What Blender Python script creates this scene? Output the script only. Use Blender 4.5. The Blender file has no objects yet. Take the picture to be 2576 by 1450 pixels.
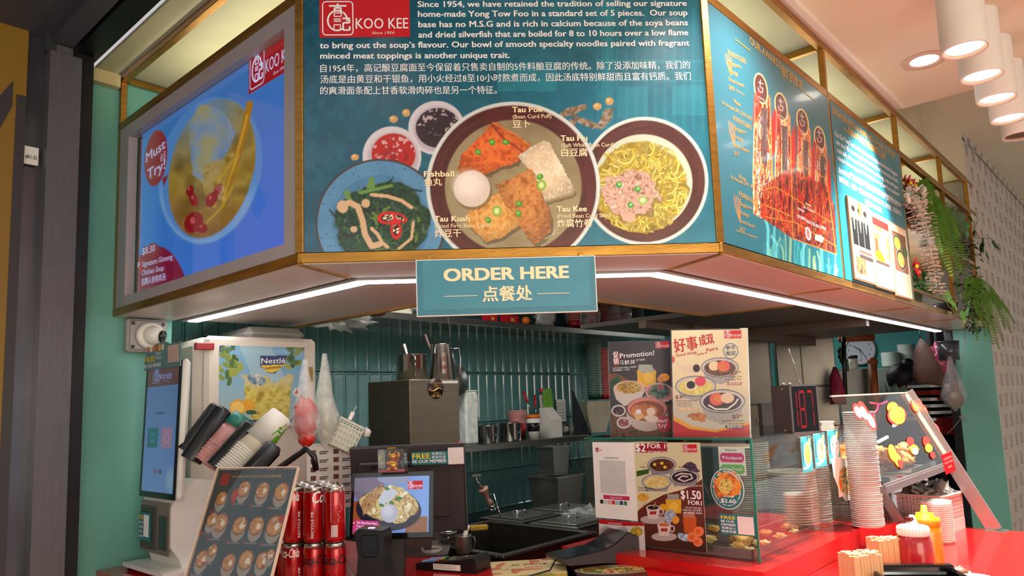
import bpy, bmesh, math, random
import numpy as np
from mathutils import Matrix, Vector, noise as mnoise
SC = bpy.context.scene
COL = SC.collection
R2 = 2 ** -.5
rad = math.radians
# ---------------------------------------------------------------- camera
F_, PITCH, ROLL, YAW = 1834.9, .1171, -.0375, .0586
PX, PY = 1288 + 25.9, 725 + 76.5
_cy, _sy = math.cos(YAW), math.sin(YAW)
FW = Vector((_sy * math.cos(PITCH), _cy * math.cos(PITCH), math.sin(PITCH)))
_r0 = Vector((_cy, -_sy, 0)); _u0 = _r0.cross(FW)
CR = _r0 * math.cos(ROLL) + _u0 * math.sin(ROLL)
CU = -_r0 * math.sin(ROLL) + _u0 * math.cos(ROLL)
CP = Vector((0, 0, 1.58))
cd = bpy.data.cameras.new('camera'); cam = bpy.data.objects.new('camera', cd); COL.objects.link(cam)
cam.matrix_world = Matrix.Translation(CP) @ Matrix((CR, CU, -FW)).transposed().to_4x4()
cd.sensor_width = 36; cd.lens = 36 * F_ / 2576; cd.shift_x = -25.9 / 2576; cd.shift_y = 76.5 / 2576
cd.clip_start = .02; cd.clip_end = 60
SC.camera = cam
# ---------------------------------------------------------------- view, world, lights
SC.view_settings.view_transform = 'Standard'; SC.view_settings.look = 'None'
SC.view_settings.gamma = 1; SC.view_settings.use_curve_mapping = False; SC.view_settings.exposure = 0.0
SC.cycles.max_bounces = 7; SC.cycles.diffuse_bounces = 3; SC.cycles.glossy_bounces = 3
SC.cycles.transmission_bounces = 4; SC.cycles.transparent_max_bounces = 24
SC.cycles.caustics_reflective = False; SC.cycles.caustics_refractive = False
SC.cycles.sample_clamp_indirect = 4; SC.cycles.use_denoising = True
W = bpy.data.worlds.new('world'); SC.world = W; W.use_nodes = True
W.node_tree.nodes['Background'].inputs[0].default_value = (.90, .88, .88, 1)
W.node_tree.nodes['Background'].inputs[1].default_value = .62

def light(kind, name, loc, power, color=(1, 1, 1), to=None, size=.1, spot=None, blend=.4, sy=None):
    l = bpy.data.lights.new(name, kind); l.energy = power; l.color = color
    if kind == 'AREA':
        l.size = size
        if sy: l.shape = 'RECTANGLE'; l.size_y = sy
    else: l.shadow_soft_size = size
    if kind == 'SPOT': l.spot_size = rad(spot); l.spot_blend = blend
    o = bpy.data.objects.new(name, l); COL.objects.link(o); o.location = loc
    if to is not None: o.rotation_euler = (Vector(to) - Vector(loc)).to_track_quat('-Z', 'Y').to_euler()
    return o
def EN(e, n, z=0.0):        # stall axes: e runs along the awards boards, n runs into the stall
    return Vector((.574 + (e - n) * R2, 1.66 + (e + n) * R2, z))
WARM = (1, .90, .78)
# mall downlights over the customer side (their fittings in view are built further down)
for i in range(4):
    p = EN(.79 + .25 * i, -.41, 2.552); light('SPOT', 'tube_lamp_light', p - Vector((0, 0, .02)), 34, WARM, p - Vector((0, 0, 1)), .04, 120, .8)
p = EN(1.274, -.21, 2.735); light('SPOT', 'recessed_lamp_light', p, 660, (1, .94, .86), EN(1.02, .0, 1.2), .03, 74, .9)
for e, n, w in ((.12, -.24, 56), (-.30, -.35, 30), (-1.0, .2, 12)):
    p = EN(e, n, 2.72); light('SPOT', 'ceiling_lamp_light', p, w, (1, .93, .86), p - Vector((0, 0, 1)), .05, 130, .9)
light('AREA', 'added_fill_light', (1.6, -2.4, 1.7), 95, (1, .84, .64), (1.1, 2.2, 2.4), 3.0, sy=1.6)  # added unseen fill that brightens the ceiling and the stall fronts
for e in (.43, 1.28, 2.1, 2.8): light('AREA', 'cove_light', EN(e, .18, 2.585), .9, (1, .9, .64), None, .6, sy=.06).rotation_euler = (math.pi, 0, rad(45))
light('AREA', 'cove_light', EN(-.52, 1.25, 2.585), 1.5, (1, .9, .64), None, .8, sy=.06).rotation_euler = (math.pi, 0, rad(-45))
light('AREA', 'mall_ceiling_light', (-1.2, -1.4, 2.7), 8, (.9, .93, 1), (-.6, 1.5, 1.4), 1.2)
light('AREA', 'kitchen_ceiling_light', EN(3.9, 1.6, 2.3), 14, (.95, 1, .98), EN(3.9, 1.5, 0), .8)
light('AREA', 'stall_ceiling_light', EN(.7, 1.6, 2.45), 13, (1, .98, .92), EN(.8, 1.9, 0), .6)

# ---------------------------------------------------------------- pixel rays of the photograph -> points on real planes
def ray(x, y): return ((x - PX) * CR - (y - PY) * CU + F_ * FW).normalized()
def onpl(x, y, p0, n):
    d = ray(x, y); return CP + d * ((p0 - CP).dot(n) / d.dot(n))
def atY(x, y, Y): return onpl(x, y, Vector((0, Y, 0)), Vector((0, 1, 0)))
def atz(x, y, z): return onpl(x, y, Vector((0, 0, z)), Vector((0, 0, 1)))
def onN(x, y, n): return onpl(x, y, EN(0, n), Vector((-R2, R2, 0)))
def onE(x, y, e): return onpl(x, y, EN(e, 0), Vector((R2, R2, 0)))
def dep(p): return (Vector(p) - CP).dot(FW)
def px2m(n, p): return n * dep(p) / F_
def frame(o, ang=0, tilt=0, roll=0):
    return Matrix.Translation(Vector(o)) @ Matrix.Rotation(rad(ang), 4, 'Z') @ Matrix.Rotation(rad(tilt), 4, 'X') @ Matrix.Rotation(rad(roll), 4, 'Y')
def uv(M, x, y):            # photo pixel -> (x, z) on the board plane y=0 of frame M
    Mi = M.inverted(); o = Mi @ CP; d = Mi.to_3x3() @ ray(x, y)
    t = -o.y / d.y; q = o + d * t; return q.x, q.z
def MEN(e=0, n=0, z=0): return frame(EN(e, n, z), 45)

# ---------------------------------------------------------------- materials
_m = {}
def s2l(c):
    c = np.asarray(c, float) / 255.
    return np.where(c <= .04045, c / 12.92, ((c + .055) / 1.055) ** 2.4)
def mat(name, col=(128, 128, 128), rough=.5, metal=0, var=.06, vs=30, bump=0, bs=200, stretch=None, emit=None, es=1, coat=0, spec=.5, alpha=None, attr=False, sss=0):
    if name in _m: return _m[name]
    m = bpy.data.materials.new(name); m.use_nodes = True; nt = m.node_tree; N = nt.nodes; L = nt.links
    b = N['Principled BSDF']; b.inputs['Roughness'].default_value = rough; b.inputs['Metallic'].default_value = metal
    b.inputs['Coat Weight'].default_value = coat; b.inputs['Coat Roughness'].default_value = .08
    b.inputs['Specular IOR Level'].default_value = spec
    tc = N.new('ShaderNodeTexCoord'); mp = N.new('ShaderNodeMapping'); L.new(tc.outputs['Object'], mp.inputs[0])
    if stretch: mp.inputs['Scale'].default_value = stretch
    nz = N.new('ShaderNodeTexNoise'); nz.inputs['Scale'].default_value = vs; nz.inputs['Detail'].default_value = 4
    L.new(mp.outputs[0], nz.inputs[0])
    mx = N.new('ShaderNodeMix'); mx.data_type = 'RGBA'; mx.blend_type = 'MULTIPLY'; mx.inputs[0].default_value = 1
    c = s2l(col)
    if attr:
        at = N.new('ShaderNodeAttribute'); at.attribute_name = 'Col'; L.new(at.outputs['Color'], mx.inputs[6])
    else: mx.inputs[6].default_value = (*c, 1)
    mr = N.new('ShaderNodeMapRange'); mr.inputs[3].default_value = 1 - var; mr.inputs[4].default_value = 1 + var * .4
    mr.inputs[1].default_value = .3; mr.inputs[2].default_value = .7
    L.new(nz.outputs[0], mr.inputs[0]); L.new(mr.outputs[0], mx.inputs[7]); 
    L.new(mx.outputs[2], b.inputs['Base Color'])
    if bump:
        n2 = N.new('ShaderNodeTexNoise'); n2.inputs['Scale'].default_value = bs; n2.inputs['Detail'].default_value = 3
        L.new(mp.outputs[0], n2.inputs[0]); bp = N.new('ShaderNodeBump'); bp.inputs['Strength'].default_value = bump
        bp.inputs['Distance'].default_value = .002; L.new(n2.outputs[0], bp.inputs['Height']); L.new(bp.outputs[0], b.inputs['Normal'])
    if emit is not None:
        if attr: L.new(mx.outputs[2], b.inputs['Emission Color']); b.inputs['Base Color'].default_value = (.01, .01, .01, 1); L.remove(b.inputs['Base Color'].links[0])
        else: b.inputs['Emission Color'].default_value = (*s2l(emit), 1)
        b.inputs['Emission Strength'].default_value = es
    if sss: b.inputs['Subsurface Weight'].default_value = sss; b.inputs['Subsurface Radius'].default_value = (.01, .01, .01)
    if alpha is not None: b.inputs['Alpha'].default_value = alpha
    _m[name] = m; return m
def glassmat(name, col=(235, 245, 240), base=.06, rough=.02, tint=.97):
    if name in _m: return _m[name]
    m = bpy.data.materials.new(name); m.use_nodes = True; nt = m.node_tree; N = nt.nodes; L = nt.links; N.clear()
    out = N.new('ShaderNodeOutputMaterial'); t = N.new('ShaderNodeBsdfTransparent'); g = N.new('ShaderNodeBsdfGlossy')
    t.inputs[0].default_value = (*(s2l(col) * tint), 1); g.inputs['Roughness'].default_value = rough
    lw = N.new('ShaderNodeLayerWeight'); lw.inputs[0].default_value = .5; fr = N.new('ShaderNodeMath'); fr.operation = 'POWER'; fr.inputs[1].default_value = 4; L.new(lw.outputs['Facing'], fr.inputs[0]); ad = N.new('ShaderNodeMath'); ad.inputs[1].default_value = base
    nz = N.new('ShaderNodeTexNoise'); nz.inputs['Scale'].default_value = 18; mu = N.new('ShaderNodeMath'); mu.operation = 'MULTIPLY'; mu.inputs[1].default_value = .04
    L.new(nz.outputs[0], mu.inputs[0]); a2 = N.new('ShaderNodeMath'); L.new(fr.outputs[0], ad.inputs[0]); L.new(ad.outputs[0], a2.inputs[0]); L.new(mu.outputs[0], a2.inputs[1])
    mx = N.new('ShaderNodeMixShader'); L.new(a2.outputs[0], mx.inputs[0]); L.new(t.outputs[0], mx.inputs[1]); L.new(g.outputs[0], mx.inputs[2]); L.new(mx.outputs[0], out.inputs[0])
    _m[name] = m; return m
def plasticmat(name, col=(230, 230, 230), a=.45, rough=.15):
    """milky or crinkled see-through plastic"""
    if name in _m: return _m[name]
    m = bpy.data.materials.new(name); m.use_nodes = True; nt = m.node_tree; N = nt.nodes; L = nt.links; b = N['Principled BSDF']
    b.inputs['Roughness'].default_value = rough
    nz = N.new('ShaderNodeTexNoise'); nz.inputs['Scale'].default_value = 25; nz.inputs['Detail'].default_value = 5
    tc = N.new('ShaderNodeTexCoord'); L.new(tc.outputs['Object'], nz.inputs[0])
    mr = N.new('ShaderNodeMapRange'); mr.inputs[3].default_value = max(0, a - .18); mr.inputs[4].default_value = min(1, a + .18); mr.inputs[1].default_value = .3; mr.inputs[2].default_value = .7
    L.new(nz.outputs[0], mr.inputs[0]); L.new(mr.outputs[0], b.inputs['Alpha'])
    b.inputs['Base Color'].default_value = (*s2l(col), 1)
    bp = N.new('ShaderNodeBump'); bp.inputs['Strength'].default_value = .6; bp.inputs['Distance'].default_value = .004; L.new(nz.outputs[0], bp.inputs['Height']); L.new(bp.outputs[0], b.inputs['Normal'])
    _m[name] = m; return m
GOLD = mat('aged brass', (176, 128, 58), .36, .85, .35, 8, .25, 60, (1, 1, 6))
STEEL = mat('brushed steel', (150, 148, 142), .28, .9, .15, 12, .08, 90, (1, 1, 12))
DSTEEL = mat('dark steel', (92, 92, 88), .33, .85, .2, 9, .08, 60)
CHROME = mat('chrome', (200, 200, 200), .1, 1, .05)
BLACK = mat('black plastic', (20, 20, 22), .35, 0, .2, 20)
BLKG = mat('gloss black', (12, 12, 14), .12, 0, .1)
DGREY = mat('dark grey plastic', (52, 48, 48), .38, 0, .1)
WHITE = mat('white plastic', (232, 228, 220), .35, 0, .05, 14)
WHITEM = mat('matt white', (232, 228, 220), .6, 0, .05, 14)
RED = mat('red gloss laminate', (190, 18, 20), .16, 0, .08, 40, coat=.5)
REDP = mat('red print', (196, 16, 30), .4)
CREAM = mat('cream print', (245, 214, 170), .45, 0, .02)
LETW = mat('white print', (240, 236, 240), .45, 0, .02)
LETK = mat('black print', (22, 22, 24), .5, 0, .02)
LETG = mat('gold print', (222, 170, 84), .4, .2, .05)
YEL = mat('yellow print', (246, 208, 30), .5, 0, .02)
TEALP = mat('teal print', (30, 112, 122), .4)
PRINT = mat('printed sheet', attr=True, rough=.3, var=.03, vs=60, coat=.25)
PRINTM = mat('matt printed sheet', attr=True, rough=.5, var=.03, vs=60)
GREENW = mat('green painted plaster', (106, 170, 156), .5, 0, .14, 3, .35, 28)
CLEAR = glassmat('clear acrylic', (251, 251, 250), .03, tint=1); GLASS = glassmat('clear glass', (249, 253, 251), .02, tint=1)
GEDGE = mat('green glass edge', (20, 110, 85), .15, 0, .1, coat=.5)
BAG = plasticmat('crinkled clear bag', (225, 228, 226), .28, .12)

# ---------------------------------------------------------------- mesh building
class MB:
    def __init__(s): s.v = []; s.f = []; s.mi = []; s.sm = []; s.M = Matrix()
    def add(s, vs, fs, mi=0, sm=False, M=None):
        k = len(s.v); A = s.M @ M if M is not None else s.M
        s.v += [tuple(A @ Vector(v)) for v in vs]; s.f += [tuple(i + k for i in f) for f in fs]
        s.mi += [mi] * len(fs); s.sm += [sm] * len(fs); return s
    def box(s, c, d, mi=0, M=None, bev=0):
        x, y, z = c; a, b, h = d[0] / 2, d[1] / 2, d[2] / 2
        if bev <= 0:
            v = [(x + i * a, y + j * b, z + k * h) for i in (-1, 1) for j in (-1, 1) for k in (-1, 1)]
            return s.add(v, [(0, 1, 3, 2), (4, 6, 7, 5), (0, 4, 5, 1), (2, 3, 7, 6), (0, 2, 6, 4), (1, 5, 7, 3)], mi, False, M)
        e = min(bev, a * .9, b * .9, h * .9)
        v = []
        for i in (-1, 1):
            for j in (-1, 1):
                for k in (-1, 1):
                    v += [(x + i * a, y + j * (b - e), z + k * (h - e)), (x + i * (a - e), y + j * b, z + k * (h - e)), (x + i * (a - e), y + j * (b - e), z + k * h)]
        bm = bmesh.new(); bv = [bm.verts.new(q) for q in v]; r = bmesh.ops.convex_hull(bm, input=bv)
        bm.verts.index_update(); vs = [tuple(q.co) for q in bm.verts]; fs = [tuple(q.index for q in f.verts) for f in bm.faces]; bm.free()
        return s.add(vs, fs, mi, False, M)
    def b2(s, lo, hi, mi=0, M=None, bev=0):
        return s.box([(a + b) / 2 for a, b in zip(lo, hi)], [abs(b - a) for a, b in zip(lo, hi)], mi, M, bev)
    def lathe(s, prof, n=20, mi=0, M=None, sm=True, c=(0, 0, 0), wob=0, cap=True):
        vs = []; fs = []; K = len(prof)
        for r, z in prof:
            for i in range(n):
                t = 2 * math.pi * i / n; rr = r * (1 + wob * math.sin(5 * t + z * 40)); vs.append((c[0] + rr * math.cos(t), c[1] + rr * math.sin(t), c[2] + z))
        for j in range(K - 1):
            for i in range(n): fs.append((j * n + i, j * n + (i + 1) % n, (j + 1) * n + (i + 1) % n, (j + 1) * n + i))
        if max(q[1] for q in prof) - min(q[1] for q in prof) < 5e-5: cap = False
        if cap and prof[0][0] > 1e-5: fs.append(tuple(reversed(range(n))))
        if cap and prof[-1][0] > 1e-5: fs.append(tuple((K - 1) * n + i for i in range(n)))
        return s.add(vs, fs, mi, sm, M)
    def cyl(s, a, b, r, n=12, mi=0, r2=None, M=None, sm=True):
        return s.tube([a, b], [r, r if r2 is None else r2], n, mi, M, sm)
    def tube(s, pts, r, n=8, mi=0, M=None, sm=True, cap=True):
        P = [Vector(p) for p in pts]; k = len(P); rr = r if isinstance(r, (list, tuple)) else [r] * k
        vs = []; fs = []; up = None
        for i, p in enumerate(P):
            d = (P[min(i + 1, k - 1)] - P[max(i - 1, 0)]); d = d.normalized() if d.length > 1e-9 else Vector((0, 0, 1))
            if up is None: up = Vector((0, 0, 1)) if abs(d.z) < .9 else Vector((1, 0, 0))
            a = d.cross(up); a = a.normalized() if a.length > 1e-6 else d.orthogonal().normalized(); b = a.cross(d).normalized(); up = b
            for j in range(n):
                t = 2 * math.pi * j / n; vs.append(tuple(p + (a * math.cos(t) + b * math.sin(t)) * rr[i]))
        for i in range(k - 1):
            for j in range(n): fs.append((i * n + j, i * n + (j + 1) % n, (i + 1) * n + (j + 1) % n, (i + 1) * n + j))
        if cap: fs.append(tuple(reversed(range(n)))); fs.append(tuple((k - 1) * n + j for j in range(n)))
        return s.add(vs, fs, mi, sm, M)
    def prism(s, pts, y0, y1, mi=0, M=None, ax='y'):
        """pts (x,z) polygon extruded along y (ax y) or pts (x,y) along z"""
        n = len(pts)
        if ax == 'y': vs = [(p[0], y0, p[1]) for p in pts] + [(p[0], y1, p[1]) for p in pts]
        elif ax == 'x': vs = [(y0, p[0], p[1]) for p in pts] + [(y1, p[0], p[1]) for p in pts]
        else: vs = [(p[0], p[1], y0) for p in pts] + [(p[0], p[1], y1) for p in pts]
        fs = [tuple(range(n)), tuple(range(2 * n - 1, n - 1, -1))] + [(i, (i + 1) % n, n + (i + 1) % n, n + i) for i in range(n)]
        return s.add(vs, fs, mi, False, M)
    def sph(s, c, r, mi=0, nu=14, nv=9, sc=(1, 1, 1), M=None, lump=0, seed=0, freq=3):
        vs = []; fs = []
        for j in range(nv + 1):
            for i in range(nu):
                t = 2 * math.pi * i / nu; p = math.pi * j / nv
                d = Vector((math.sin(p) * math.cos(t), math.sin(p) * math.sin(t), math.cos(p)))
                k = 1 + (lump * mnoise.noise(d * freq + Vector((seed * 7.3, seed, 0))) if lump else 0)
                vs.append((c[0] + d.x * r * sc[0] * k, c[1] + d.y * r * sc[1] * k, c[2] + d.z * r * sc[2] * k))
        for j in range(nv):
            for i in range(nu): fs.append((j * nu + i, (j + 1) * nu + i, (j + 1) * nu + (i + 1) % nu, j * nu + (i + 1) % nu))
        return s.add(vs, fs, mi, True, M)
    def build(s, name, m, parent=None, M=None, **tags):
        me = bpy.data.meshes.new(name); me.from_pydata(s.v, [], s.f)
        ms = m if isinstance(m, (list, tuple)) else [m]
        for q in ms: me.materials.append(q)
        me.polygons.foreach_set('material_index', s.mi); me.polygons.foreach_set('use_smooth', s.sm)
        me.update(); me.validate()
        bm = bmesh.new(); bm.from_mesh(me); bmesh.ops.remove_doubles(bm, verts=bm.verts, dist=1e-6); bmesh.ops.recalc_face_normals(bm, faces=bm.faces); bm.to_mesh(me); bm.free()
        o = bpy.data.objects.new(name, me); COL.objects.link(o)
        if parent is not None: o.parent = parent
        if M is not None: o.matrix_world = M if parent is None else o.matrix_world; 
        if M is not None and parent is not None: o.matrix_local = M
        tag(o, **tags); return o
def tag(o, label=None, cat=None, group=None, kind=None):
    if label: o['label'] = label
    if cat: o['category'] = cat
    if group: o['group'] = group
    if kind: o['kind'] = kind
    return o
def thing(name, label, cat, M=None, group=None):
    o = bpy.data.objects.new(name, None); COL.objects.link(o); o.empty_display_size = .05
    if M is not None: o.matrix_world = M if isinstance(M, Matrix) else Matrix.Translation(Vector(M))
    return tag(o, label, cat, group)
def dup(root, M, label=None, group=None):
    r = root.copy(); COL.objects.link(r); r.matrix_world = M if isinstance(M, Matrix) else Matrix.Translation(Vector(M))
    if label: r['label'] = label
    if group: r['group'] = group
    for ch in list(root.children):
        c = ch.copy(); COL.objects.link(c); c.parent = r
        for g in list(ch.children):
            d = g.copy(); COL.objects.link(d); d.parent = c
    return r
def part(name, mb, m, parent, **k): return mb.build(name, m, parent, **k)
def bx(name, lo, hi, m, parent=None, bev=0, M=None, **k):
    b = MB(); b.b2(lo, hi, 0, None, bev); return b.build(name, m, parent, M, **k)

# ---------------------------------------------------------------- lettering
_tc = {}
def glyphs(body, bold=.0, shear=0.0, res=2):
    key = (body, bold, shear, res)
    if key in _tc: return _tc[key]
    c = bpy.data.curves.new('t', 'FONT'); c.body = body; c.size = 1; c.resolution_u = res; c.offset = bold; c.shear = shear
    c.offset = 0
    o = bpy.data.objects.new('t', c); COL.objects.link(o); bpy.context.view_layer.update()
    m = bpy.data.meshes.new_from_object(o.evaluated_get(bpy.context.evaluated_depsgraph_get()))
    v = np.zeros(len(m.vertices) * 3); m.vertices.foreach_get('co', v); v = v.reshape(-1, 3)[:, :2]
    f = [tuple(p.vertices) for p in m.polygons]
    bpy.data.objects.remove(o); bpy.data.curves.remove(c); bpy.data.meshes.remove(m)
    _tc[key] = (v, f); return v, f
def T(mb, body, x, z, h, w=None, bold=.02, shear=0, an='l', ang=0, y=-.0008, mi=0, res=2, x2=None, hz2=None):
    """flat letters on the plane y: h = capital height (Latin) or glyph height (CJK)"""
    v, f = glyphs(body, bold, shear, res)
    if not len(v): return
    cjk = any(ord(c) > 0x2e80 for c in body)
    k = h / (.90 if cjk else .73); x0, x1 = v[:, 0].min(), v[:, 0].max(); wid = x1 - x0
    kx = k if w is None else w / wid
    X = (v[:, 0] - x0) * kx; Z = (v[:, 1] + (.1 if cjk else 0)) * k
    if hz2 is not None: Z = Z * (1 + (hz2 / h - 1) * X / max(1e-6, X.max()))
    if an == 'c': X = X - wid * kx / 2
    elif an == 'r': X = X - wid * kx
    ca, sa = math.cos(ang), math.sin(ang)
    bo = max(0, bold) * h * .75
    for i, (ox, oz) in enumerate(((0, 0),) if bo <= 0 else ((-bo, -bo * .4), (bo, bo * .4), (-bo, bo * .5), (bo, -bo * .5)) if bold > .018 else ((-bo, 0), (bo, 0))):
        mb.add([(x + (a + ox) * ca - (b + oz) * sa, y - i * 1e-5, z + (a + ox) * sa + (b + oz) * ca) for a, b in zip(X, Z)], f, mi)
def TP(mb, M, body, x0, y0, x1, y1, cap, bold=.02, shear=0, y=-.0008, mi=0, res=2, keep=False, dx=1e-3):
    """letters whose baseline runs from photo pixel (x0,y0) to (x1,y1) on the board of frame M"""
    a = Vector(uv(M, x0, y0)); b = Vector(uv(M, x1, y1)); xm, ym = (x0 + x1) / 2, (y0 + y1) / 2
    c = Vector(uv(M, xm, ym)); d = Vector(uv(M, xm, ym - cap)); q = b - a
    T(mb, body, a.x, a.y, (d - c).length, q.length, bold, shear, 'l', math.atan2(q.y, q.x), y, mi, res)

# ---------------------------------------------------------------- printed sheets: painted in numpy, stored as a colour per vertex
def _hash(ix, iy, seed):
    h = (ix * 374761393 + iy * 668265263 + seed * 974711) & 0xffffffff
    h = ((h ^ (h >> 13)) * 1274126177) & 0xffffffff
    return ((h ^ (h >> 16)) & 0xffff) / 65535.
def vnoise(X, Y, s, seed=0, octv=3):
    t = np.zeros_like(X); a = 1; tot = 0
    for o in range(octv):
        x = X / s; y = Y / s; ix = np.floor(x).astype(np.int64); iy = np.floor(y).astype(np.int64); fx = x - ix; fy = y - iy
        fx = fx * fx * (3 - 2 * fx); fy = fy * fy * (3 - 2 * fy); k = seed + o * 17
        t += a * ((_hash(ix, iy, k) * (1 - fx) + _hash(ix + 1, iy, k) * fx) * (1 - fy) + (_hash(ix, iy + 1, k) * (1 - fx) + _hash(ix + 1, iy + 1, k) * fx) * fy)
        tot += a; a *= .55; s = s / 2
    return t / tot
class Painter:
    def __init__(s, M, x0, x1, z0, z1, step, photo=True, emit=False):
        s.M = M; s.nx = max(2, int((x1 - x0) / step) + 1); s.nz = max(2, int((z1 - z0) / step) + 1)
        gx, gz = np.meshgrid(np.linspace(x0, x1, s.nx), np.linspace(z0, z1, s.nz)); s.gx = gx.ravel(); s.gz = gz.ravel(); s.ext = (x0, x1, z0, z1)
        if photo:
            A = np.array(M); w = np.stack([s.gx, np.zeros_like(s.gx), s.gz], 1) @ A[:3, :3].T + A[:3, 3] - np.array(CP)
            d = w @ np.array(FW); s.X = PX + F_ * (w @ np.array(CR)) / d; s.Y = PY - F_ * (w @ np.array(CU)) / d
        else: s.X = (s.gx - x0) / (x1 - x0) * 100; s.Y = (z1 - s.gz) / (z1 - z0) * 100
        s.C = np.zeros((len(s.gx), 3)); s.px = 1.0
    def put(s, m, col, a=1.0):
        m = np.clip(m, 0, 1) * a; i = m > 0; s.C[i] += (np.asarray(col, float)[..., :] * np.ones((len(s.X), 3)) - s.C)[i] * m[i][:, None]
    def fill(s, c): s.C[:] = c
    def ell(s, cx, cy, rx, ry=None, rot=0, soft=.04, jag=0, seed=1):
        ry = rx if ry is None else ry; a = rad(rot); dx = s.X - cx; dy = s.Y - cy
        u = (dx * math.cos(a) + dy * math.sin(a)) / rx; v = (-dx * math.sin(a) + dy * math.cos(a)) / ry; r = np.sqrt(u * u + v * v)
        if jag: r = r * (1 + jag * (vnoise(s.X, s.Y, rx * .35, seed, 2) - .5))
        return np.clip((1 - r) / soft + .5, 0, 1)
    def rad_(s, cx, cy, rx, ry=None): ry = rx if ry is None else ry; return np.sqrt(((s.X - cx) / rx) ** 2 + ((s.Y - cy) / ry) ** 2)
    def poly(s, pts, jag=0, seed=2):
        X, Y = s.X, s.Y
        if jag: X = X + jag * (vnoise(s.X, s.Y, jag * 3, seed, 2) - .5) * 2; Y = Y + jag * (vnoise(s.X, s.Y, jag * 3, seed + 5, 2) - .5) * 2
        c = np.zeros(len(X), bool); n = len(pts)
        for i in range(n):
            x1, y1 = pts[i]; x2, y2 = pts[(i + 1) % n]
            if y1 == y2: continue
            k = ((y1 > Y) != (y2 > Y)) & (X < (x2 - x1) * (Y - y1) / (y2 - y1) + x1); c ^= k
        return c.astype(float)
    def line(s, pts, w, soft=.8):
        d = np.full(len(s.X), 1e9)
        for (x1, y1), (x2, y2) in zip(pts[:-1], pts[1:]):
            lo_x, hi_x = min(x1, x2) - w * 2 - 2, max(x1, x2) + w * 2 + 2; lo_y, hi_y = min(y1, y2) - w * 2 - 2, max(y1, y2) + w * 2 + 2
            i = np.nonzero((s.X > lo_x) & (s.X < hi_x) & (s.Y > lo_y) & (s.Y < hi_y))[0]
            if not len(i): continue
            vx, vy = x2 - x1, y2 - y1; L2 = vx * vx + vy * vy + 1e-9
            t = np.clip(((s.X[i] - x1) * vx + (s.Y[i] - y1) * vy) / L2, 0, 1)
            d[i] = np.minimum(d[i], np.hypot(s.X[i] - x1 - t * vx, s.Y[i] - y1 - t * vy))
        return np.clip((w / 2 - d) / soft + .5, 0, 1)
    def rect(s, x0, y0, x1, y1): return ((s.X >= x0) & (s.X <= x1) & (s.Y >= y0) & (s.Y <= y1)).astype(float)
    def n(s, sc, seed=0, o=3): return vnoise(s.X, s.Y, sc, seed, o)
    def bowl(s, cx, cy, rx, ry, rim, inner, soup, t=.12, t2=.3, rot=0):
        s.put(s.ell(cx, cy, rx, ry, rot), rim); s.put(s.ell(cx, cy, rx * (1 - t * .3), ry * (1 - t * .3), rot), inner)
        k = s.n(rx * .25, 5); s.put(s.ell(cx, cy, rx * (1 - t2), ry * (1 - t2), rot), np.array(soup)[None, :] * (.75 + .5 * k[:, None]))
    def food(s, m, cols, sc, seed=0, a=1):
        k = s.n(sc, seed, 3); k = np.clip((k - .25) * 2, 0, .999); c = np.array(cols, float); i = k * (len(c) - 1); j = i.astype(int); f = (i - j)[:, None]
        s.put(m, c[j] * (1 - f) + c[np.minimum(j + 1, len(c) - 1)] * f, a)
    def noodles(s, cx, cy, rx, ry, base, hi, n=90, w=3.4, seed=3, lo=None):
        r = random.Random(seed); lo = lo or [c * .55 for c in base]
        s.food(s.ell(cx, cy, rx, ry, jag=.12), [lo, base], rx * .12, seed)
        keep = s.C.copy()
        for i in range(n):
            a = r.uniform(0, 6.28); q = math.sqrt(r.random()) * .88; x = cx + rx * q * math.cos(a); y = cy + ry * q * math.sin(a); t = r.uniform(0, 6.28); p = []; cur = r.uniform(-.5, .5)
            for k in range(9): p.append((x, y)); x += math.cos(t) * rx * .07; y += math.sin(t) * rx * .07; t += cur
            sh = r.uniform(.7, 1.12); s.put(s.line(p, w + 1.6), [c * .6 for c in base], .7); s.put(s.line(p, w), [min(255, c * sh) for c in (hi if i % 3 else base)])
        m = s.ell(cx, cy, rx * 1.04, ry * 1.04, soft=.02, jag=.10, seed=seed)[:, None]; s.C = keep * (1 - m) + s.C * m
    def build(s, name, m, parent, gain=1.0, y=0.0, M=None, **k):
        me = bpy.data.meshes.new(name); n = len(s.gx); co = np.stack([s.gx, np.full(n, y), s.gz], 1)
        i = np.arange((s.nz - 1) * s.nx).reshape(s.nz - 1, s.nx)[:, :-1].ravel(); q = np.stack([i, i + 1, i + 1 + s.nx, i + s.nx], 1)
        me.vertices.add(n); me.vertices.foreach_set('co', co.ravel()); me.loops.add(q.size); me.loops.foreach_set('vertex_index', q.ravel().astype(np.int32))
        me.polygons.add(len(q)); me.polygons.foreach_set('loop_start', (np.arange(len(q)) * 4).astype(np.int32)); me.update(calc_edges=True)
        a = me.color_attributes.new('Col', 'FLOAT_COLOR', 'POINT'); c = np.ones((n, 4)); c[:, :3] = s2l(np.clip(s.C, 0, 255)) * gain; a.data.foreach_set('color', c.ravel().astype(np.float32))
        me.materials.append(m); o = bpy.data.objects.new(name, me); COL.objects.link(o); o.parent = parent
        if M is not None: o.matrix_local = M
        tag(o, **k); return o
def logo(mb, M, x0, y0, x1, y1, redm=0, wm=1, y=-.0008, kk=True):
    """the red shop emblem: framed gourd-like sign and the shop name; (x0,y0)-(x1,y1) in photo pixels along its own edges"""
    a = Vector(uv(M, x0, y0)); b = Vector(uv(M, x1, y1)); w = b.x - a.x; h = a.y - b.y
    emblem(mb, a.x, b.y, w, h, redm, wm, y)
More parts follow.
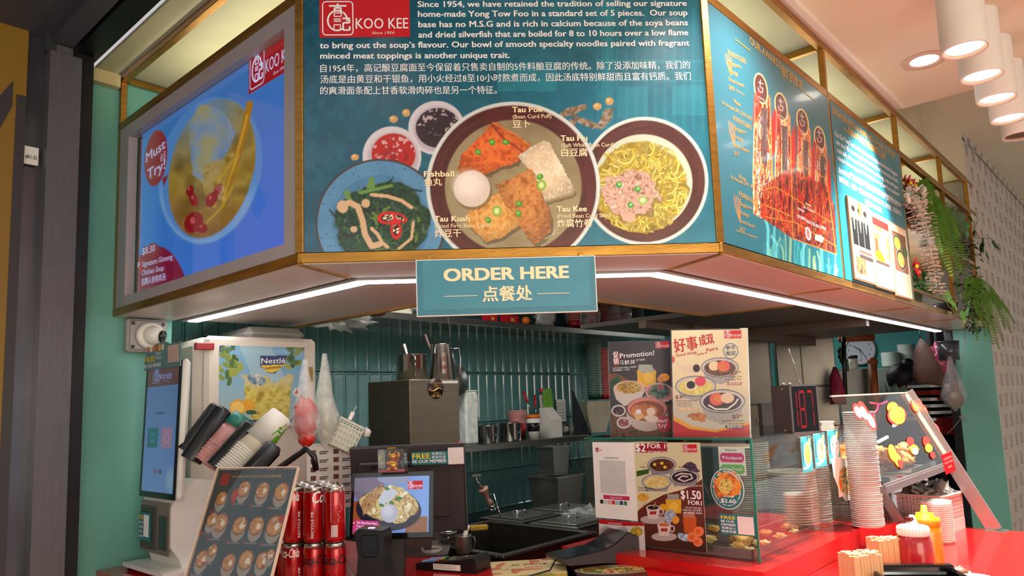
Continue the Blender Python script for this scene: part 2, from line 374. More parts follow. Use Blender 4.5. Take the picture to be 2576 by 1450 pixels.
def emblem(mb, x, z, w, h, redm=0, wm=1, y=-.0008, red=True, sk=0):
    Mx = Matrix(((1, 0, 0, 0), (0, 1, 0, 0), (sk, 0, 1, 0), (0, 0, 0, 1))); keep = mb.M; mb.M = keep @ Matrix.Translation((x, 0, z)) @ Mx
    if red: mb.prism([(0, 0), (w, 0), (w, h), (0, h)], y, y + .0004, redm)
    y2 = y - .0006; s = h * .92; ox = w * .03; oz = h * .05; W2 = w * .345
    kq = [0]
    def rr(cx, cz, a, b, t, r):
        kq[0] += 1; y2 = y - .0006 - kq[0] * 1.5e-5
        o = []; i = []
        for q, (sx, sz) in enumerate(((1, 1), (-1, 1), (-1, -1), (1, -1))):
            for k in range(4):
                g = math.pi / 2 * (q + k / 3); o.append((cx + sx * (a - r) + r * math.cos(g), cz + sz * (b - r) + r * math.sin(g))); r2 = max(r - t, .0001); i.append((cx + sx * (a - r) + r2 * math.cos(g), cz + sz * (b - r) + r2 * math.sin(g)))
        n = len(o); mb.add([(p[0], y2, p[1]) for p in o + i], [(k, (k + 1) % n, n + (k + 1) % n, n + k) for k in range(n)], wm)
    def bar(x0_, z0_, x1_, z1_, t):
        kq[0] += 1; y2 = y - .0006 - kq[0] * 1.5e-5
        d = Vector((x1_ - x0_, z1_ - z0_)); n_ = Vector((-d.y, d.x)).normalized() * t / 2
        mb.add([(x0_ + n_.x, y2, z0_ + n_.y), (x1_ + n_.x, y2, z1_ + n_.y), (x1_ - n_.x, y2, z1_ - n_.y), (x0_ - n_.x, y2, z0_ - n_.y)], [(0, 1, 2, 3)], wm)
    cx = ox + W2 / 2; cz = oz + s / 2; t = h * .035
    rr(cx, cz, W2 / 2, s / 2, t * .8, h * .1)
    T_ = h * .045
    bar(cx - W2 * .28, cz + s * .36, cx + W2 * .28, cz + s * .36, T_); bar(cx, cz + s * .36, cx, cz + s * .43, T_)
    rr(cx, cz + s * .26, W2 * .13, s * .065, T_, s * .05)
    # ring of the gourd
    o = []; n = 22
    for k in range(n + 1):
        g = rad(55 + 250 * k / n + 0); o.append((cx - W2 * .02 + W2 * .3 * math.cos(g), cz - s * .07 + s * .29 * math.sin(g)))
    for p, q in zip(o[:-1], o[1:]): bar(p[0], p[1], q[0], q[1], T_)
    for k in range(8):
        g0, g1 = rad(55 - 60 * k / 8), rad(55 - 60 * (k + 1) / 8); bar(cx + W2 * .3 * math.cos(g0), cz - s * .07 + s * .29 * math.sin(g0), cx + W2 * .3 * math.cos(g1), cz - s * .07 + s * .29 * math.sin(g1), T_)
    rr(cx, cz + s * .1, W2 * .13, s * .065, T_, s * .03)
    for k in range(3): bar(cx - W2 * .13, cz - s * (.02 + .04 * k), cx + W2 * .1, cz - s * (.02 + .04 * k), T_ * .45)
    rr(cx - W2 * .02, cz - s * .27, W2 * .12, s * .09, T_, s * .03)
    bar(cx + W2 * .15, cz - s * .01, cx + W2 * .38, cz - s * .01, T_); bar(cx + W2 * .37, cz - s * .01, cx + W2 * .37, cz - s * .14, T_); bar(cx + W2 * .37, cz - s * .14, cx + W2 * .17, cz - s * .14, T_)
    bar(cx + W2 * .17, cz - s * .14, cx + W2 * .17, cz - s * .35, T_); bar(cx + W2 * .17, cz - s * .35, cx + W2 * .38, cz - s * .35, T_); bar(cx + W2 * .38, cz - s * .35, cx + W2 * .38, cz - s * .24, T_)
    T(mb, 'KOO KEE', ox + W2 + w * .025, oz + s * .19, h * .30, w * .58, .012, 0, 'l', 0, y2, wm)
    T(mb, 'Since 1954', ox + W2 + w * .2, oz + s * .03, h * .075, w * .25, .0, .3, 'l', 0, y2, wm)
    mb.M = keep
# ================================================================ the setting
ZC, ZL, ZS = 1.11, 1.14, 1.08          # main counter, display ledge, customer shelf
MF = frame((0, 1.66, 0)); MR = MEN(); ML = frame(EN(-.694, .694), -45)
CEIL = mat('warm ceiling paint', (222, 214, 192), .8, 0, .04, 2)
CEIL2 = mat('canopy cream panel', (176, 172, 140), .6, 0, .1, 6, .1, 60)
SOFF = mat('soffit grey laminate', (210, 200, 192), .38, 0, .06, 5, coat=.15)
SOFD = mat('brown hood panel', (62, 52, 46), .45, 0, .25, 7)
GREYL = mat('grey metal cladding', (98, 94, 98), .45, .4, .12, 20, .1, 120, (8, 8, 1))
DARKM = mat('dark shutter metal', (34, 33, 38), .4, .5, .2, 10)
YELW = mat('yellow painted panel', (136, 100, 20), .5, 0, .06, 5)
TEALW = mat('teal kitchen paint', (62, 158, 154), .6, 0, .08, 3)
CONC = mat('white screen block', (196, 184, 176), .75, 0, .12, 5, .2, 40)
FLOORM = mat('pale floor tile', (206, 200, 190), .4, 0, .1, 4)
GROUT = mat('dark tile grout', (46, 74, 74), .8, 0, .1, 30)
TILE = mat('teal glazed tile', (88, 132, 132), .14, 0, .22, 7, coat=.6)

bx('floor', (-8, -4, -.05), (9, 10, 0), FLOORM, kind='structure')
# ceilings
b = MB(); b.M = MEN()
b.b2((-.775, -6, 2.755), (1.66, 0.02, 2.80)); b.b2((-.70, 0.02, 2.755), (1.66, 2.6, 2.80)); b.b2((-6, -6, 2.755), (-1.5, -.4, 2.8))
b.build('ceiling', CEIL, kind='structure')
b = MB(); b.M = MEN(); b.b2((1.66, -6, 3.03), (8, -.0, 3.08)); b.b2((1.66, -6, 2.755), (1.71, -.0, 3.03)); b.b2((1.66, 0, 2.755), (1.71, 2.6, 2.80)); b.build('ceiling', CEIL, kind='structure')
b = MB(); b.M = MEN(); b.b2((1.71, 0, 2.7565), (3.10, .06, 3.03)); b.build('wall_bulkhead', mat('cream bulkhead paint', (206, 192, 160), .7, 0, .04, 3), kind='structure')
b = MB(); b.M = MEN(); b.b2((1.7, .06, 2.45), (5.2, 2.5, 2.5)); b.b2((-.33, .75, 2.60), (1.72, 2.45, 2.64)); b.build('ceiling', SOFD, kind='structure')
# perforated block wall: alternating rows of sunk holes
b = MB(); b.M = MEN()
pe, pz = .19, .120; e1 = 7.1
b.b2((3.10, .085, 1.95), (e1, .14, 3.03)); b.b2((3.275, .085, 0), (e1, .14, 1.95))
hw, hh = .042, .036
for k in range(26):
    z0 = k * pz; z1 = min(3.03, z0 + pz); e0 = 3.10 if z0 > 1.93 else 3.275; zc = (z0 + z1) / 2
    b.b2((e0, 0, z0), (e1, .086, zc - hh)); b.b2((e0, 0, zc + hh), (e1, .086, z1))
    prev = e0; ec = 3.10 + pe * (.5 + .5 * (k % 2))
    while ec + hw < e1:
        a0 = ec - hw
        if a0 > e0 + .008:
            b.add([(prev, 0, zc - hh), (a0, 0, zc - hh), (a0, 0, zc + hh), (prev, 0, zc + hh), (prev, .086, zc - hh), (a0 + .020, .086, zc - hh), (a0 + .004, .086, zc + hh), (prev, .086, zc + hh)], [(0, 1, 2, 3), (1, 5, 6, 2), (4, 0, 3, 7)])
            prev = ec + hw
        ec += pe
    b.b2((prev, 0, zc - hh), (e1, .086, zc + hh))
b.build('wall_perforated', CONC, kind='structure')
# green pilasters
b = MB(); b.M = MEN(); b.b2((-.80, 1.835, 0), (-.50, 2.435, 2.757), bev=.002); b.build('wall_left', GREENW, kind='structure')
b = MB(); b.M = MEN(); b.b2((3.255, -.004, 0), (3.27, .185, 1.914), bev=.002); b.build('wall_end', GREENW, kind='structure')
b = MB(); b.M = MEN(); b.b2((3.24, .186, 0), (3.27, .225, 1.914)); b.build('trim_1', DARKM, kind='structure')
# tiled wall
tw = MB(); tw.M = MEN(); tw.b2((-.8, 2.452, 0), (5.2, 2.5, 2.75)); tw.b2((-.8, 2.440, .9), (3.3, 2.453, 2.12)); tw = tw.build('wall_tiled', GROUT, kind='structure')
def tile_mesh(w, h):
    b = MB(); t = .009; r = .007
    v = [(-w/2, 0, -h/2), (w/2, 0, -h/2), (w/2, 0, h/2), (-w/2, 0, h/2), (-w/2, -t*.6, -h/2), (w/2, -t*.6, -h/2), (w/2, -t*.6, h/2), (-w/2, -t*.6, h/2)]
    for k, y in ((.0025, -t), (r, -t), (r + .006, -t * .45)):
        v += [(-w/2+k, y, -h/2+k), (w/2-k, y, -h/2+k), (w/2-k, y, h/2-k), (-w/2+k, y, h/2-k)]
    f = []
    for a in range(4):
        for i in range(4): f.append((a*4+i, a*4+(i+1) % 4, a*4+4+(i+1) % 4, a*4+4+i))
    f.append((16, 17, 18, 19)); b.add(v, f); return b
t0 = tile_mesh(.0735, .296).build('tile', TILE, tw); t1 = tile_mesh(.0735, .23).build('tile', TILE, tw)
R_ = random.Random(4); first = {1: True, 0: True}
Rm = Matrix.Rotation(rad(45), 4, 'Z')
for i in range(56):
    for k, (zc, o) in enumerate(((1.93, t0), (1.63, t0), (1.33, t0), (1.063, t1))):
        if k == 3 and i > 40: continue
        q = o if first[1 if o is t0 else 0] else o.copy()
        if not first[1 if o is t0 else 0]: COL.objects.link(q)
        first[1 if o is t0 else 0] = False
        q.parent = tw; q.matrix_local = Matrix.Translation(EN(-.76 + .075 * i, 2.44, zc)) @ Rm @ Matrix.Rotation(R_.uniform(-.006, .006), 4, 'X') @ Matrix.Rotation(R_.uniform(-.006, .006), 4, 'Z')
b = MB(); b.M = MEN(); b.b2((5.1, .15, 0), (5.16, 2.5, 2.5)); b.build('wall_back', TEALW, kind='structure')
# neighbour shop side: shutter post, guide, cladding, yellow wall, shutter head
b = MB(); b.M = MEN(); h = 2.745
b.prism([(-.935, 1.70), (-.848, 1.70), (-.848, 1.76), (-.935, 1.80)], 0, h - .03, ax='z'); b.prism([(-.915, 1.715), (-.87, 1.715), (-.86, 1.75), (-.93, 1.78)], h - .03, h, ax='z')
sp = tag(b.build('shutter_post', GREYL), 'tall grey metal shutter post with chamfered cap beside the green pilaster', 'post')
b = MB(); b.M = MEN(); b.b2((-.848, 1.74, 0), (-.802, 1.86, 2.75)); b.build('trim_2', DARKM, kind='structure')
b = MB(); b.M = MEN(); b.b2((-.852, 1.735, 0), (-.846, 1.742, 2.70)); b.b2((-.806, 1.80, 0), (-.799, 1.834, 2.72)); b.build('trim_3', GREYL, kind='structure')
b = MB(); b.M = MEN(); b.b2((-.99, 1.76, 0), (-.935, 1.84, 2.9)); b.build('wall_cladding', mat('polished steel cladding', (110, 108, 116), .2, .8, .2, 4, 0, 1, (1, 1, 1)), kind='structure')
b = MB(); b.M = MEN(); b.b2((-2.6, 1.735, 0), (-.985, 1.80, 3.0)); nb = b.build('wall_neighbour', YELW, kind='structure')
b = MB(); b.M = MEN(0, 0, 0)
b.prism([(-1.01, 2.56), (-.985, 2.56), (-.985, .9), (-1.01, .9)], 1.732, 1.735)
b.prism([(-1.10, 2.30), (-1.02, 2.52), (-1.02, 2.60), (-1.14, 2.38)], 1.732, 1.735, 0)
b.build('lettering', mat('dark grey print', (52, 46, 50), .5), nb)
b = MB(); b.M = MEN(); b.b2((-.982, 1.742, 2.355), (-.945, 1.75, 2.41)); pl = b.build('unit_number_plate', WHITEM, label='small white unit number plate on the dark cladding by the yellow wall', cat='sign')
b = MB(); b.M = MEN(0, 1.742); T(b, '#01-32', -.979, 2.372, .012, .03, .02); b.build('lettering', LETK, pl)
b = MB(); b.M = MEN(); b.b2((-.86, -.6, 2.748), (-.79, 1.83, 2.78)); b.build('trim_4', mat('black metal channel', (30, 28, 30), .35, .6, .2, 10), kind='structure')
b = MB(); b.M = MEN(); b.b2((-1.35, -.8, 2.77), (-.84, 1.84, 2.9)); b.b2((-.93, -.8, 2.75), (-.87, 1.72, 2.78)); b.build('ceiling_shutter_head', mat('grey shutter housing', (74, 72, 80), .5, .2, .1, 4), kind='structure')
b = MB(); b.M = MEN(); b.b2((-.775, .55, 2.744), (-.712, 1.83, 2.756)); b.build('trim_5', CEIL2, kind='structure')
b = MB(); b.M = MEN(); b.b2((-.80, 1.80, 2.70), (-.70, 1.834, 2.744)); b.build('trim_6', mat('cream timber block', (190, 176, 130), .6), kind='structure')

# ---------------------------------------------------------------- counters
REDC = RED
b = MB(); b.M = MEN()
b.prism([(-.72, 1.834), (-.72, .66), (-.03, -.03), (.20, -.03), (.20, .72), (.02, .78), (.02, 1.7), (-.12, 1.834)], ZC - .04, ZC, ax='z')
main = thing('service_counter', 'red glossy laminate service counter wrapping the stall corner', 'counter')
b.build('worktop', REDC, main)
b = MB(); b.M = MEN(); b.prism([(-.70, 1.834), (-.70, .67), (-.02, -.01), (.19, -.01), (.19, .05), (.0, .05), (-.64, .69), (-.64, 1.834)], 0, ZC - .041, ax='z'); b.build('front_panel', REDC, main)
lg = thing('display_ledge', 'raised red ledge under the glass food case', 'counter')
b = MB(); b.M = MEN(); b.prism([(.215, .052), (.95, .052), (1.11, -.026), (1.42, -.026), (1.42, .70), (.215, .70)], ZS + .001, ZL, ax='z'); b.build('top', REDC, lg)
b = MB(); b.M = MEN(); b.b2((.23, .30, .2), (1.40, .69, ZS)); b.build('body', REDC, lg)
sh = thing('customer_shelf', 'wide red glossy shelf holding the sauce bottles', 'counter')
eend = 1.48
b = MB(); b.M = MEN(); b.prism([(.205, -.9), (eend, -.9), (eend, .29), (.205, .29)], ZS - .04, ZS, ax='z'); b.build('worktop', REDC, sh)
b = MB(); b.M = MEN(); b.b2((.23, -.86, 0), (eend - .02, .06, ZS - .041)); b.build('front_panel', REDC, sh)
# staff side worktops
bx('staff_worktop', (.05, 1.75, .86), (2.6, 2.425, .90), STEEL, M=MEN(), label='long stainless steel worktop along the tiled wall', cat='worktop')

# ---------------------------------------------------------------- canopy of brass tube
can = thing('brass_canopy_frame', 'aged brass canopy frame hanging above the corner counter', 'canopy frame')
RT = .024
C0 = (-.694, 1.828); A0 = (-.694, .694); B0 = (0, 0); D0 = (3.26, 0)
def rail(p, q, z, h=.024, w=.022, name='rail'):
    a = EN(*p, z); c = EN(*q, z); d = c - a; ang = math.degrees(math.atan2(d.y, d.x))
    Lm = Matrix.Translation(a) @ Matrix.Rotation(rad(ang), 4, 'Z'); bb = MB()
    bb.b2((-.004, 0, -h / 2), (d.length + .004, w, h / 2), bev=.0015)
    return bb.build(name, GOLD, can, Lm)
ZB0, ZM, ZT = 1.930, 2.568, 2.740
for z, h in ((ZB0, .024), (ZM, .026), (ZT, .024)):
    rail(C0, A0, z, h); rail(A0, B0, z, h); rail(B0, D0, z, h)
def post(p, z0, z1, w=.018, ang=0, name='post', d=.02):
    bb = MB(); bb.b2((-w / 2, 0, z0), (w / 2, d, z1), bev=.0015); o = bb.build(name, GOLD, can, Matrix.Translation(EN(*p)) @ Matrix.Rotation(rad(ang), 4, 'Z')); return o
post((-.694, 1.820), ZB0 + .012, ZT - .012, .016, -45)
for q, a in ((A0, -22), (B0, 22)): post(q, ZB0 + .012, ZM - .013, .022, a, d=.016)
for q, a in ((A0, -22), (B0, 22)): post(q, ZM + .013, ZT - .012, .022, a, d=.016)
EP = (.857, 1.70, 2.475, 3.098)
for e in EP: post((e, 0), ZB0 + .012, ZT - .012, .016, 45)
# rear posts and cross bars of the upper cells
for e in (.0, *EP):
    bb = MB(); bb.b2((e - .009, .024, ZT - .012), (e + .009, .33, ZT + .008)); bb.b2((e - .009, .31, ZM), (e + .009, .33, ZT - .012)); bb.build('cross_bar', GOLD, can, MEN())
bb = MB(); bb.b2((-.694 + .024, 1.81, ZT - .012), (-.694 + .33, 1.826, ZT + .006)); bb.b2((-.40, 1.81, ZM), (-.38, 1.826, ZT)); bb.build('cross_bar', GOLD, can, MEN())
# shelf of the planter bays
for z in (2.262,):
    bb = MB(); bb.b2((1.71, .004, z - .012), (3.09, .30, z + .006)); bb.build('planter_shelf', GOLD, can, MEN())
bb = MB(); bb.b2((1.712, .004, 1.985), (2.47, .016, 1.997)); bb.b2((1.712, .30, 1.94), (3.09, .32, 1.95)); bb.build('planter_rail', GOLD, can, MEN())
# panels closing the box
bb = MB(); bb.M = MEN()
bb.prism([(-.67, 1.83), (-.67, .704), (.0, .03), (3.25, .03), (3.25, .66), (0, .68), (-.01, 1.83)], 2.7525, 2.7545, ax='z'); bb.build('roof_panel', CEIL2, can)
bb = MB(); bb.M = MEN(); bb.b2((.34, .335, 1.95), (3.1, .35, 2.75)); bb.prism([(-.36, 1.82), (-.36, .84), (.14, .345), (.34, .335), (.34, .35), (.15, .36), (-.345, .85), (-.345, 1.82)], 1.95, 2.75, ax='z'); bb.build('back_panel', mat('grey green lining', (150, 150, 128), .6, 0, .1, 6), can)
bb = MB(); bb.M = MEN(); bb.b2((3.085, .02, 1.95), (3.1, .33, 2.74)); bb.build('end_panel', mat('grey lining', (120, 114, 104), .6), can)
# soffit: outer band, groove, light, inner band
def band(o0, o1, z0, z1, name, m, e1=3.25, n0=1.83, parent=can, eR=None):
    def ring(o): k = o * math.tan(rad(22.5)); return [(-.694 + o, n0), (-.694 + o, .694 + k), (-k * -1 if False else k * 1.0, o)] 
    def pts(o):
        # offset lines: L side e=-.694+o ; F side e+n = o*sqrt2 ; R side n=o
        s_ = o * 2 ** .5; return [(-.694 + o, n0), (-.694 + o, s_ + .694 - o), (s_ - o, o), (eR or e1, o)]
    a, c = pts(o0), pts(o1); bb = MB(); bb.M = MEN(); bb.prism(a + c[::-1], z0, z1, ax='z'); return bb.build(name, m, parent)
band(.006, .195, 1.916, 1.922, 'soffit_panel', SOFF)
band(.195, .225, 1.921, 1.926, 'groove', mat('brown groove', (70, 52, 40), .5), can and 3.25)
band(.285, .665, 1.921, 1.926, 'soffit_panel', SOFF, eR=1.20)
band(.665, .68, 1.914, 1.926, 'inner_trim', GOLD, eR=1.20)
bb = MB(); bb.M = MEN(); bb.b2((1.20, .29, 1.916), (1.215, .68, 1.926)); bb.b2((1.2, .285, 1.916), (3.25, .30, 1.926)); bb.build('inner_trim', GOLD, can)
def strip(p, q, z, w=.008, hh=.003):
    a = EN(*p, z); c = EN(*q, z); d = (c - a); ang = math.atan2(d.y, d.x); bb = MB(); bb.b2((0, -w / 2, -hh), (d.length, w / 2, hh)); return bb.build('joint_strip', GOLD, can, Matrix.Translation(a) @ Matrix.Rotation(ang, 4, 'Z'))
strip((-.694, .694), (-.694 + .19, .694 + .19 * .414), 1.915); strip((0, 0), (.19 * .414, .19), 1.915)
for e in (.857, 1.70, 2.475): strip((e, .012), (e, .19), 1.915)
hood = thing('extractor_hood', 'dark brown hood panel behind the light strip above the kitchen opening', 'hood')
bb = MB(); bb.M = MEN(); bb.b2((1.22, .305, 1.93), (3.24, 1.35, 1.95)); bb.build('panel', SOFD, hood)  # the dark brown also holds the low light of this recessed soffit
bb = MB(); bb.M = MEN(); bb.b2((1.6, .95, 1.885), (3.2, .99, 1.93)); bb.b2((1.22, .98, 1.90), (1.6, 1.02, 1.93)); bb.b2((2.1, .31, 1.89), (2.14, .95, 1.93)); bb.build('lip', mat('brown hood lip', (84, 70, 58), .5), hood)
# LED strip
LEDM = mat('led diffuser', (255, 255, 255), .5, emit=(250, 250, 255), es=14)
led = thing('led_strip_light', 'continuous white LED strip light running under the canopy', 'light')
def ledseg(o0, o1):
    def pts(o): s_ = o * 2 ** .5; return [(-.694 + o, 1.80), (-.694 + o, s_ + .694 - o), (s_ - o, o), (3.235, o)]
    a, c = pts(o0), pts(o1)
    for i in range(3):
        bb = MB(); bb.M = MEN(); bb.prism([a[i], a[i + 1], c[i + 1], c[i]], 1.911, 1.924, ax='z'); bb.build('diffuser', LEDM, led)
ledseg(.234, .268)
band(.225, .233, 1.914, 1.926, 'channel', mat('white channel', (200, 196, 190), .4), parent=led); band(.269, .285, 1.917, 1.926, 'channel', _m['white channel'], parent=led)
# ---------------------------------------------------------------- lamps
for i in range(5):
    p = EN(.79 + .25 * i, -.41, 2.55); zt = 2.755 if .79 + .25 * i < 1.66 else 3.03
    t = thing('tube_downlight', ['white tube downlight nearest the awards board, cut by the picture top', 'second white tube downlight in the ceiling row', 'third white tube downlight, middle of the ceiling row', 'fourth white tube downlight, second from the unlit one', 'unlit white tube downlight ending the ceiling row'][i], 'lamp', Matrix.Translation(p), 'tube downlights along the ceiling')
    r = .061; L_ = zt - 2.55
    b = MB(); b.lathe([(r - .008, 0), (r - .002, -.004), (r, .004), (r, L_)], 32, cap=False); b.build('housing', WHITEM, t)
    b = MB(); b.lathe([(r - .008, .001), (r - .012, .02), (r - .018, .022)], 32, cap=False); b.build('inner_ring', mat('lamp baffle', (190, 150, 120), .4), t)
    b = MB(); b.lathe([(r - .012, .006), (0, .007)], 28); b.build('lens', mat('lamp lens', (255, 240, 225), .4, emit=(255, 238, 222), es=7) if i < 4 else mat('unlit lens', (150, 120, 105), .4), t)
p = EN(1.274, -.21, 2.755); t = thing('recessed_downlight', 'round recessed downlight glowing in the low ceiling', 'lamp', Matrix.Translation(p))
b = MB(); b.lathe([(.075, -.001), (.072, -.006), (.05, -.004), (.046, -.001)], 30, cap=False); b.build('trim_ring', mat('beige lamp ring', (206, 180, 160), .5), t)
b = MB(); b.lathe([(.046, -.0015), (.0, -.0012)], 30); b.build('lens', mat('recessed lens', (255, 240, 225), .4, emit=(255, 240, 226), es=8), t)
# ================================================================ front story board
fb = thing('story_board', 'large teal front board with shop history and bowls of food', 'signboard', MF)
bx('panel', (-.40, .003, 1.944), (.568, .02, 2.70), TEALP, fb)
P = Painter(MF, -.3965, .5645, 1.9425, 2.60, .00185)
X, Y = P.X, P.Y
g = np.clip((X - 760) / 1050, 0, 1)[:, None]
P.C[:] = np.array([16, 74, 98]) * (1 - g) + np.array([24, 112, 134]) * g  # darker teal at the left end: uneven lighting put into the print colour
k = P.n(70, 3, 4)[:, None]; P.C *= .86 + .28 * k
k2 = (P.n(26, 9, 2) > .56).astype(float); P.put(k2, (36, 128, 146), .18)
# faint old street-front in the background
for x in range(1500, 1800, 24): P.put(P.rect(x, 20, x + 9, 330), (46, 150, 166), .22)
for x0, y0, x1, y1 in ((1500, 150, 1790, 158), (1500, 200, 1790, 206), (1555, 218, 1630, 300), (1690, 215, 1780, 290), (1512, 0, 1545, 330), (1250, 160, 1400, 230)): P.put(P.rect(x0, y0, x1, y1), (52, 158, 174), .3)
for x in range(1255, 1400, 6): P.put(P.rect(x, 165, x + 2, 228), (56, 160, 178), .25)
for cx, cy, rx, ry in ((1022, 284, 10, 10), (990, 300, 11, 9), (893, 396, 10, 8), (1503, 268, 11, 9), (1533, 255, 10, 10)):
    P.put(P.ell(cx, cy, rx, ry), (196, 150, 92)); P.put(P.ell(cx - 3, cy - 3, rx * .5, ry * .4, soft=.8), (226, 188, 134), .8)
# dried fish
for pts in (((1402, 290), (1425, 272), (1474, 262), (1478, 272), (1440, 290), (1405, 300)), ((1436, 285), (1500, 310), (1512, 322), (1490, 325), (1440, 302)), ((1500, 322), (1522, 275), (1545, 272), (1538, 300), (1515, 326)), ((1432, 300), (1447, 305), (1450, 330), (1436, 326))):
    P.put(P.poly(pts, jag=2), (112, 92, 74)); P.food(P.poly(pts, jag=2), [(84, 70, 60), (150, 122, 92), (176, 170, 176)], 7, 4, .8)
# sauce saucers
for cx, cy, rx, ry, ix, iy, irx, iry, c in ((1098, 322, 71, 68, 1102, 322, 56, 50, (44, 24, 32)), (986, 394, 74, 76, 990, 388, 55, 52, (176, 22, 18))):
    P.put(P.ell(cx, cy, rx, ry, soft=.02), (206, 196, 204)); P.put(P.ell(cx + 3, cy + 4, rx * .86, ry * .85, soft=.15), (172, 158, 170), .8)
    m = P.ell(ix, iy, irx, iry); P.put(m, c); P.put(m * (P.n(9, 7) > .64) * P.ell(ix, iy - 15, irx, iry * .7), (218, 200, 206), .75); P.put(P.ell(ix + 4, iy + 8, irx * .6, iry * .55, soft=.2) * (P.n(16, 2) > .5), [q * .72 for q in c], .6)
# blue plate of greens
P.put(P.ell(957, 563, 163, 163, soft=.01), (66, 48, 44)); m = P.ell(957, 563, 158, 158, soft=.015); P.put(m, (66, 116, 158))
r = P.rad_(957, 563, 158); P.put(m * (r > .78), (84, 138, 178), .7); P.put(m * np.clip((P.n(70, 8) - .4) * 3, 0, 1), (96, 150, 184), .45)
P.put(m * (P.n(3.2, 5, 1) > .90) * (r > .55), (40, 36, 40), .8)
m = P.ell(960, 558, 118, 100, jag=.3, seed=5); P.food(m, [(10, 28, 20), (18, 54, 34), (28, 78, 40), (14, 34, 26), (70, 100, 70)], 15, 11)
rr = random.Random(6)
for i in range(150):
    a = rr.uniform(0, 6.28); q = rr.uniform(.1, .95); x = 960 + 108 * q * math.cos(a); y = 558 + 92 * q * math.sin(a); t = rr.uniform(0, 6.28); l = rr.uniform(10, 46); w = rr.uniform(1.8, 8)
    P.put(P.line([(x, y), (x + l * .5 * math.cos(t), y + l * .5 * math.sin(t)), (x + l * math.cos(t + .4), y + l * math.sin(t + .4))], w), rr.choice([(96, 130, 52), (10, 34, 24), (20, 60, 34), (10, 30, 22), (46, 90, 46), (14, 44, 30), (16, 48, 34), (60, 84, 70)]), .85)
for pts in (((921, 475), (930, 445), (940, 444), (944, 475)), ((900, 482), (985, 463), (990, 470), (905, 490)), ((862, 480), (878, 478), (886, 505), (874, 508))): P.put(P.poly(pts), (98, 136, 62))
SA = (206, 168, 128)
for pts, w in ((((855, 520), (880, 510), (900, 520), (912, 555), (918, 590), (935, 620), (955, 615)), 15), (((935, 490), (975, 494), (1010, 505), (1035, 522)), 9), (((1040, 560), (1035, 600), (1005, 625)), 7), (((935, 575), (950, 590), (962, 612), (975, 622)), 9)): P.put(P.line([(a + 2, b_ + 3) for a, b_ in pts], w), (60, 50, 36), .6); P.put(P.line(pts, w), SA)
P.put(P.ell(920, 512, 11, 11), SA); P.put(P.ell(862, 520, 14, 16, jag=.2), SA); P.put(P.ell(890, 577, 9, 8), SA)
for c, rx, ry, ro in (((976, 548), 27, 16, -8), ((1006, 548), 20, 10, 25), ((996, 578), 14, 25, -4)):
    P.put(P.ell(*c, rx, ry, ro), (206, 16, 22)); P.put(P.ell(*c, rx * .66, ry * .6, ro), (54, 14, 12)); P.food(P.ell(*c, rx * .6, ry * .52, ro) * (P.n(5, 3) > .55), [(220, 190, 150), (240, 220, 190)], 4)
# main bowl
CX, CY = 1291, 470
P.put(P.ell(CX, CY, 219, 214, soft=.008), (206, 210, 206)); P.put(P.ell(CX, CY, 209, 204, soft=.01), (74, 24, 24))
a = np.arctan2(Y - CY, X - CX); r = P.rad_(CX, CY, 209, 204); P.put(P.ell(CX, CY, 209, 204) * (vnoise(a * 30 + r * 3, r * 300, 16, 3) > .5), (98, 38, 32), .5)
m = P.ell(CX, CY, 172, 168, soft=.02); P.put(m, (150, 134, 100)); P.put(m * np.clip((P.n(90, 4) - .45) * 4, 0, 1), (126, 106, 76), .7)
def piece(pts, cols, sc, seed, jag=4, edge=(70, 50, 30), hi=None):
    P.put(P.poly([(x + 5, y + 8) for x, y in pts], jag=jag), edge, .55); m = P.poly(pts, jag=jag); P.food(m, cols, sc, seed)
    cx = sum(p[0] for p in pts) / len(pts); cy = sum(p[1] for p in pts) / len(pts); sx = max(p[0] for p in pts) - cx; sy = max(p[1] for p in pts) - cy
    P.put(m * np.clip((P.rad_(cx - sx * .1, cy - sy * .1, sx, sy) - .55) * 1.4, 0, 1), [q * .55 for q in cols[0]], .55); P.put(m * (P.n(4.5, seed + 2, 2) > .70), hi or [min(255, q * 1.25 + 20) for q in cols[-1]], .55)
piece([(1149, 430), (1160, 389), (1212, 338), (1239, 307), (1264, 318), (1300, 338), (1334, 365), (1320, 382), (1300, 410), (1262, 418), (1224, 439), (1165, 440)], [(176, 66, 18), (214, 92, 30), (226, 116, 46), (190, 74, 22)], 16, 3)
P.put(P.line([(1238, 312), (1262, 345), (1318, 384)], 5), (120, 34, 10), .7); P.put(P.line([(1240, 309), (1300, 340), (1332, 366)], 3), (240, 150, 80), .6)
piece([(1300, 392), (1366, 353), (1381, 358), (1447, 478), (1438, 490), (1372, 508), (1346, 446)], [(214, 186, 150), (226, 202, 170), (234, 214, 186)], 30, 8, 2, hi=(244, 230, 208)); P.put(P.line([(1374, 508), (1440, 490), (1447, 479)], 7), (150, 126, 88), .8)
piece([(1174, 540), (1232, 495), (1254, 484), (1290, 500), (1320, 560), (1256, 600), (1221, 609), (1176, 566)], [(186, 116, 44), (212, 148, 72), (222, 168, 96), (200, 130, 54)], 18, 5)
piece([(1248, 463), (1290, 445), (1327, 424), (1340, 427), (1349, 455), (1368, 500), (1389, 549), (1381, 588), (1345, 616), (1309, 576), (1290, 530), (1268, 508)], [(156, 88, 34), (186, 116, 56), (204, 138, 76), (176, 100, 44)], 13, 6, 6)
P.put(P.ell(1191, 482, 47, 47), (96, 80, 54), .6); P.put(P.ell(1187, 475, 46, 46, soft=.03), (214, 192, 180)); P.put(P.ell(1178, 462, 34, 32, soft=.9), (238, 224, 214), .9)
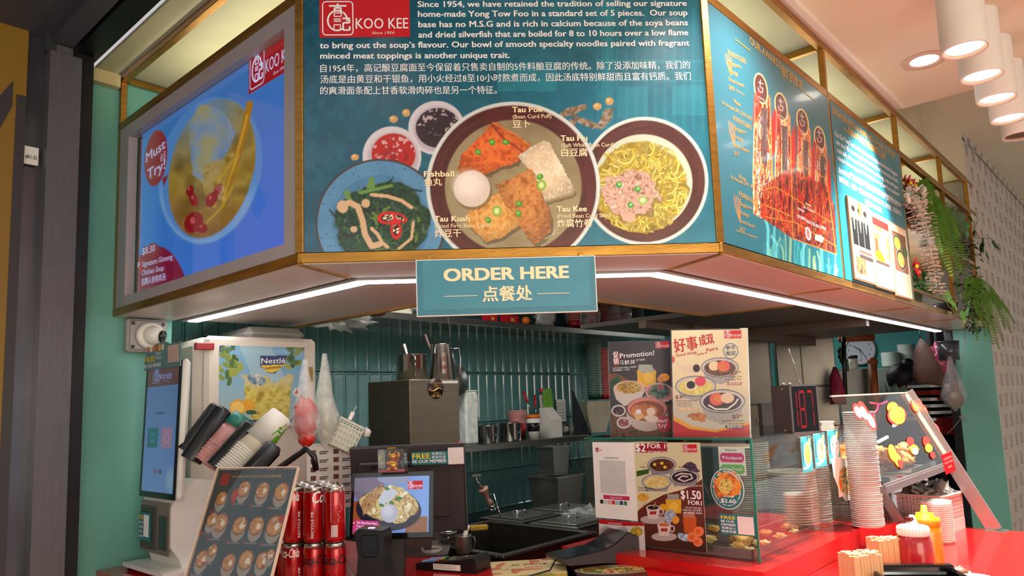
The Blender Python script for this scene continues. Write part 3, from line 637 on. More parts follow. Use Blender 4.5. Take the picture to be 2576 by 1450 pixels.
for cx, cy, ro in ((1238, 358, 60), (1272, 358, 10), (1203, 383, 40), (1358, 445, -20), (1306, 513, 20), (1228, 554, 45), (1304, 537, 60)):
    w = 9; P.put(P.ell(cx, cy, w, 7, ro, soft=.1), (64, 138, 40)); P.put(P.ell(cx - 1, cy - 1, w * .5, 4, ro), (142, 190, 74), .8)
for cx, cy in ((1362, 466), (1250, 531)): P.put(P.ell(cx, cy, 12, 13), (120, 166, 52)); P.put(P.ell(cx, cy, 8, 9), (186, 206, 110)); P.put(P.ell(cx, cy, 4, 5), (226, 226, 170))
for q in range(3): P.put(P.line([(1400 + 4 * q, 560 + 12 * q), (1392, 590), (1370, 602)], 1.6), (214, 200, 168), .5)
# noodle bowl, drawn around the main bowl's edge
mask = 1 - P.ell(CX, CY, 219, 214, soft=.008); keep = P.C.copy()
P.put(P.ell(1622, 456, 160, 162, soft=.01), (206, 210, 206)); P.put(P.ell(1622, 456, 151, 153, soft=.012), (78, 34, 28)); r = P.rad_(1622, 456, 151, 153); P.put(P.ell(1622, 456, 151, 153) * (vnoise(r * 260, np.arctan2(Y - 456, X - 1622) * 40, 15, 3) > .5), (98, 50, 40), .5)
P.put(P.ell(1618, 460, 124, 122, soft=.015), (196, 200, 178)); P.noodles(1612, 472, 116, 112, (196, 166, 52), (226, 202, 96), 330, 4.2, 3, (120, 94, 24))
m = P.ell(1583, 487, 66, 60, jag=.55, seed=9); P.put(P.ell(1586, 493, 66, 62, jag=.5, seed=9), (110, 80, 50), .6); P.food(m, [(140, 96, 78), (196, 150, 132), (214, 176, 158), (170, 122, 102), (222, 190, 172)], 9, 14); P.put(P.poly([(1560, 540), (1600, 535), (1592, 560), (1570, 556)], 5), (206, 160, 140))
for cx, cy in ((1557, 465), (1604, 476), (1586, 516)): P.put(P.ell(cx, cy, 8, 8), (60, 140, 70)); P.put(P.ell(cx + 1, cy - 1, 4, 4), (150, 200, 100))
P.put(P.ell(1617, 504, 12, 11), (150, 176, 90)); P.put(P.ell(1617, 504, 7, 6), (206, 216, 160))
P.C = keep * (1 - mask[:, None]) + P.C * mask[:, None]
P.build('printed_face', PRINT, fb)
L = MB()
W1 = 'l'
for body, x0, y0, x1, y1, cap in (
    ('Since 1954, we have retained the tradition of selling our signature', 1051, 18, 1727, 15, 15),
    ('home-made Yong Tow Foo in a standard set of 5 pieces.  Our soup', 1052, 43, 1729, 39, 15.5),
    ('base has no M.S.G and is rich in calcium because of the soya beans', 1053, 69, 1730, 64, 15.5),
    ('and dried silverfish that are boiled for 8 to 10 hours over a low flame', 1053, 95, 1731, 89, 15.5),
    ("to bring out the soup’s flavour. Our bowl of smooth specialty noodles paired with fragrant", 805, 122, 1734, 115, 15.5),
    ('minced meat toppings is another unique trait.', 806, 148, 1282, 146, 15.5)):
    TP(L, MF, body, x0, y0, x1, y1, cap, .05)
for body, x0, y0, x1, y1, cap in (
    ('自1954年，高记酿豆腐面至今保留着只售卖自制的5件料酿豆腐的传统。除了没添加味精，我们的', 806, 183, 1736, 174, 20),
    ('汤底是由黄豆和干银鱼，用小火经过8至10小时熬煮而成，因此汤底特别鲜甜而且富有钙质。我们', 806, 211, 1738, 202, 20),
    ('的爽滑面条配上甘香软滑肉碎也是另一个特征。', 806, 239, 1250, 237, 20)):
    TP(L, MF, body, x0, y0, x1, y1, cap, .012)
L.build('lettering', LETW, fb)
L = MB()
for a, b_, c, x, y, w in (('Tau Pok', '(Bean Curd Puff)', '豆卜', 1289, 283, 76), ('Tau Hu', '(Soft White Bean Curd)', '白豆腐', 1411, 355, 66), ('Tau Kee', '(Fried Bean Curd Skin)', '炸腐竹卷', 1401, 533, 75), ('Tau Kuah', '(Fried Firm Bean Curd)', '炸豆干', 1093, 558, 88), ('Fishball', '', '鱼丸', 1067, 445, 75)):
    TP(L, MF, a, x, y, x + w, y - 1, 14.5, .055)
    o = 0
    if b_: TP(L, MF, b_, x + 1, y + 16, x + 1 + {16: 97, 22: 131, 22: 133}.get(len(b_), 131) + (8 if 'Firm' in b_ else 0), y + 14, 10.5, .012); o = 16
    n_ = len(c); TP(L, MF, c, x + 1, y + o + 24, x + 1 + n_ * 22, y + o + 23, 20, .02)
L.build('lettering', CREAM, fb)
L = MB(); emblem(L, uv(MF, 804, 95)[0], uv(MF, 804, 95)[1], uv(MF, 1032, 94)[0] - uv(MF, 804, 95)[0], .094); L.build('emblem', [REDP, LETW], fb)
# ================================================================ order here sign
MO = frame((.064, 1.638, 1.85), 0)
os_ = thing('order_here_sign', 'teal hanging board reading ORDER HERE under the canopy', 'sign', MO)
bx('board', (-.205, 0, -.066), (.205, .012, .064), WHITEM, os_); 
b = MB(); b.prism([(-.203, -.064), (.203, -.064), (.203, .062), (-.203, .062)], -.0006, 0); b.build('face', mat('petrol print', (52, 116, 136), .45), os_)
b = MB(); b.prism([(-.19, -.052), (.19, -.052), (.19, .06), (-.19, .06)], -.0009, -.0006); b.build('inner_face', mat('petrol print light', (58, 128, 148), .45), os_)
L = MB(); T(L, 'ORDER HERE', 0, .0135, .029, .282, .085, an='c', y=-.0014, res=6); T(L, '点餐处', 0, -.037, .034, .112, .03, an='c', y=-.0014)
for x in (-.105, .105): L.b2((x - .037, -.0016, -.0225), (x + .037, -.0012, -.0212))
L.build('lettering', CREAM, os_)
b = MB(); b.b2((-.18, .012, .05), (-.17, .02, .075)); b.b2((.17, .012, .05), (.18, .02, .075)); b.build('hanger', GOLD, os_)
# ================================================================ TV
tv = thing('wall_display', 'large grey-framed display showing ginseng chicken soup', 'display', ML)
sx0, sx1, sz0, sz1 = -1.045, -.068, 1.975, 2.512
b = MB(); fo = (-1.122, -.012, 1.943, 2.554)
b.b2((fo[0], .002, fo[2]), (sx0, .03, fo[3])); b.b2((sx1, .002, fo[2]), (fo[1], .03, fo[3])); b.b2((sx0, .002, fo[2]), (sx1, .03, sz0)); b.b2((sx0, .002, sz1), (sx1, .03, fo[3])); b.build('frame', mat('grey display frame', (176, 166, 170), .4, .2, .05, 8), tv)
bx('recess', (sx0, .032, sz0), (sx1, .05, sz1), BLKG, tv)
MTV = frame((0, 0, 0)); MTVW = ML @ Matrix.Translation((0, .028, 0))
P = Painter(MTVW, sx0 + .045, sx1, sz0, sz1, .0027)
X, Y = P.X, P.Y; g = np.clip((X - 350) / 370, 0, 1)[:, None]; h = np.clip((Y - 200) / 500, 0, 1)[:, None]
P.C[:] = np.array([66, 128, 190]); P.C += g * np.array([-2, -2, 12]) + h * np.array([0, 8, 32]) * 1.0 - (h * g) * np.array([6, 22, 0])
P.put(P.ell(528, 430, 128, 188, 13, soft=.03), (112, 162, 214), .55)
m = P.ell(533, 425, 104, 178, 14, soft=.03); P.food(m, [(150, 116, 30), (176, 146, 60), (120, 96, 34)], 60, 4); P.put(m * np.clip((430 - Y) / 150, 0, 1) * np.clip((640 - X) / 90, 0, 1), (104, 140, 176), .85)
P.food(P.poly([(475, 310), (505, 262), (560, 275), (592, 330), (560, 420), (520, 470), (484, 440)], 5), [(110, 142, 178), (134, 156, 172), (166, 160, 110)], 40, 7); P.food(P.poly([(510, 420), (560, 395), (600, 360), (588, 450), (560, 500), (515, 490)], 5), [(176, 140, 50), (196, 166, 80), (150, 110, 30)], 26, 3, .8)
P.put(m * np.clip((Y - 470) / 110, 0, 1), (140, 84, 30), .6); P.put(P.ell(528, 430, 124, 186, 13, soft=.02) * (1 - P.ell(524, 424, 112, 180, 13, soft=.05)) * np.clip((Y - 440) / 60, 0, 1), (130, 176, 226), .9)
P.put(P.line([(628, 262), (612, 340), (590, 420), (565, 500)], 17), (176, 122, 20)); P.put(P.line([(622, 290), (604, 360), (585, 430)], 6), (224, 170, 60), .8)
for pts in (((560, 510), (580, 440), (600, 390)), ((540, 520), (552, 450), (590, 400)), ((520, 560), (560, 520), (585, 470))): P.put(P.line(pts, 6), (206, 166, 40), .8)
for cx, cy, rx, ry, ro in ((487, 502, 11, 18, -20), (478, 480, 9, 14, 20), (532, 502, 13, 20, 30), (548, 478, 9, 16, 30), (487, 560, 22, 28, 30), (508, 575, 14, 12, 0)): P.put(P.ell(cx, cy, rx, ry, ro), (150, 14, 22)); P.put(P.ell(cx - 3, cy - 5, rx * .3, ry * .3), (230, 120, 110), .7)
P.put(P.ell(392, 398, 28, 71, 6, soft=.03), (150, 30, 40)); P.put(P.poly([(408, 450), (424, 438), (412, 470)]), (150, 30, 40))
P.put(P.ell(395, 820, 88, 200, 0, soft=.02), (140, 20, 62)); P.put(P.ell(385, 630, 16, 18), (150, 30, 45)); P.put(P.rect(360, 620, 390, 660), (150, 30, 50))
P.put(P.ell(351, 668, 9, 20), (176, 20, 50))
P.build('picture', mat('screen picture', attr=True, rough=.15, emit=1, es=.85, var=.01), tv, y=.028)
L = MB(); M_ = MTVW @ Matrix.Translation((0, -.001, 0))
L.M = Matrix.Translation((0, .027, 0))
for body, x0, y0, x1, y1, cap in (('Must', 368, 410, 416, 372, 26), ('Try!', 371, 454, 416, 424, 28), ('$8.30', 358, 642, 390, 632, 18), ('F', 347, 674, 352, 673, 14), ('Signature Ginseng', 358, 672, 434, 652, 14), ('Chicken Soup', 357, 694, 412, 680, 14), ('招牌人参炖鸡汤', 356, 720, 416, 706, 18)): TP(L, M_, body, x0, y0, x1, y1, cap, .02)
TP(L, M_, '必点', 404, 410, 418, 396, 20, .01)
L.build('lettering', mat('screen white', (200, 200, 230), .4, emit=(190, 200, 235), es=.8), tv)
L = MB(); a = uv(M_, 626, 240); c_ = uv(M_, 719, 200); 
L.M = Matrix.Translation((0, .027, 0)); emblem(L, a[0], a[1] + .002, -.068 - a[0], .125, sk=0); L.build('emblem', [mat('screen red', (150, 10, 20), .4, emit=(150, 14, 26), es=.8), _m['screen white']], tv)
bx('glass', (sx0 + .045, .024, sz0), (sx1, .0255, sz1), glassmat('display glass', (252, 252, 255), .02, .03, 1), tv)
# ================================================================ awards board
ab = thing('awards_board', 'teal awards board with orange crystal trophies', 'signboard', MR)
e0, e1, z0, z1 = .013, .847, 1.944, 2.553
bx('panel', (e0, .003, z0), (e1, .02, z1), TEALP, ab)
P = Painter(MR, e0, e1, z0, z1, .0028); X, Y = P.X, P.Y
g = np.clip((X - 1810) / 300, 0, 1)[:, None]; P.C[:] = np.array([50, 112, 130]) * (1 - g) + np.array([24, 120, 140]) * g
# lower reed-like strokes
rr = random.Random(9)
for i in range(46):
    x = rr.uniform(1925, 2110); y = 640 + (x - 1925) * .36; l = rr.uniform(25, 130); P.put(P.line([(x, y + 40 - rr.uniform(0, 40)), (x + rr.uniform(-6, 6), y - l * .6), (x + rr.uniform(-10, 10), y - l)], rr.uniform(2, 7)), rr.choice([(60, 190, 205), (120, 220, 225), (40, 150, 170), (190, 220, 150)]), .6)
k = vnoise(X, Y, 9, 3, 2) * .18 + vnoise(X * 11, Y, 52, 8, 2) * .82
def crystal(pts, cols, a=1):
    m = P.poly(pts); q = np.clip((k - .25) * 2, 0, .999); c = np.array(cols, float); i = (q * len(c)).astype(int); P.put(m, c[i], a)
CR1 = [(86, 24, 24), (196, 30, 24), (230, 90, 30), (250, 200, 130), (214, 60, 26), (120, 70, 70), (255, 236, 214), (236, 130, 50)]
for i, (x, yt, yb) in enumerate(((1918, 240, 560), (1970, 285, 590), (2023, 322, 610), (2066, 362, 630))):
    w = 19 - i * 2; crystal([(x - w, yt - 10), (x - w * .3, yt + 5), (x + w * .9, yt), (x + w * 1.5, yb - 90), (x + w * 1.3, yb), (x - w * 1.2, yb - 20), (x - w * 1.3, yb - 120)], CR1, .95); crystal([(x - w * .2, yt + 30), (x + w * .7, yt + 34), (x + w * .6, yb - 140), (x - w * .1, yb - 150)], [(84, 66, 72), (70, 56, 60), (104, 84, 88)], .9)
    P.put(P.line([(x - w, yt), (x - w * 1.25, yb - 110), (x - w * 1.1, yb - 30)], 2), (255, 224, 170)); P.put(P.line([(x + w, yt + 6), (x + w * 1.4, yb - 90)], 2), (250, 150, 60)); P.put(P.poly([(x + w * 1.2, yt + 60), (x + w * 1.7, yt + 20), (x + w * 1.9, yt + 130), (x + w * 1.3, yt + 160)]), (206, 26, 34))
crystal([(1918, 470), (1990, 420), (2080, 470), (2100, 520), (2106, 640), (1995, 602), (1912, 545)], [(80, 14, 16), (150, 18, 16), (206, 34, 20), (60, 18, 20), (226, 80, 26), (110, 16, 18)], .78)
for pts in (((1990, 405), (1995, 600), (2104, 640), (2080, 450), (1990, 405)), ((1912, 510), (1990, 545)), ((1915, 480), (1950, 470), (2000, 500), (2090, 560)), ((1920, 545), (2000, 560), (2104, 620))): P.put(P.line(pts, 2), (252, 150, 50), .9)
P.put(P.ell(2033, 588, 7, 17, -10), (236, 230, 230)); P.put(P.ell(2033, 588, 4, 12, -10), (150, 60, 60), .6); P.put(P.poly([(2050, 590), (2072, 596), (2070, 612), (2052, 604)], 4), (236, 230, 226), .8)
for i, (x, y) in enumerate(((1914, 223), (1965, 269), (2019, 307), (2062, 348))):
    P.put(P.ell(x, y, 17 - i, 40 - i * 3, -10), (250, 214, 150)); P.put(P.ell(x, y, 14 - i, 36 - i * 3, -10), (92, 56, 56)); P.put(P.poly([(x - 18, y + 15), (x + 2, y - 5), (x - 6, y + 70), (x - 22, y + 100)]), (196, 24, 30), .5)
    P.put(P.line([(x - 6, y - 16), (x + 5, y - 12)], 1.8), (236, 230, 226)); P.put(P.line([(x - 1, y - 22), (x - 2, y - 4), (x + 5, y), (x + 4, y + 10), (x - 4, y + 8), (x - 7, y - 2)], 1.8), (236, 230, 226), .9); P.put(P.line([(x - 6, y + 20), (x + 8, y + 30)], 2), (236, 230, 226), .8)
for x, y0_, y1_ in ((1834, 125, 190), (1842, 295, 370), (1856, 480, 560)):
    for q in range(4): P.put(P.line([(x - 9 + q * 5, y0_ + 10 + q * 3), (x - 6 + q * 4, (y0_ + y1_) / 2), (x + 6, y1_)], 1.8), (206, 130, 70))
P.build('printed_face', PRINT, ab)
L = MB(); G = L
TP(L, MR, 'OUR AWARDS', 1886, 110, 1965, 176, 18, .03); TP(L, MR, '我们的奖项', 1966, 190, 2019, 232, 25, .02)
L.b2((uv(MR, 1846, 70)[0], -.001, 2.505), (uv(MR, 1885, 100)[0], -.0006, 2.508)); L.b2((uv(MR, 2022, 220)[0], -.001, 2.505), (uv(MR, 2048, 240)[0], -.0006, 2.508))
for (x, y), s_ in (((1833, 150), 1), ((1846, 315), 1), ((1860, 505), 1)):
    for i, t_ in enumerate(('Singapore', 'Prestige', 'Brand Award', '2017')): TP(L, MR, t_, x, y + 12 + i * 21, x + {9: 31, 8: 23, 11: 38, 4: 14}[len(t_)], y + 12 + i * 21 + {9: 14, 8: 11, 11: 21, 4: 7}[len(t_)] * .8, 11, -.005)
    TP(L, MR, '新加坡金字品牌奖', x - 2, y - 12, x + 44, y + 14, 13, -.005)
TP(L, MR, 'Winner', 1845, 258, 1863, 270, 11, .015); TP(L, MR, 'For the years 2013, 2016 & 2017', 1816, 262, 1892, 305, 10, .015)
TP(L, MR, 'Winner', 1857, 448, 1877, 458, 11, .015); TP(L, MR, 'For the years 2013 - 2017', 1838, 450, 1898, 477, 10, .015)
TP(L, MR, 'Winner, SPBA - Heritage Brands', 1850, 582, 1904, 601, 6, 0); TP(L, MR, 'SPBA - Hall of Fame', 1838, 222, 1872, 242, 6, 0)
L.build('lettering', LETG, ab)
L = MB()
for body, x0, y0, x1, y1, cap in (('Winner', 2026, 515, 2040, 521, 6), ('SPBA - Heritage Brand', 2020, 523, 2048, 536, 5), ('CATEGORY', 2005, 527, 2024, 536, 6), ('INDUCTED INTO', 2028, 560, 2062, 576, 8), ('FOR BEING', 2006, 548, 2026, 556, 8), ('SPBA', 2064, 575, 2078, 581, 8)): TP(L, MR, body, x0, y0, x1, y1, cap, .02)
L.build('lettering', LETW, ab)
# ================================================================ heritage board
hb = thing('heritage_board', 'teal heritage brand board with three framed newspaper clippings', 'signboard', MR)
e0, e1 = .868, 1.690
bx('panel', (e0, .003, z0), (e1, .02, z1), TEALP, hb)
P = Painter(MR, e0, e1, z0, z1, .003); P.fill((26, 118, 138)); k = P.n(40, 3)[:, None]; P.C *= .9 + .2 * k; P.build('printed_face', PRINT, hb)
L = MB(); TP(L, MR, 'SINGAPORE HERITAGE BRAND WITH 69 YEARS OF HISTORY', 2094, 285, 2252, 401, 14, .02); TP(L, MR, '拥有69年历史的新加坡悠久品牌', 2134, 340, 2228, 405, 19, .015)
L.b2((uv(MR, 2121, 325)[0], -.001, uv(MR, 2121, 325)[1]), (uv(MR, 2133, 335)[0], -.0006, uv(MR, 2121, 325)[1] + .003)); L.build('lettering', LETG, hb)
L = MB(); sl = .63
for i, t_ in enumerate(('Koo Kee Yong Tow Foo Mee has been a leading household brand in Singapore', 'ever since 1954. Consisting of 5 traditional Yong Tow Foo items that are freshly', "made daily, it’s best paired with a bowl of specialty egg noodles and fragrant", 'minced chicken toppings. To date, Koo Kee Yong Tow Mee has expanded', 'their operations with more than 30 stores islandwide.')):
    x0 = (2101, 2103, 2105, 2107, 2138)[i]; x1 = (2258, 2259, 2260, 2262, 2246)[i]; y = 342 + i * 20 + (20 if i == 4 else 0); TP(L, MR, t_, x0, y, x1, y + (x1 - x0) * (.66 - .02 * i), 11.5 - i * .3, .015)
for i, t_ in enumerate(('自1954年以来，高记酿豆腐面一直是新加坡家户喻晓的品牌。由每天新鲜自制的五种', '酿豆腐组成，再搭配一碗特制的鸡蛋面和香喷喷的碎鸡肉。至今为止，高记面食已在', '全岛开设了30多家分店。')):
    x0 = (2110, 2111, 2176)[i]; x1 = (2267, 2268, 2220)[i]; y = (436, 458, 514)[i]; TP(L, MR, t_, x0, y, x1, y + (x1 - x0) * .56, 13, .01)
L.build('lettering', LETW, hb)
for i, (x0, x1, yt, yb, y2) in enumerate(((2126, 2192, 492, 700, 715), (2182, 2243, 527, 718, 731), (2231, 2290, 553, 738, 744))):
    pass
W3 = (1.038, 1.235, 1.405); W4 = (1.215, 1.375, 1.56); ZT3 = (2.297, 2.287, 2.287)
for i, (xl, xr, yt, yb) in enumerate(((2126, 2193, 492, 702), (2182, 2243, 529, 722), (2231, 2289, 556, 744))):
    a = uv(MR, xl, yt)[0]; c_ = uv(MR, xr, yt + 30)[0]; za = uv(MR, xl, yt)[1]; zb = uv(MR, xl + 18, yb)[1]; c_ = min(c_, 1.675)
    if c_ - a > .26: c_ = a + .235
    t = tag(bx('clipping_frame', (a, -.007, zb), (c_, -.0005, za), mat('thin brown frame', (150, 104, 70), .4), M=MR), ['framed clipping of men in dark suits on the heritage board', 'framed red and yellow clipping, middle of the heritage board', 'framed clipping of two noodle bowls on the heritage board'][i], 'picture', 'framed clippings')
    P = Painter(MR, a + .005, c_ - .005, zb + .005, za - .005, .0022, photo=False); X, Y = P.X, P.Y
    P.fill((222, 188, 158))
    if i == 0:
        P.food(P.rect(4, 3, 96, 58), [(120, 110, 80), (150, 140, 110), (90, 80, 70)], 30, 2)
        for x, w in ((18, 24), (46, 26), (74, 26)): P.put(P.rect(x - w / 2, 24, x + w / 2, 58), (22, 24, 30)); P.put(P.ell(x, 18, 8, 8), (214, 160, 120)); P.put(P.poly([(x - 4, 25), (x + 4, 25), (x, 40)]), (236, 230, 226)); P.put(P.ell(x, 12, 8, 4), (30, 24, 24))
        P.put(P.ell(50, 8, 5, 12), (230, 120, 30)); P.put(P.rect(30, 62, 92, 66), (90, 70, 60)); P.put(P.rect(30, 68, 96, 73), (60, 50, 46)); P.food(P.rect(10, 72, 55, 94), [(40, 40, 50), (190, 120, 70), (90, 60, 60)], 6, 3)
        for y in range(76, 96, 2): P.put(P.rect(60, y, 94, y + 1), (170, 140, 120))
    elif i == 1:
        P.food(P.rect(6, 5, 94, 60), [(214, 170, 130), (196, 90, 50), (150, 120, 110)], 16, 2); P.put(P.rect(6, 5, 94, 16), (206, 30, 30)); P.put(P.rect(10, 22, 90, 27), (236, 230, 220)); P.put(P.ell(50, 36, 16, 9), (210, 150, 110)); P.put(P.rect(34, 42, 68, 60), (216, 226, 190)); P.put(P.rect(10, 34, 26, 60), (220, 60, 40)); P.put(P.ell(30, 58, 26, 7, jag=.5), (244, 180, 20))
        P.put(P.rect(6, 64, 80, 69), (70, 56, 50))
    else:
        P.put(P.rect(8, 10, 92, 66), (112, 66, 50)); P.bowl(36, 26, 27, 13, (150, 160, 150), (60, 66, 60), (226, 190, 60)); P.bowl(50, 48, 30, 15, (196, 190, 170), (70, 56, 50), (216, 160, 80)); P.bowl(80, 34, 16, 8, (90, 110, 110), (40, 60, 40), (50, 90, 40))
    rr = random.Random(i)
    for y in np.arange(70 if i else 74, 97, 1.7):
        for x0 in (8, 38, 68): P.put(P.rect(x0 if i else max(x0, 60), y, x0 + rr.uniform(20, 27), y + .7), (160, 130, 112), .8)
    P.build('clipping', PRINT, t, y=-.0078)
# ================================================================ helpers for placed things
def enof(p): q = Vector(p) - Vector((.574, 1.66, 0)); return (q.x * R2 + q.y * R2, -q.x * R2 + q.y * R2)
def tl_frame(x, y, Y, h, ang, tilt=0, roll=0):     # board of height h whose top left corner is seen at pixel (x,y) at distance Y
    p = atY(x, y, Y); M = frame(p, ang, tilt, roll); return M @ Matrix.Translation((0, 0, -h))
def member_sign(b, x, z, w, h, qr=True, lines=('FREE', 'BE OUR MEMBER')):
    """teal FREE / BE OUR MEMBER sign; the code square stays blank"""
    b.prism([(x, z), (x + w, z), (x + w, z + h), (x, z + h)], -.0012, 0, 0)
MS = [mat('member sign teal', (34, 112, 116), .4), YEL, LETW, mat('pink border', (206, 150, 130), .5)]
def sheet(name, M, w, h, label, cat, m=WHITEM, th=.0008, group=None):
    t = thing(name, label, cat, M, group); bx('sheet', (0, 0, 0), (w, th, h), m, t); return t
def ring_cup(r0, r1, h, rim=.0022, n=22):          # open paper cup: r0 bottom, r1 top
    b = MB(); b.lathe([(0, .001), (r0, .001), (r0, 0), (r1, h - .002)], n, 0); b.lathe([(r1, h - .003), (r1 + rim, h - .0015), (r1 + rim * .6, h), (r1 - .001, h - .001)], n, 1)
    b.lathe([(r1 - .001, h - .001), (r0 * .95, .004), (0, .004)], n, 1); return b
def cupstack(name, loc, r0, r1, h, n, pitch, mats, label, group, cat='cup', M0=None, seg=22, jit=.0006, flip=False, seed=1):
    rr = random.Random(seed); b = ring_cup(r0, r1, h, n=seg); base = Matrix.Translation(Vector(loc)) if M0 is None else M0; o0 = None
    for i in range(n):
        Mi = base @ Matrix.Translation((rr.uniform(-jit, jit), rr.uniform(-jit, jit), i * pitch + (h if flip else 0))) @ Matrix.Rotation(math.pi if flip else 0, 4, 'X') @ Matrix.Rotation(rr.uniform(0, 6), 4, 'Z')
        if o0 is None: o0 = b.build(name, mats, None, Mi, label=label, cat=cat, group=group)
        else: q = o0.copy(); COL.objects.link(q); q.matrix_world = Mi
    return o0
CUPW = mat('paper cup rim', (232, 228, 222), .5)
# ================================================================ camera on the pilaster
M = frame(onN(360, 848, 1.833), 45); cc = thing('security_camera', 'white dome security camera on a square grey box on the green pilaster', 'camera', M)
b = MB(); b.b2((-.064, -.038, -.054), (.064, 0, .056), bev=.006); b.build('junction_box', mat('grey cast box', (176, 170, 164), .45, 0, .08, 20), cc)
b = MB(); b.b2((-.058, -.042, -.048), (.058, -.037, .050), bev=.004); b.build('cover_plate', mat('grey cover plate', (150, 146, 142), .4, .3), cc)
for x, z in ((-.048, .040), (.048, .040), (-.048, -.038), (.048, -.038)):
    b = MB(); b.lathe([(.006, 0), (.006, .002), (0, .0025)], 12, M=Matrix.Translation((x, -.042, z)) @ Matrix.Rotation(rad(90), 4, 'X')); b.b2((x - .005, -.0452, z - .0007), (x + .005, -.0445, z + .0007)); b.build('screw', mat('screw steel', (90, 88, 84), .4, .7), cc)
b = MB(); b.lathe([(.046, 0), (.046, .006), (.041, .014), (.036, .016)], 30, M=Matrix.Translation((.006, -.042, 0)) @ Matrix.Rotation(rad(90), 4, 'X')); b.build('dome_ring', WHITE, cc)
b = MB(); b.sph((.010, -.058, .0), .033, nu=24, nv=14); b.build('eyeball', WHITE, cc)
b = MB(); Ml = Matrix.Translation((.010, -.058, 0)) @ Matrix.Rotation(rad(42), 4, 'Z') @ Matrix.Rotation(rad(98), 4, 'X')
b.lathe([(.020, .028), (.020, .036), (.017, .037), (.009, .034), (0, .034)], 24, M=Ml); b.build('lens', BLKG, cc)
for k in range(8):
    a = k * math.pi / 4; b = MB(); b.lathe([(.002, .0368), (0, .0378)], 8, M=Ml @ Matrix.Translation((.0135 * math.cos(a), .0135 * math.sin(a), 0))); b.build('infrared_diode', mat('smoky diode', (90, 90, 96), .2), cc)
# ================================================================ ordering kiosk
M = frame(EN(-.555, 1.60, ZC), -45); ki = thing('ordering_kiosk', 'white self-ordering kiosk with a tall blue touch screen against the green pilaster', 'kiosk', M)
b = MB(); b.prism([(-.17, -.11), (.13, -.11), (.16, -.08), (.16, .10), (-.17, .10)], .010, .022, ax='z'); b.build('base', WHITE, ki)
for x, y in ((-.15, -.09), (.13, -.09), (-.15, .08), (.13, .08)): b = MB(); b.lathe([(.012, 0), (.012, .010)], 12, c=(x, y, 0)); b.build('foot', BLACK, ki)
prof = [(-.04, .02), (.07, .02), (.085, .10), (.085, .20), (.05, .27), (.0, .28), (-.06, .235), (-.075, .20), (-.075, .085), (-.05, .05)]
b = MB(); b.prism(prof, -.125, .10, ax='x'); b.build('body', WHITE, ki)
b = MB(); b.prism([(-.115, .06), (.09, .06), (.09, .215), (-.115, .215)], -.0785, -.0745); b.build('front_plate', mat('grey brown plastic', (120, 108, 100), .4), ki)
b = MB(); b.b2((.02, -.081, .075), (.078, -.078, .175), bev=.003); b.build('scanner_window', mat('smoked window', (40, 52, 50), .12), ki)
b = MB(); b.b2((-.112, -.082, .07), (.0, -.078, .2), bev=.002); b.b2((-.098, -.083, .186), (-.02, -.0818, .19)); b.build('printer_door', mat('dark taupe plastic', (66, 58, 52), .35), ki)
Ms = Matrix.Translation((0.004, -.080, .222)) @ Matrix.Rotation(rad(-2), 4, 'X')
w, h = .137, .425
b = MB(); b.M = Ms; b.b2((-w, 0, 0), (w, .028, h), bev=.012); b.build('screen_housing', WHITE, ki)
b = MB(); b.M = Ms; b.b2((-w + .004, -.0015, .004), (w - .004, 0, h - .004), bev=.001); b.build('bezel', BLKG, ki)
P = Painter(M @ Ms, -w + .022, w - .022, .022, h - .012, .0028, photo=False); X, Y = P.X, P.Y
P.C[:] = np.array([84, 112, 160]) + np.clip(Y / 100, 0, 1)[:, None] * np.array([14, 20, 22]); P.put(P.rect(0, 0, 100, 17), (92, 58, 62)); P.put(P.ell(92, 90, 14, 8, soft=1), (150, 180, 190), .6)
P.put(P.rect(10, 50, 44, 66), (42, 104, 112)); P.put(P.rect(56, 50, 90, 66), (150, 116, 146)); P.put(P.line([(20, 55), (34, 55), (34, 61), (20, 61), (20, 55)], 1.6), (60, 130, 140)); P.put(P.ell(73, 58, 10, 4) - P.ell(73, 58, 8, 3), (170, 140, 166)); P.put(P.ell(42, 84, 6, 2), (106, 96, 130)); P.put(P.ell(58, 84, 6, 2), (70, 84, 110)); P.put(P.rect(32, 38, 62, 39), (60, 76, 110))
P.build('picture', mat('kiosk screen', attr=True, rough=.12, emit=1, es=.62, var=.01), ki, y=-.0022, M=Ms)
L = MB(); L.M = Ms; emblem(L, -.075, .355, .145, .055, 0, 0, -.003, red=False); L.build('emblem', mat('kiosk emblem', (120, 140, 190), .4, emit=(110, 130, 180), es=.8), ki)
b = MB(); b.M = Ms @ Matrix.Translation((0, -.006, h - .012)) @ Matrix.Rotation(rad(3), 4, 'X')
b.prism([(-.135, -.012), (.135, -.012), (.135, .062), (.050, .062), (.045, .068), (.0, .072), (-.06, .066), (-.10, .05), (-.135, .028)], -.002, .001); tp = b.build('member_card', mat('grey teal card', (96, 128, 130), .5), ki)
L = MB(); L.M = b.M.copy(); T(L, 'FREE', -.130, .014, .018, .082, .03, y=-.003, mi=0); L.build('yellow_lettering', YEL, ki)
L = MB(); L.M = b.M.copy(); T(L, 'BE OUR MEMBER', -.130, -.004, .012, .128, .03, y=-.003); T(L, '免费加入', -.042, .032, .010, .042, .0, y=-.003); T(L, '畅享优惠', -.042, .018, .010, .042, .0, y=-.003); L.build('white_lettering', LETW, ki)
L = MB(); L.M = b.M.copy(); L.prism([(.048, .002), (.128, .002), (.128, .056), (.048, .056)], -.0032, -.0026); L.build('code_patch', mat('pink patch', (196, 168, 156), .5), ki)
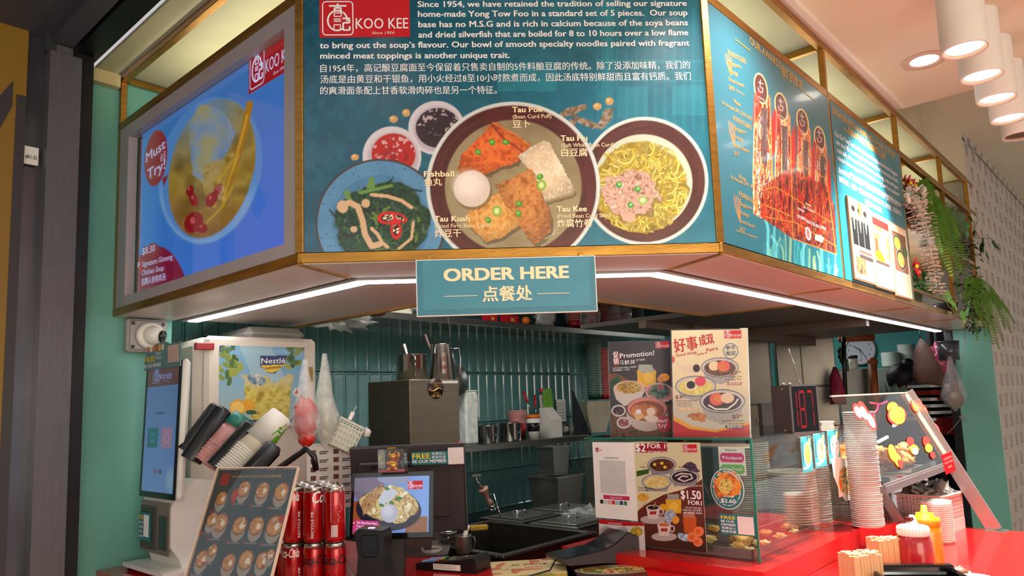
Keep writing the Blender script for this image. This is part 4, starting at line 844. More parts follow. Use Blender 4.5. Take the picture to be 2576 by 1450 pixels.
for k, (x, c) in enumerate(((-.10, (200, 110, 60)), (-.08, (226, 214, 206)), (-.058, (210, 120, 60)), (-.034, (196, 90, 50)), (-.012, (226, 176, 90)), (.010, (226, 206, 190)))):
    L = MB(); L.M = b.M.copy(); L.prism([(x - .008, .046), (x + .008, .046), (x + .008, .062), (x, .066), (x - .008, .062)], -.003, -.0024); L.build('dumpling_print', mat('dumpling print %d' % k, c, .5), ki)
b = MB(); b.M = Matrix.Translation((-.105, -.088, .095)); b.b2((0, 0, 0), (.078, .005, .085)); b.build('small_card', MS[0], ki)
L = MB(); L.M = b.M.copy(); T(L, 'FREE', .003, .064, .012, .030, .03, y=-.001); L.build('yellow_lettering', YEL, ki)
L = MB(); L.M = b.M.copy(); 
for i, t_ in enumerate(('BE OUR', 'MEMBER', '免费加入', '畅享优惠')): T(L, t_, .003, .050 - i * .014, .008, .030, .01, y=-.001)
L.prism([(.037, .012), (.074, .012), (.074, .078), (.037, .078)], -.001, -.0004); L.build('white_lettering', LETW, ki)
# payment pad beside the kiosk
M = frame(EN(-.50, 1.36, ZC), -38); pp = thing('payment_pad', 'black card payment pad with a lit screen and blue keys beside the kiosk', 'card terminal', M)
Mt = Matrix.Rotation(rad(-12), 4, 'X')
b = MB(); b.M = Mt; b.b2((-.042, 0, .02), (.042, .035, .235), bev=.012); b.b2((-.045, .0, .20), (.045, .09, .24), bev=.014); b.build('body', mat('taupe grey plastic', (74, 66, 64), .3), pp)
b = MB(); b.M = Mt; b.b2((-.036, -.002, .03), (.036, .001, .215), bev=.001); b.build('face', BLKG, pp)
b = MB(); b.M = Mt; b.b2((-.028, -.004, .10), (.028, -.002, .205)); b.build('screen', mat('lit pad screen', (240, 235, 240), .3, emit=(240, 232, 240), es=1.2), pp)
for i in range(3):
    for j in range(4): b = MB(); b.M = Mt; b.b2((-.028 + i * .0195, -.0045, .036 + j * .0155), (-.012 + i * .0195, -.002, .047 + j * .0155)); b.build('key', mat('lit blue key', (90, 110, 200), .3, emit=(120, 140, 240), es=.7), pp)
b = MB(); b.b2((-.03, .03, 0), (.03, .09, .06), bev=.006); b.build('stand', BLACK, pp)
b = MB(); b.tube([(.02, .08, .22), (.06, .09, .27), (.11, .1, .255), (.13, .12, .20)], .006, 8); b.build('cable', BLACK, pp)
# ================================================================ chilled drink dispenser
M = frame(atY(655, 1060, 2.62), 40); z0 = ZC - M.translation.z; jm = thing('drink_dispenser', 'white chilled drink dispenser with a lemonade picture door', 'drink dispenser', M)
b = MB(); b.b2((-.215, .02, z0 + .03), (.215, .40, .292), bev=.03); b.build('cabinet', mat('ivory plastic', (214, 204, 188), .35, 0, .05, 6), jm)
b = MB(); b.b2((-.19, .04, z0), (.19, .36, z0 + .05)); b.build('base', DGREY, jm)
b = MB(); b.b2((-.19, -.0, -.03), (.215, .03, .295), bev=.022); b.build('door', _m['ivory plastic'], jm)
P = Painter(M, -.145, .165, -.02, .262, .0024); X, Y = P.X, P.Y; P.fill((206, 196, 182))
dm = P.poly([(556, 872), (566, 868), (756, 872), (768, 884), (769, 960), (764, 1000), (750, 1030), (730, 1058), (548, 1055), (550, 900)])
P.put(P.poly([(550, 872), (562, 863), (760, 867), (774, 880), (775, 962), (769, 1004), (753, 1036), (732, 1064), (543, 1062), (545, 890)]), (34, 62, 110)); P.put(dm, (116, 166, 196)); P.put(dm * np.clip((Y - 930) / 120, 0, 1), (176, 190, 176), .8)
P.put(dm * P.poly([(600, 868), (680, 868), (720, 960), (640, 960)]), (190, 206, 196), .45)
rr = random.Random(2)
for cx, cy, n_ in ((572, 905, 10), (590, 925, 9), (745, 885, 10), (735, 905, 7), (568, 880, 6), (563, 945, 5)):
    for i in range(n_): P.put(dm * P.ell(cx + rr.uniform(-18, 18), cy + rr.uniform(-18, 18), 12, 6, rr.uniform(0, 180)), rr.choice([(70, 104, 36), (120, 140, 50), (46, 80, 34), (150, 160, 60)]))
g = P.poly([(614, 985), (616, 955), (604, 945), (618, 942), (632, 955), (650, 942), (672, 948), (690, 965), (705, 955), (726, 940), (740, 945), (730, 985), (727, 1060), (636, 1060), (618, 1010)]); P.food(dm * g, [(150, 130, 30), (196, 176, 60), (216, 200, 110), (176, 150, 40)], 16, 4); P.put(dm * g * np.clip((985 - Y) / 20, 0, 1), (196, 190, 150), .7); P.food(dm * P.ell(645, 955, 24, 14, 20), [(70, 110, 140), (210, 206, 186)], 9, 2)
for cx, cy, rx, ry in ((622, 1020, 18, 15), (598, 1026, 21, 20)): P.put(dm * P.ell(cx, cy, rx, ry), (222, 160, 30))
P.put(dm * P.ell(597, 1027, 17, 16), (240, 200, 100)); P.put(dm * P.ell(632, 1038, 14, 6), (40, 86, 44)); P.put(P.ell(747, 987, 10, 11), (226, 214, 200)); P.put(P.poly([(741, 991), (747, 980), (753, 991)]), (186, 40, 40))
P.put(P.poly([(654, 895), (719, 895), (718, 914), (705, 924), (690, 941), (672, 938), (655, 922)]), (30, 50, 104)); P.put(P.poly([(656, 920), (716, 917), (700, 932), (686, 939), (670, 936)]), (226, 186, 50))
P.build('picture', PRINT, jm, y=-.0008)
L = MB(); TP(L, M, 'Nestlé', 657, 915, 717, 914, 14, .025, y=-.002); L.build('brand_lettering', LETW, jm); L = MB(); TP(L, M, 'Lemonade', 666, 930, 706, 926, 7, .01, .3, y=-.002); L.build('flavour_lettering', LETK, jm)
b = MB(); b.b2((-.225, -.012, .245), (-.165, .01, .268), bev=.002); b.build('red_tape', mat('red tape', (150, 20, 22), .4), jm)
b = MB(); b.b2((.182, -.006, .14), (.196, -.001, .19)); b.b2((.184, -.012, .165), (.194, -.004, .175)); b.build('latch', mat('brass latch', (160, 130, 70), .3, .7), jm)
b = MB(); b.b2((-.03, .05, .29), (.2, .35, .34), bev=.03); b.build('lid', mat('grey lid', (150, 148, 140), .3), jm)
# ================================================================ cup holders: tilted tubes with nested cups
def axis_frame(x0, y0, Y0, x1, y1, Y1):
    a = atY(x0, y0, Y0); c = atY(x1, y1, Y1); d = c - a; q = d.to_track_quat('Z', 'Y'); return Matrix.Translation(a) @ q.to_matrix().to_4x4(), d.length
for i, (x0, y0, x1, y1, Y, w) in enumerate(((462, 1135, 548, 1022, 2.30, 34), (480, 1158, 562, 1028, 2.22, 46), (545, 1180, 640, 1072, 2.12, 50), (625, 1195, 692, 1124, 2.06, 44))):
    Mx, ln = axis_frame(x0, y0, Y - .03, x1, y1, Y + .02); r = w * Y / F_ * .55
    t = thing('cup_holder_tube', ['rear black cup holder tube, half hidden by the kiosk screen', 'second black cup holder tube next to the pink and teal cups', 'black cup holder tube between pink cups and green leaf cups', 'lowest front black cup holder tube under the leaf cups'][i], 'cup holder', Mx, 'black tilted cup holder tubes')
    b = MB(); n = 14; vs = []; fs = []
    for z, rr_ in ((0, r), (ln - .008, r), (ln, r * .8)):
        for k in range(n + 1): a = rad(-150 + 300 * k / n) + rad(60); vs.append((rr_ * math.cos(a), rr_ * math.sin(a), z))
    for z, rr_ in ((ln, r * .7), (0, r * .88)):
        for k in range(n + 1): a = rad(-150 + 300 * k / n) + rad(60); vs.append((rr_ * math.cos(a), rr_ * math.sin(a), z))
    for j in range(4):
        for k in range(n): fs.append((j * (n + 1) + k, j * (n + 1) + k + 1, (j + 1) * (n + 1) + k + 1, (j + 1) * (n + 1) + k))
    b.add(vs, fs, 0, True); b.build('tube', BLACK, t)
    b = MB(); b.lathe([(r * .8, 0), (r * .8, .01), (0, .011)], 16, c=(0, 0, .0)); b.build('spring_plate', DGREY, t)
def tilted_cups(x0, y0, x1, y1, Y, w, n, mats, label, group, jitter=.0):
    Mx, ln = axis_frame(x0, y0, Y, x1, y1, Y + .03); r = w * Y / F_ / 2; hh = .095; pitch = (ln - hh) / n
    return cupstack('paper_cup', (0, 0, 0), r * .72, r, hh, n, pitch, mats, label, group, M0=Mx @ Matrix.Translation((0, 0, 0)), seg=22, flip=True)
PINKC = mat('pink teal printed cup', (206, 150, 146), .45, 0, .3, 40)
b = MB(); Mx, ln = axis_frame(520, 1160, 2.20, 612, 1048, 2.25); r = 66 * 2.2 / F_ / 2
cupstack('paper_cup', (0, 0, 0), r * .74, r, .10, 7, .010, [PINKC, PINKC], 'pink and teal printed paper cup nested in the tilted holder', 'printed paper cups in the holder', M0=Mx @ Matrix.Translation((0, 0, -.01)), flip=True)
b = MB(); b.lathe([(r * .91, .118), (r * .76, .160)], 24); tb = b.build('teal_band', mat('teal cup band', (40, 120, 104), .4), None, Mx); tb['label'] = 'teal printed paper cup ending the pink cup stack'; tb['category'] = 'cup'; tb.name = 'paper_cup_teal'
Mx, ln = axis_frame(590, 1175, 2.10, 712, 1042, 2.16); r = 80 * 2.1 / F_ / 2
cupstack('paper_cup', (0, 0, 0), r * .72, r, .095, 12, .0075, [mat('cream cup', (214, 204, 184), .5), CUPW], 'cream paper cup nested under the green leaf cup', 'leaf cups in the holder', M0=Mx @ Matrix.Translation((0, 0, -.03)), flip=True)
t = thing('leaf_cup', 'white paper cup with a bold green leaf ending the tilted stack', 'cup', Mx)
b = MB(); b.lathe([(r, .092), (r * 1.03, .09), (r * .74, .185), (r * .70, .187), (r * .70, .183), (0, .183)], 28); b.build('cup', WHITEM, t)
b = MB()
def wrap(pts, rr0=r, z0=.095, z1=.185):
    vs = []
    for a, z in pts: q = (z - z0) / (z1 - z0); rad_ = rr0 * (1.0 - .26 * q) + .0012; vs.append((rad_ * math.cos(a), rad_ * math.sin(a), z))
    return vs
a0 = rad(-115)
for a_, w_, zz0, zz1, sk in ((-.5, .42, .10, .135, .25), (-.25, .22, .12, .165, .5), (-.9, .10, .125, .175, .9), (-.1, .10, .11, .172, -.5), (-.6, .5, .140, .146, .3), (-.7, .35, .150, .156, .1)):
    n = 8; vs = wrap([(a0 + a_ + w_ * (-.5 + (k / n)) * (1 - .3 * j) + sk * j * .5, zz0 + (zz1 - zz0) * j) for j in (0, .5, 1) for k in range(n + 1)]); b.add(vs, [(j * 9 + k, j * 9 + k + 1, (j + 1) * 9 + k + 1, (j + 1) * 9 + k) for j in range(2) for k in range(8)])
b.build('leaf_print', mat('leaf green print', (86, 158, 30), .5), t)
# ================================================================ hanging bags and small basket
def sack(name, label, cat, px, py0, py1, Y, wpx, inner=None, neck=.25, seed=1, bagm=BAG):
    top = atY(px, py0, Y); bot = atY(px, py1, Y); H = top.z - bot.z; r = px2m(wpx, top) / 2
    t = thing(name, label, cat, Matrix.Translation(bot)); b = MB(); prof = []
    for k in range(15):
        q = k / 14; rr = r * (math.sin(min(1, q / .32) * math.pi / 2) if q < .32 else 1 - .85 * ((q - .32) / .68) ** .8 * (1 if q > neck else .4)); prof.append((max(rr, .002), q * H))
    n = 20; vs = []; fs = []; rd = random.Random(seed)
    for j, (rr, z) in enumerate(prof):
        for i in range(n): a = 2 * math.pi * i / n; k = 1 + .22 * mnoise.noise(Vector((3 * math.cos(a), 3 * math.sin(a), z * 14 + seed * 3))) + .10 * math.sin(7 * a + seed); vs.append((rr * k * math.cos(a), rr * k * .7 * math.sin(a), z))
    for j in range(14):
        for i in range(n): fs.append((j * n + i, j * n + (i + 1) % n, (j + 1) * n + (i + 1) % n, (j + 1) * n + i))
    fs.append(tuple(reversed(range(n)))); b.add(vs, fs, 0, True); b.build('bag', bagm, t)
    if inner:
        b = MB()
        for (cx, cz, rr, sc) in inner[1]: b.sph((cx * r, 0, cz * H), rr * r, sc=sc, lump=.35, seed=seed + cx)
        b.build('contents', inner[0], t)
    return t
REDPL = mat('red plastic wrap', (206, 40, 32), .35, 0, .25, 14)
sack('hanging_bag', 'clear plastic bag of red packets hanging from the drink dispenser', 'bag', 768, 905, 1132, 2.30, 72, (REDPL, [(0, .34, .86, (.9, .6, 1.7)), (.1, .13, .66, (.9, .6, .9))]), seed=2)
sack('hanging_bag', 'milky plastic bag hanging beside the bag of red packets', 'bag', 818, 890, 1130, 2.42, 66, (mat('cream packets', (206, 200, 184), .5), [(.1, .35, .5, (.7, .5, 2.2)), (0, .15, .4, (.7, .5, 1))]), seed=5, bagm=plasticmat('milky bag', (214, 216, 206), .5))
M = tl_frame(862, 1046, 2.45, .10, 20, -5, 28); bk = thing('hanging_basket', 'small tilted white slotted basket hanging by a wire in front of the teal tiles', 'basket', M)
b = MB(); W_, D_, H_ = .082, .05, .092
for z in (0, .018, .036, .054, .072, .088): b.b2((0, 0, z), (W_, .003, z + .006)); b.b2((0, D_, z), (W_, D_ + .003, z + .006)); b.b2((W_, 0, z), (W_ + .003, D_, z + .006)); b.b2((-.003, 0, z), (0, D_, z + .006))
for k in range(8): b.b2((k * W_ / 7 - .002, -.001, 0), (k * W_ / 7 + .002, .002, H_))
for k in range(5): b.b2((W_ - .001, k * D_ / 4 - .002, 0), (W_ + .002, k * D_ / 4 + .002, H_))
b.b2((0, 0, 0), (W_, D_, .003)); b.b2((-.005, -.005, H_ - .004), (W_ + .005, -.001, H_ + .003)); b.b2((W_, -.005, H_ - .004), (W_ + .005, D_ + .005, H_ + .003)); b.b2((.004, .004, .003), (W_ - .004, D_ - .004, .07))
b.build('basket', mat('off white basket plastic', (196, 198, 180), .4), bk)
b = MB(); b.tube([(.02, .02, .09), (.03, .02, .125), (.028, .02, .15)], .0012, 5); b.b2((.022, .016, .10), (.034, .024, .128)); b.build('hook', WHITE, bk)
b = MB(); b.sph((.098, .02, .085), .014, lump=.6); b.build('hose_end', CUPW, bk)
b = MB(); p0 = atY(700, 1180, 2.35); b.tube([p0, atY(770, 1130, 2.3), atY(790, 1150, 2.3), atY(795, 1185, 2.3)], .010, 8); tag(b.build('black_hose', BLACK), 'thick black hose curving behind the drink cans', 'hose')
M = tl_frame(772, 1118, 2.5, .22, 30, 0); w = .16; t = sheet('drink_menu_sheet', M, w, .22, 'white drinks sheet with rows of cup pictures pinned behind the cans', 'poster')
L = MB(); rr = random.Random(3)
for j in range(7):
    for i in range(2): x = .012 + i * .078; z = .19 - j * .028; L.b2((x + .03, -.001, z), (x + .06, -.0004, z + .003)); L.b2((x + .03, -.001, z - .006), (x + .055, -.0004, z - .003))
L.build('lettering', LETK, t); L = MB()
for j in range(7):
    for i in range(2): x = .012 + i * .078; z = .182 - j * .028; L.b2((x, -.001, z), (x + .018, -.0004, z + .016)); 
L.build('cup_print', mat('brown cup print', (110, 66, 50), .5), t)
# ================================================================ menu stand
h = .335; w = .232; M = tl_frame(547, 1178, 1.90, h, -20, -24)
ms = thing('menu_stand', 'leaning clear acrylic menu stand with a teal noodle menu', 'menu stand', M)
P = Painter(M, .004, w - .004, .004, h - .004, .0017, photo=False); X, Y = P.X, P.Y; P.C[:] = np.array([34, 58, 68]); P.C *= (.8 + .4 * P.n(25, 3))[:, None]
P.put(P.rect(6, 3, 17, 12), (140, 30, 34))
def dish(cx, cy, r, seed, oval=1.35, side=None):
    P.put(P.ell(cx, cy + 3.2, r * .95, r * .95), (150, 140, 134)); P.put(P.ell(cx, cy, r, r * .78), (120, 70, 56)); P.food(P.ell(cx, cy, r * .88, r * .66), [(176, 116, 60), (206, 156, 90), (150, 80, 40), (220, 206, 180)], 2.5, seed); P.put(P.ell(cx + r * .3, cy + .5, r * .28, r * .25), (226, 214, 200))
    P.put(P.rect(cx - r, cy + r + 3, cx + r * .6, cy + r + 3.8), (110, 118, 120)); P.put(P.ell(cx - r - 1, cy + r + 3, 1.5, 1.2), (150, 30, 30))
for k, (cx, cy, r) in enumerate(((40, 15, 8), (64, 16, 8.5), (88, 17, 9), (14, 22, 7), (22, 40, 9), (10, 38, 7), (47, 42, 9), (68, 42, 9), (90, 42, 10), (12, 66, 8), (22, 60, 6), (46, 68, 8), (66, 66, 9), (86, 66, 8), (94, 62, 5), (12, 90, 8), (40, 92, 7), (64, 92, 8), (86, 92, 8))): dish(cx, cy, r, k)
P.put(P.ell(30, 20, 4, 5), (170, 30, 30)); P.put(P.rect(0, 79, 100, 79.4), (120, 110, 90)); P.put(P.ell(97, 37, 4, 3), (170, 30, 30))
P.build('menu', PRINT, ms, y=.0035)
L = MB(); T(L, 'KOO KEE YONG TOW FOO MEE 高记酿豆腐面', .05, h - .025, .007, .14, 0, y=.003); T(L, 'SIDE DISHES 小食', .09, .055, .006, .06, 0, y=.003); L.build('lettering', LETG, ms)
b = MB(); b.b2((0, 0, 0), (w, .0022, h)); b.build('front_pane', CLEAR, ms); b = MB(); b.b2((0, .005, 0), (w, .0072, h)); b.build('rear_pane', CLEAR, ms)
EDG = mat('acrylic edge glow', (222, 196, 176), .2, 0, .1, coat=.3)
for lo, hi in (((-.0012, -.001, 0), (.0012, .008, h)), ((w - .0012, -.001, 0), (w + .0012, .008, h)), ((0, -.001, h - .0012), (w, .008, h + .0012))): b = MB(); b.b2(lo, hi); b.build('edge', EDG, ms)
# ================================================================ drink cans
CANR = mat('red can enamel', (176, 10, 16), .22, .35, .08, 12, coat=.4); ALU = mat('can aluminium', (200, 196, 190), .25, .95)
rc, hc = .0265, .1385
def can_bm():
    b = MB(); b.lathe([(rc * .78, 0), (rc * .86, .003), (rc, .011), (rc, hc - .014), (rc * .985, hc - .012)], 28, 0)
    return b
def wrapc(L, x0=0):   # roll flat lettering (x,z) round the can; local angle 0 faces -y
    L.v = [((rc + .0004) * math.sin((v[0] + x0) / rc), -(rc + .0004) * math.cos((v[0] + x0) / rc), v[2]) for v in L.v]; return L
def Tv(L, body, x, z, h, w, bold=0, sh=0, mi=0):    # text running up the can
    k = MB(); T(k, body, 0, 0, h, w, bold, sh); L.add([(x - v[2], 0, z + v[0]) for v in k.v], k.f, mi)
def make_can(kind, M, label, group):
    t = thing('drink_can', label, 'can', M, group); can_bm().build('body', CANR, t)
    b = MB(); b.lathe([(rc * .985, hc - .012), (rc * .9, hc - .003), (rc * .9, hc), (rc * .84, hc + .0005), (rc * .82, hc - .004), (0, hc - .004)], 28); b.lathe([(rc * .78, 0), (rc * .88, .0045), (rc * .99, .012), (rc * 1.002, .012), (rc * .8, -.0005)], 28); b.build('rim', ALU, t)
    b = MB(); b.lathe([(.006, hc - .0035), (.006, hc - .0022), (0, hc - .0022)], 12, c=(0, -.004, 0)); b.b2((-.005, -.002, hc - .0036), (.005, .014, hc - .0024)); b.build('pull_tab', ALU, t)
    L = MB()
    if kind == 0: 
        T(L, 'Coke', -.014, .139, .008, .021, .02, .2)
        rr = random.Random(4)
        for q in range(17): L.b2((-.012, 0, .053 + q * .0047), (-.012 + rr.uniform(.018, .030), 0, .0551 + q * .0047))
        for q in range(12): L.b2((-.011 + q * .0014, 0, .016), (-.011 + q * .0014 + .0007, 0, .045))
    elif kind == 1: Tv(L, 'RECYCLE ME', .0, .014, .0065, .065, .03); T(L, 'Cola', -.002, .10, .031, .05, .03, .35)
    elif kind == 2: T(L, 'Coca-Cola', -.040, .088, .024, .085, .03, .35)
    else: Tv(L, 'RECYCLE ME', .016, .014, .0065, .065, .03); T(L, 'Coca-Cola', -.047, .106, .024, .06, .02, .35)
    wrapc(L).build('lettering', LETW if kind != 2 else LETK, t); return t
cols = [843, 789, 737, 686]; protos = {}
for tier in (1, 0):
    for row in (0, 1, 2):
        for c_, cx in enumerate(cols):
            if c_ == 3 and row == 0: continue
            p = atY(cx, 1340, 1.93 + .012 * c_); p = Vector((p.x - row * .030, p.y + row * .064, ZC + .001 + tier * (hc + .001)))
            kind = (0 if c_ == 0 else 1 if c_ == 1 else 3) if tier else (2 if c_ < 2 else 3)
            lab = None
            pos = ('at the corner by the black display', 'second from the corner', 'third from the corner', 'at the far end')[c_]
            lab = 'red cola can, %s tier, %s row, %s' % (('lower', 'upper')[tier], ('front', 'middle', 'back')[row], pos)
            M = Matrix.Translation(p) @ Matrix.Rotation(rad({0: 14, 1: 12, 2: 10, 3: 20}[kind]), 4, 'Z')
            if kind in protos: dup(protos[kind], M, lab)
            else: protos[kind] = make_can(kind, M, lab, 'stacked cola cans')
# clear acrylic box
M = frame(atz(762, 1412, ZC + .062), 38); M.translation.z = ZC; ab_ = thing('acrylic_box', 'empty clear acrylic box in front of the cola cans', 'box', M)
W_ = .066; H_ = .062
for lo, hi in (((-W_, -W_, 0), (W_, -W_ + .002, H_)), ((-W_, W_ - .002, 0), (W_, W_, H_)), ((-W_, -W_, 0), (-W_ + .002, W_, H_)), ((W_ - .002, -W_, 0), (W_, W_, H_)), ((-W_, -W_, H_ - .002), (W_, W_, H_))): b = MB(); b.b2(lo, hi); b.build('pane', CLEAR, ab_)
b = MB()
for sx in (-1, 1):
    for q in (0, H_): b.cyl((-W_, sx * W_, q), (W_, sx * W_, q), .0011, 6); b.cyl((sx * W_, -W_, q), (sx * W_, W_, q), .0011, 6)
    for sy in (-1, 1): b.cyl((sx * W_, sy * W_, 0), (sx * W_, sy * W_, H_), .0011, 6)
b.build('edge', EDG, ab_)
# ================================================================ point of sale: display, monitor, cat, sign, scanner
h, w = .182, .235; M = tl_frame(885, 1191, 2.12, h, -6, -12)
pd = thing('customer_display', 'black tablet display showing a hot plate rice dish', 'display', M)
b = MB(); b.b2((0, 0, 0), (w, .012, h), bev=.004); b.build('housing', BLACK, pd); b = MB(); b.b2((.002, -.001, .002), (w - .002, 0, h - .002)); b.build('bezel', BLKG, pd)
P = Painter(M, .010, w - .014, .016, h - .014, .00105); X, Y = P.X, P.Y; P.C[:] = np.array([100, 120, 170]) + np.clip((X - 895) / 170, 0, 1)[:, None] * np.array([20, 40, 55])
P.put(P.ell(925, 1225, 42, 38), (110, 100, 120)); P.put(P.ell(990, 1205, 40, 14), (140, 146, 180)); P.put(P.rect(880, 1262, 935, 1345), (150, 72, 30)); P.put(P.rect(1020, 1300, 1075, 1345), (140, 90, 60))
P.put(P.ell(978, 1283, 82, 52, 4), (20, 22, 44)); P.put(P.ell(978, 1272, 74, 42, 3), (30, 28, 40)); P.food(P.ell(980, 1270, 72, 46, 5, jag=.3), [(190, 160, 110), (226, 206, 140), (150, 110, 60), (206, 186, 140), (236, 226, 190)], 10, 2)
P.food(P.poly([(908, 1268), (930, 1240), (960, 1217), (967, 1228), (945, 1265), (915, 1300)], 3), [(140, 100, 60), (190, 150, 104), (120, 80, 46)], 8, 4); P.put(P.poly([(952, 1272), (960, 1238), (985, 1226), (1000, 1240), (978, 1266)], 3), (190, 196, 210)); P.put(P.ell(980, 1292, 22, 24, soft=.1), (176, 176, 196)); P.put(P.ell(975, 1285, 14, 14, soft=.9), (206, 206, 220), .8)
for cx, cy in ((974, 1230), (1000, 1256), (1006, 1254), (985, 1266), (960, 1272)): P.put(P.ell(cx, cy, 7, 4, 20), (60, 120, 40))
P.put(P.poly([(878, 1308), (950, 1312), (965, 1340), (875, 1340)]), (196, 60, 120)); P.put(P.ell(891, 1316, 5, 6), (190, 20, 40))
P.build('picture', mat('pos screen', attr=True, rough=.15, emit=1, es=.9, var=.01), pd, y=-.0015)
L = MB(); TP(L, M, '6', 889, 1319, 893, 1319, 6, .02, y=-.0022); TP(L, M, 'Hot Plate Bean Paste', 898, 1318, 948, 1321, 6, .02, y=-.0022); TP(L, M, 'Yong Tow Foo + Rice', 897, 1327, 946, 1330, 6, .02, y=-.0022); TP(L, M, '铁板豆酱', 896, 1337, 922, 1338, 7, 0, y=-.0022); L.build('lettering', _m['screen white'], pd)
L = MB(); a = uv(M, 1025, 1232); emblem(L, a[0], a[1], .043, .023, 0, 1, -.002); L.build('emblem', [_m['screen red'], _m['screen white']], pd)
zb = ZC - M.translation.z
b = MB(); b.b2((.09, .012, zb), (.15, .05, .04)); b.b2((.05, -.02, zb), (.19, .09, zb + .012)); b.build('stand', DGREY, pd)
h, w = .285, .372; M = tl_frame(878, 1127, 2.42, h, -4, 8); pm_ = thing('staff_monitor', 'large dark grey monitor seen from its back behind the tablet', 'monitor', M)
b = MB(); b.b2((0, 0, 0), (w, .022, h), bev=.006); b.build('housing', DGREY, pm_); b = MB(); b.b2((.03, -.012, .05), (w - .05, 0, h - .05), bev=.005); b.build('rear_cover', DGREY, pm_); b = MB(); b.b2((.07, -.0135, h - .068), (.21, -.0118, h - .060)); b.build('vent', BLACK, pm_)
b = MB(); b.b2((w - .0, 0, 0), (w + .0015, .02, h)); b.build('edge_strip', STEEL, pm_)
zb = ZC - M.translation.z
b = MB(); b.b2((.16, .015, zb), (.25, .04, .03)); b.b2((.10, -.05, zb), (.31, .10, zb + .01)); b.build('stand', mat('brown grey metal', (84, 72, 68), .35, .3), pm_)
# clear box with golden cat
M = frame(atY(988, 1189, 2.10), -4); g = thing('lucky_cat_box', 'small golden waving cat figure in a clear box on the tablet top', 'ornament', M); s_ = px2m(66, M.translation)
b = MB(); b.b2((-s_ / 2, -.02, .003), (s_ / 2, .026, .0055)); b.build('red_base', REDP, g)
cg = mat('gold figure', (226, 160, 40), .18, .9, .1); H = s_ * .9
b = MB(); b.sph((0, 0, .020), .0145, sc=(1, .8, 1)); b.sph((0, 0, .044), .0125, sc=(1.1, .85, .9))
for sx in (-1, 1): b.lathe([(.004, 0), (0, .010)], 8, c=(sx * .008, 0, .053)); b.sph((sx * .010, -.008, .009), .006)
b.tube([(.012, 0, .03), (.018, -.002, .045), (.016, -.003, .056)], [.004, .0035, .0042], 8); b.sph((-.012, -.008, .026), .005); b.build('cat', cg, g)
b = MB(); t_ = .0008
for lo, hi in (((-s_/2, -.021, 0), (s_/2, -.021 + t_, .066)), ((-s_/2, .026, 0), (s_/2, .026 + t_, .066)), ((-s_/2, -.02, 0), (-s_/2 + t_, .026, .066)), ((s_/2 - t_, -.02, 0), (s_/2, .026, .066)), ((-s_/2, -.02, .065), (s_/2, .026, .066))): b.b2(lo, hi)
b.build('clear_box', CLEAR, g); b = MB(); b.b2((-.012, -.012, .0665), (.012, .012, .069)); b.build('gold_top', cg, g)
M = tl_frame(1034, 1134, 2.38, .047, -4, 6); w = .168; h = .047; t = thing('member_sign', 'teal and yellow FREE BE OUR MEMBER sign stuck on the staff monitor', 'sign', M)
b = MB(); b.b2((0, 0, 0), (w * .72, .003, h * .86)); b.build('board', MS[0], t); b = MB(); b.b2((w * .70, -.001, -.002), (w, .003, h + .004), bev=.0008); b.build('code_patch', mat('white card', (220, 210, 206), .5), t)
L = MB(); T(L, 'FREE', .004, h * .42, h * .36, .056, .03, y=-.0008); L.build('yellow_lettering', YEL, t)
L = MB(); T(L, 'BE OUR MEMBER', .004, h * .13, h * .22, .108, .03, y=-.0008); T(L, '免费加入', .066, h * .62, h * .2, .044, 0, y=-.0008); T(L, '畅享优惠', .066, h * .38, h * .2, .044, 0, y=-.0008); L.build('white_lettering', LETW, t)
M = frame(atY(945, 1425, 1.95), -12); M.translation.z = ZC; t = thing('code_scanner', 'black upright payment code scanner in front of the tablet', 'scanner', M)
b = MB(); b.prism([(-.045, 0), (.05, 0), (.045, .02), (.03, .10), (.035, .15), (.03, .165), (-.035, .17), (-.045, .16), (-.035, .10), (-.045, .02)], -.03, .03); b.build('body', BLACK, t)
b = MB(); b.b2((-.025, -.034, .1), (.018, -.029, .155), bev=.003); b.build('window', BLKG, t); b = MB(); b.b2((-.008, -.030, .1705), (.008, -.02, .1725)); b.build('status_light', mat('violet status light', (180, 150, 255), .4, emit=(170, 140, 255), es=3), t)
b = MB(); b.tube([(-.04, .0, .02), (-.09, .02, .07), (-.12, .03, .03), (-.09, .06, .008), (-.04, .05, .006)], .0035, 6); b.build('cable', mat('grey cable', (150, 140, 130), .5), t)
# card terminals on the counter
def terminal(M, name_label, W_=.085, L_=.175, tone=BLACK, keys=True):
    t = thing('card_terminal', name_label, 'card terminal', M)
    b = MB(); b.prism([(-L_ / 2, 0), (L_ / 2, 0), (L_ / 2, .018), (-L_ / 2 + .05, .034), (-L_ / 2 + .01, .045), (-L_ / 2, .03)], -W_ / 2, W_ / 2, ax='x'); 
    b.v = [(x, y, z) for x, y, z in b.v]; b.build('body', tone, t); return t
def on_slope(L_): return Matrix.Translation((0, 0, 0))
p = atz(1140, 1432, ZC); M = frame(p, 62); t = terminal(M, 'black card terminal with blue keys and a white label near the tablet', .088, .20)
sl = math.atan2(.034 - .018, .15)
Mk = Matrix.Translation((0, .1, .0185)) @ Matrix.Rotation(-sl, 4, 'X')
b = MB(); b.M = Mk; b.b2((-.034, -.145, .0), (.034, -.085, .0012)); b.build('screen', mat('dark lcd', (60, 66, 62), .15), t)
for i in range(3):
    for j in range(4):
        b = MB(); b.M = Mk; x = -.03 + i * .022; y = -.07 + j * .016; b.b2((x, y, 0), (x + .017, y + .011, .003), bev=.001)
        b.build('key', (mat('pale blue key', (140, 160, 220), .3) if j else [mat('red key', (200, 50, 50), .3), mat('amber key', (220, 180, 70), .3), mat('green key', (60, 170, 80), .3)][i]), t)
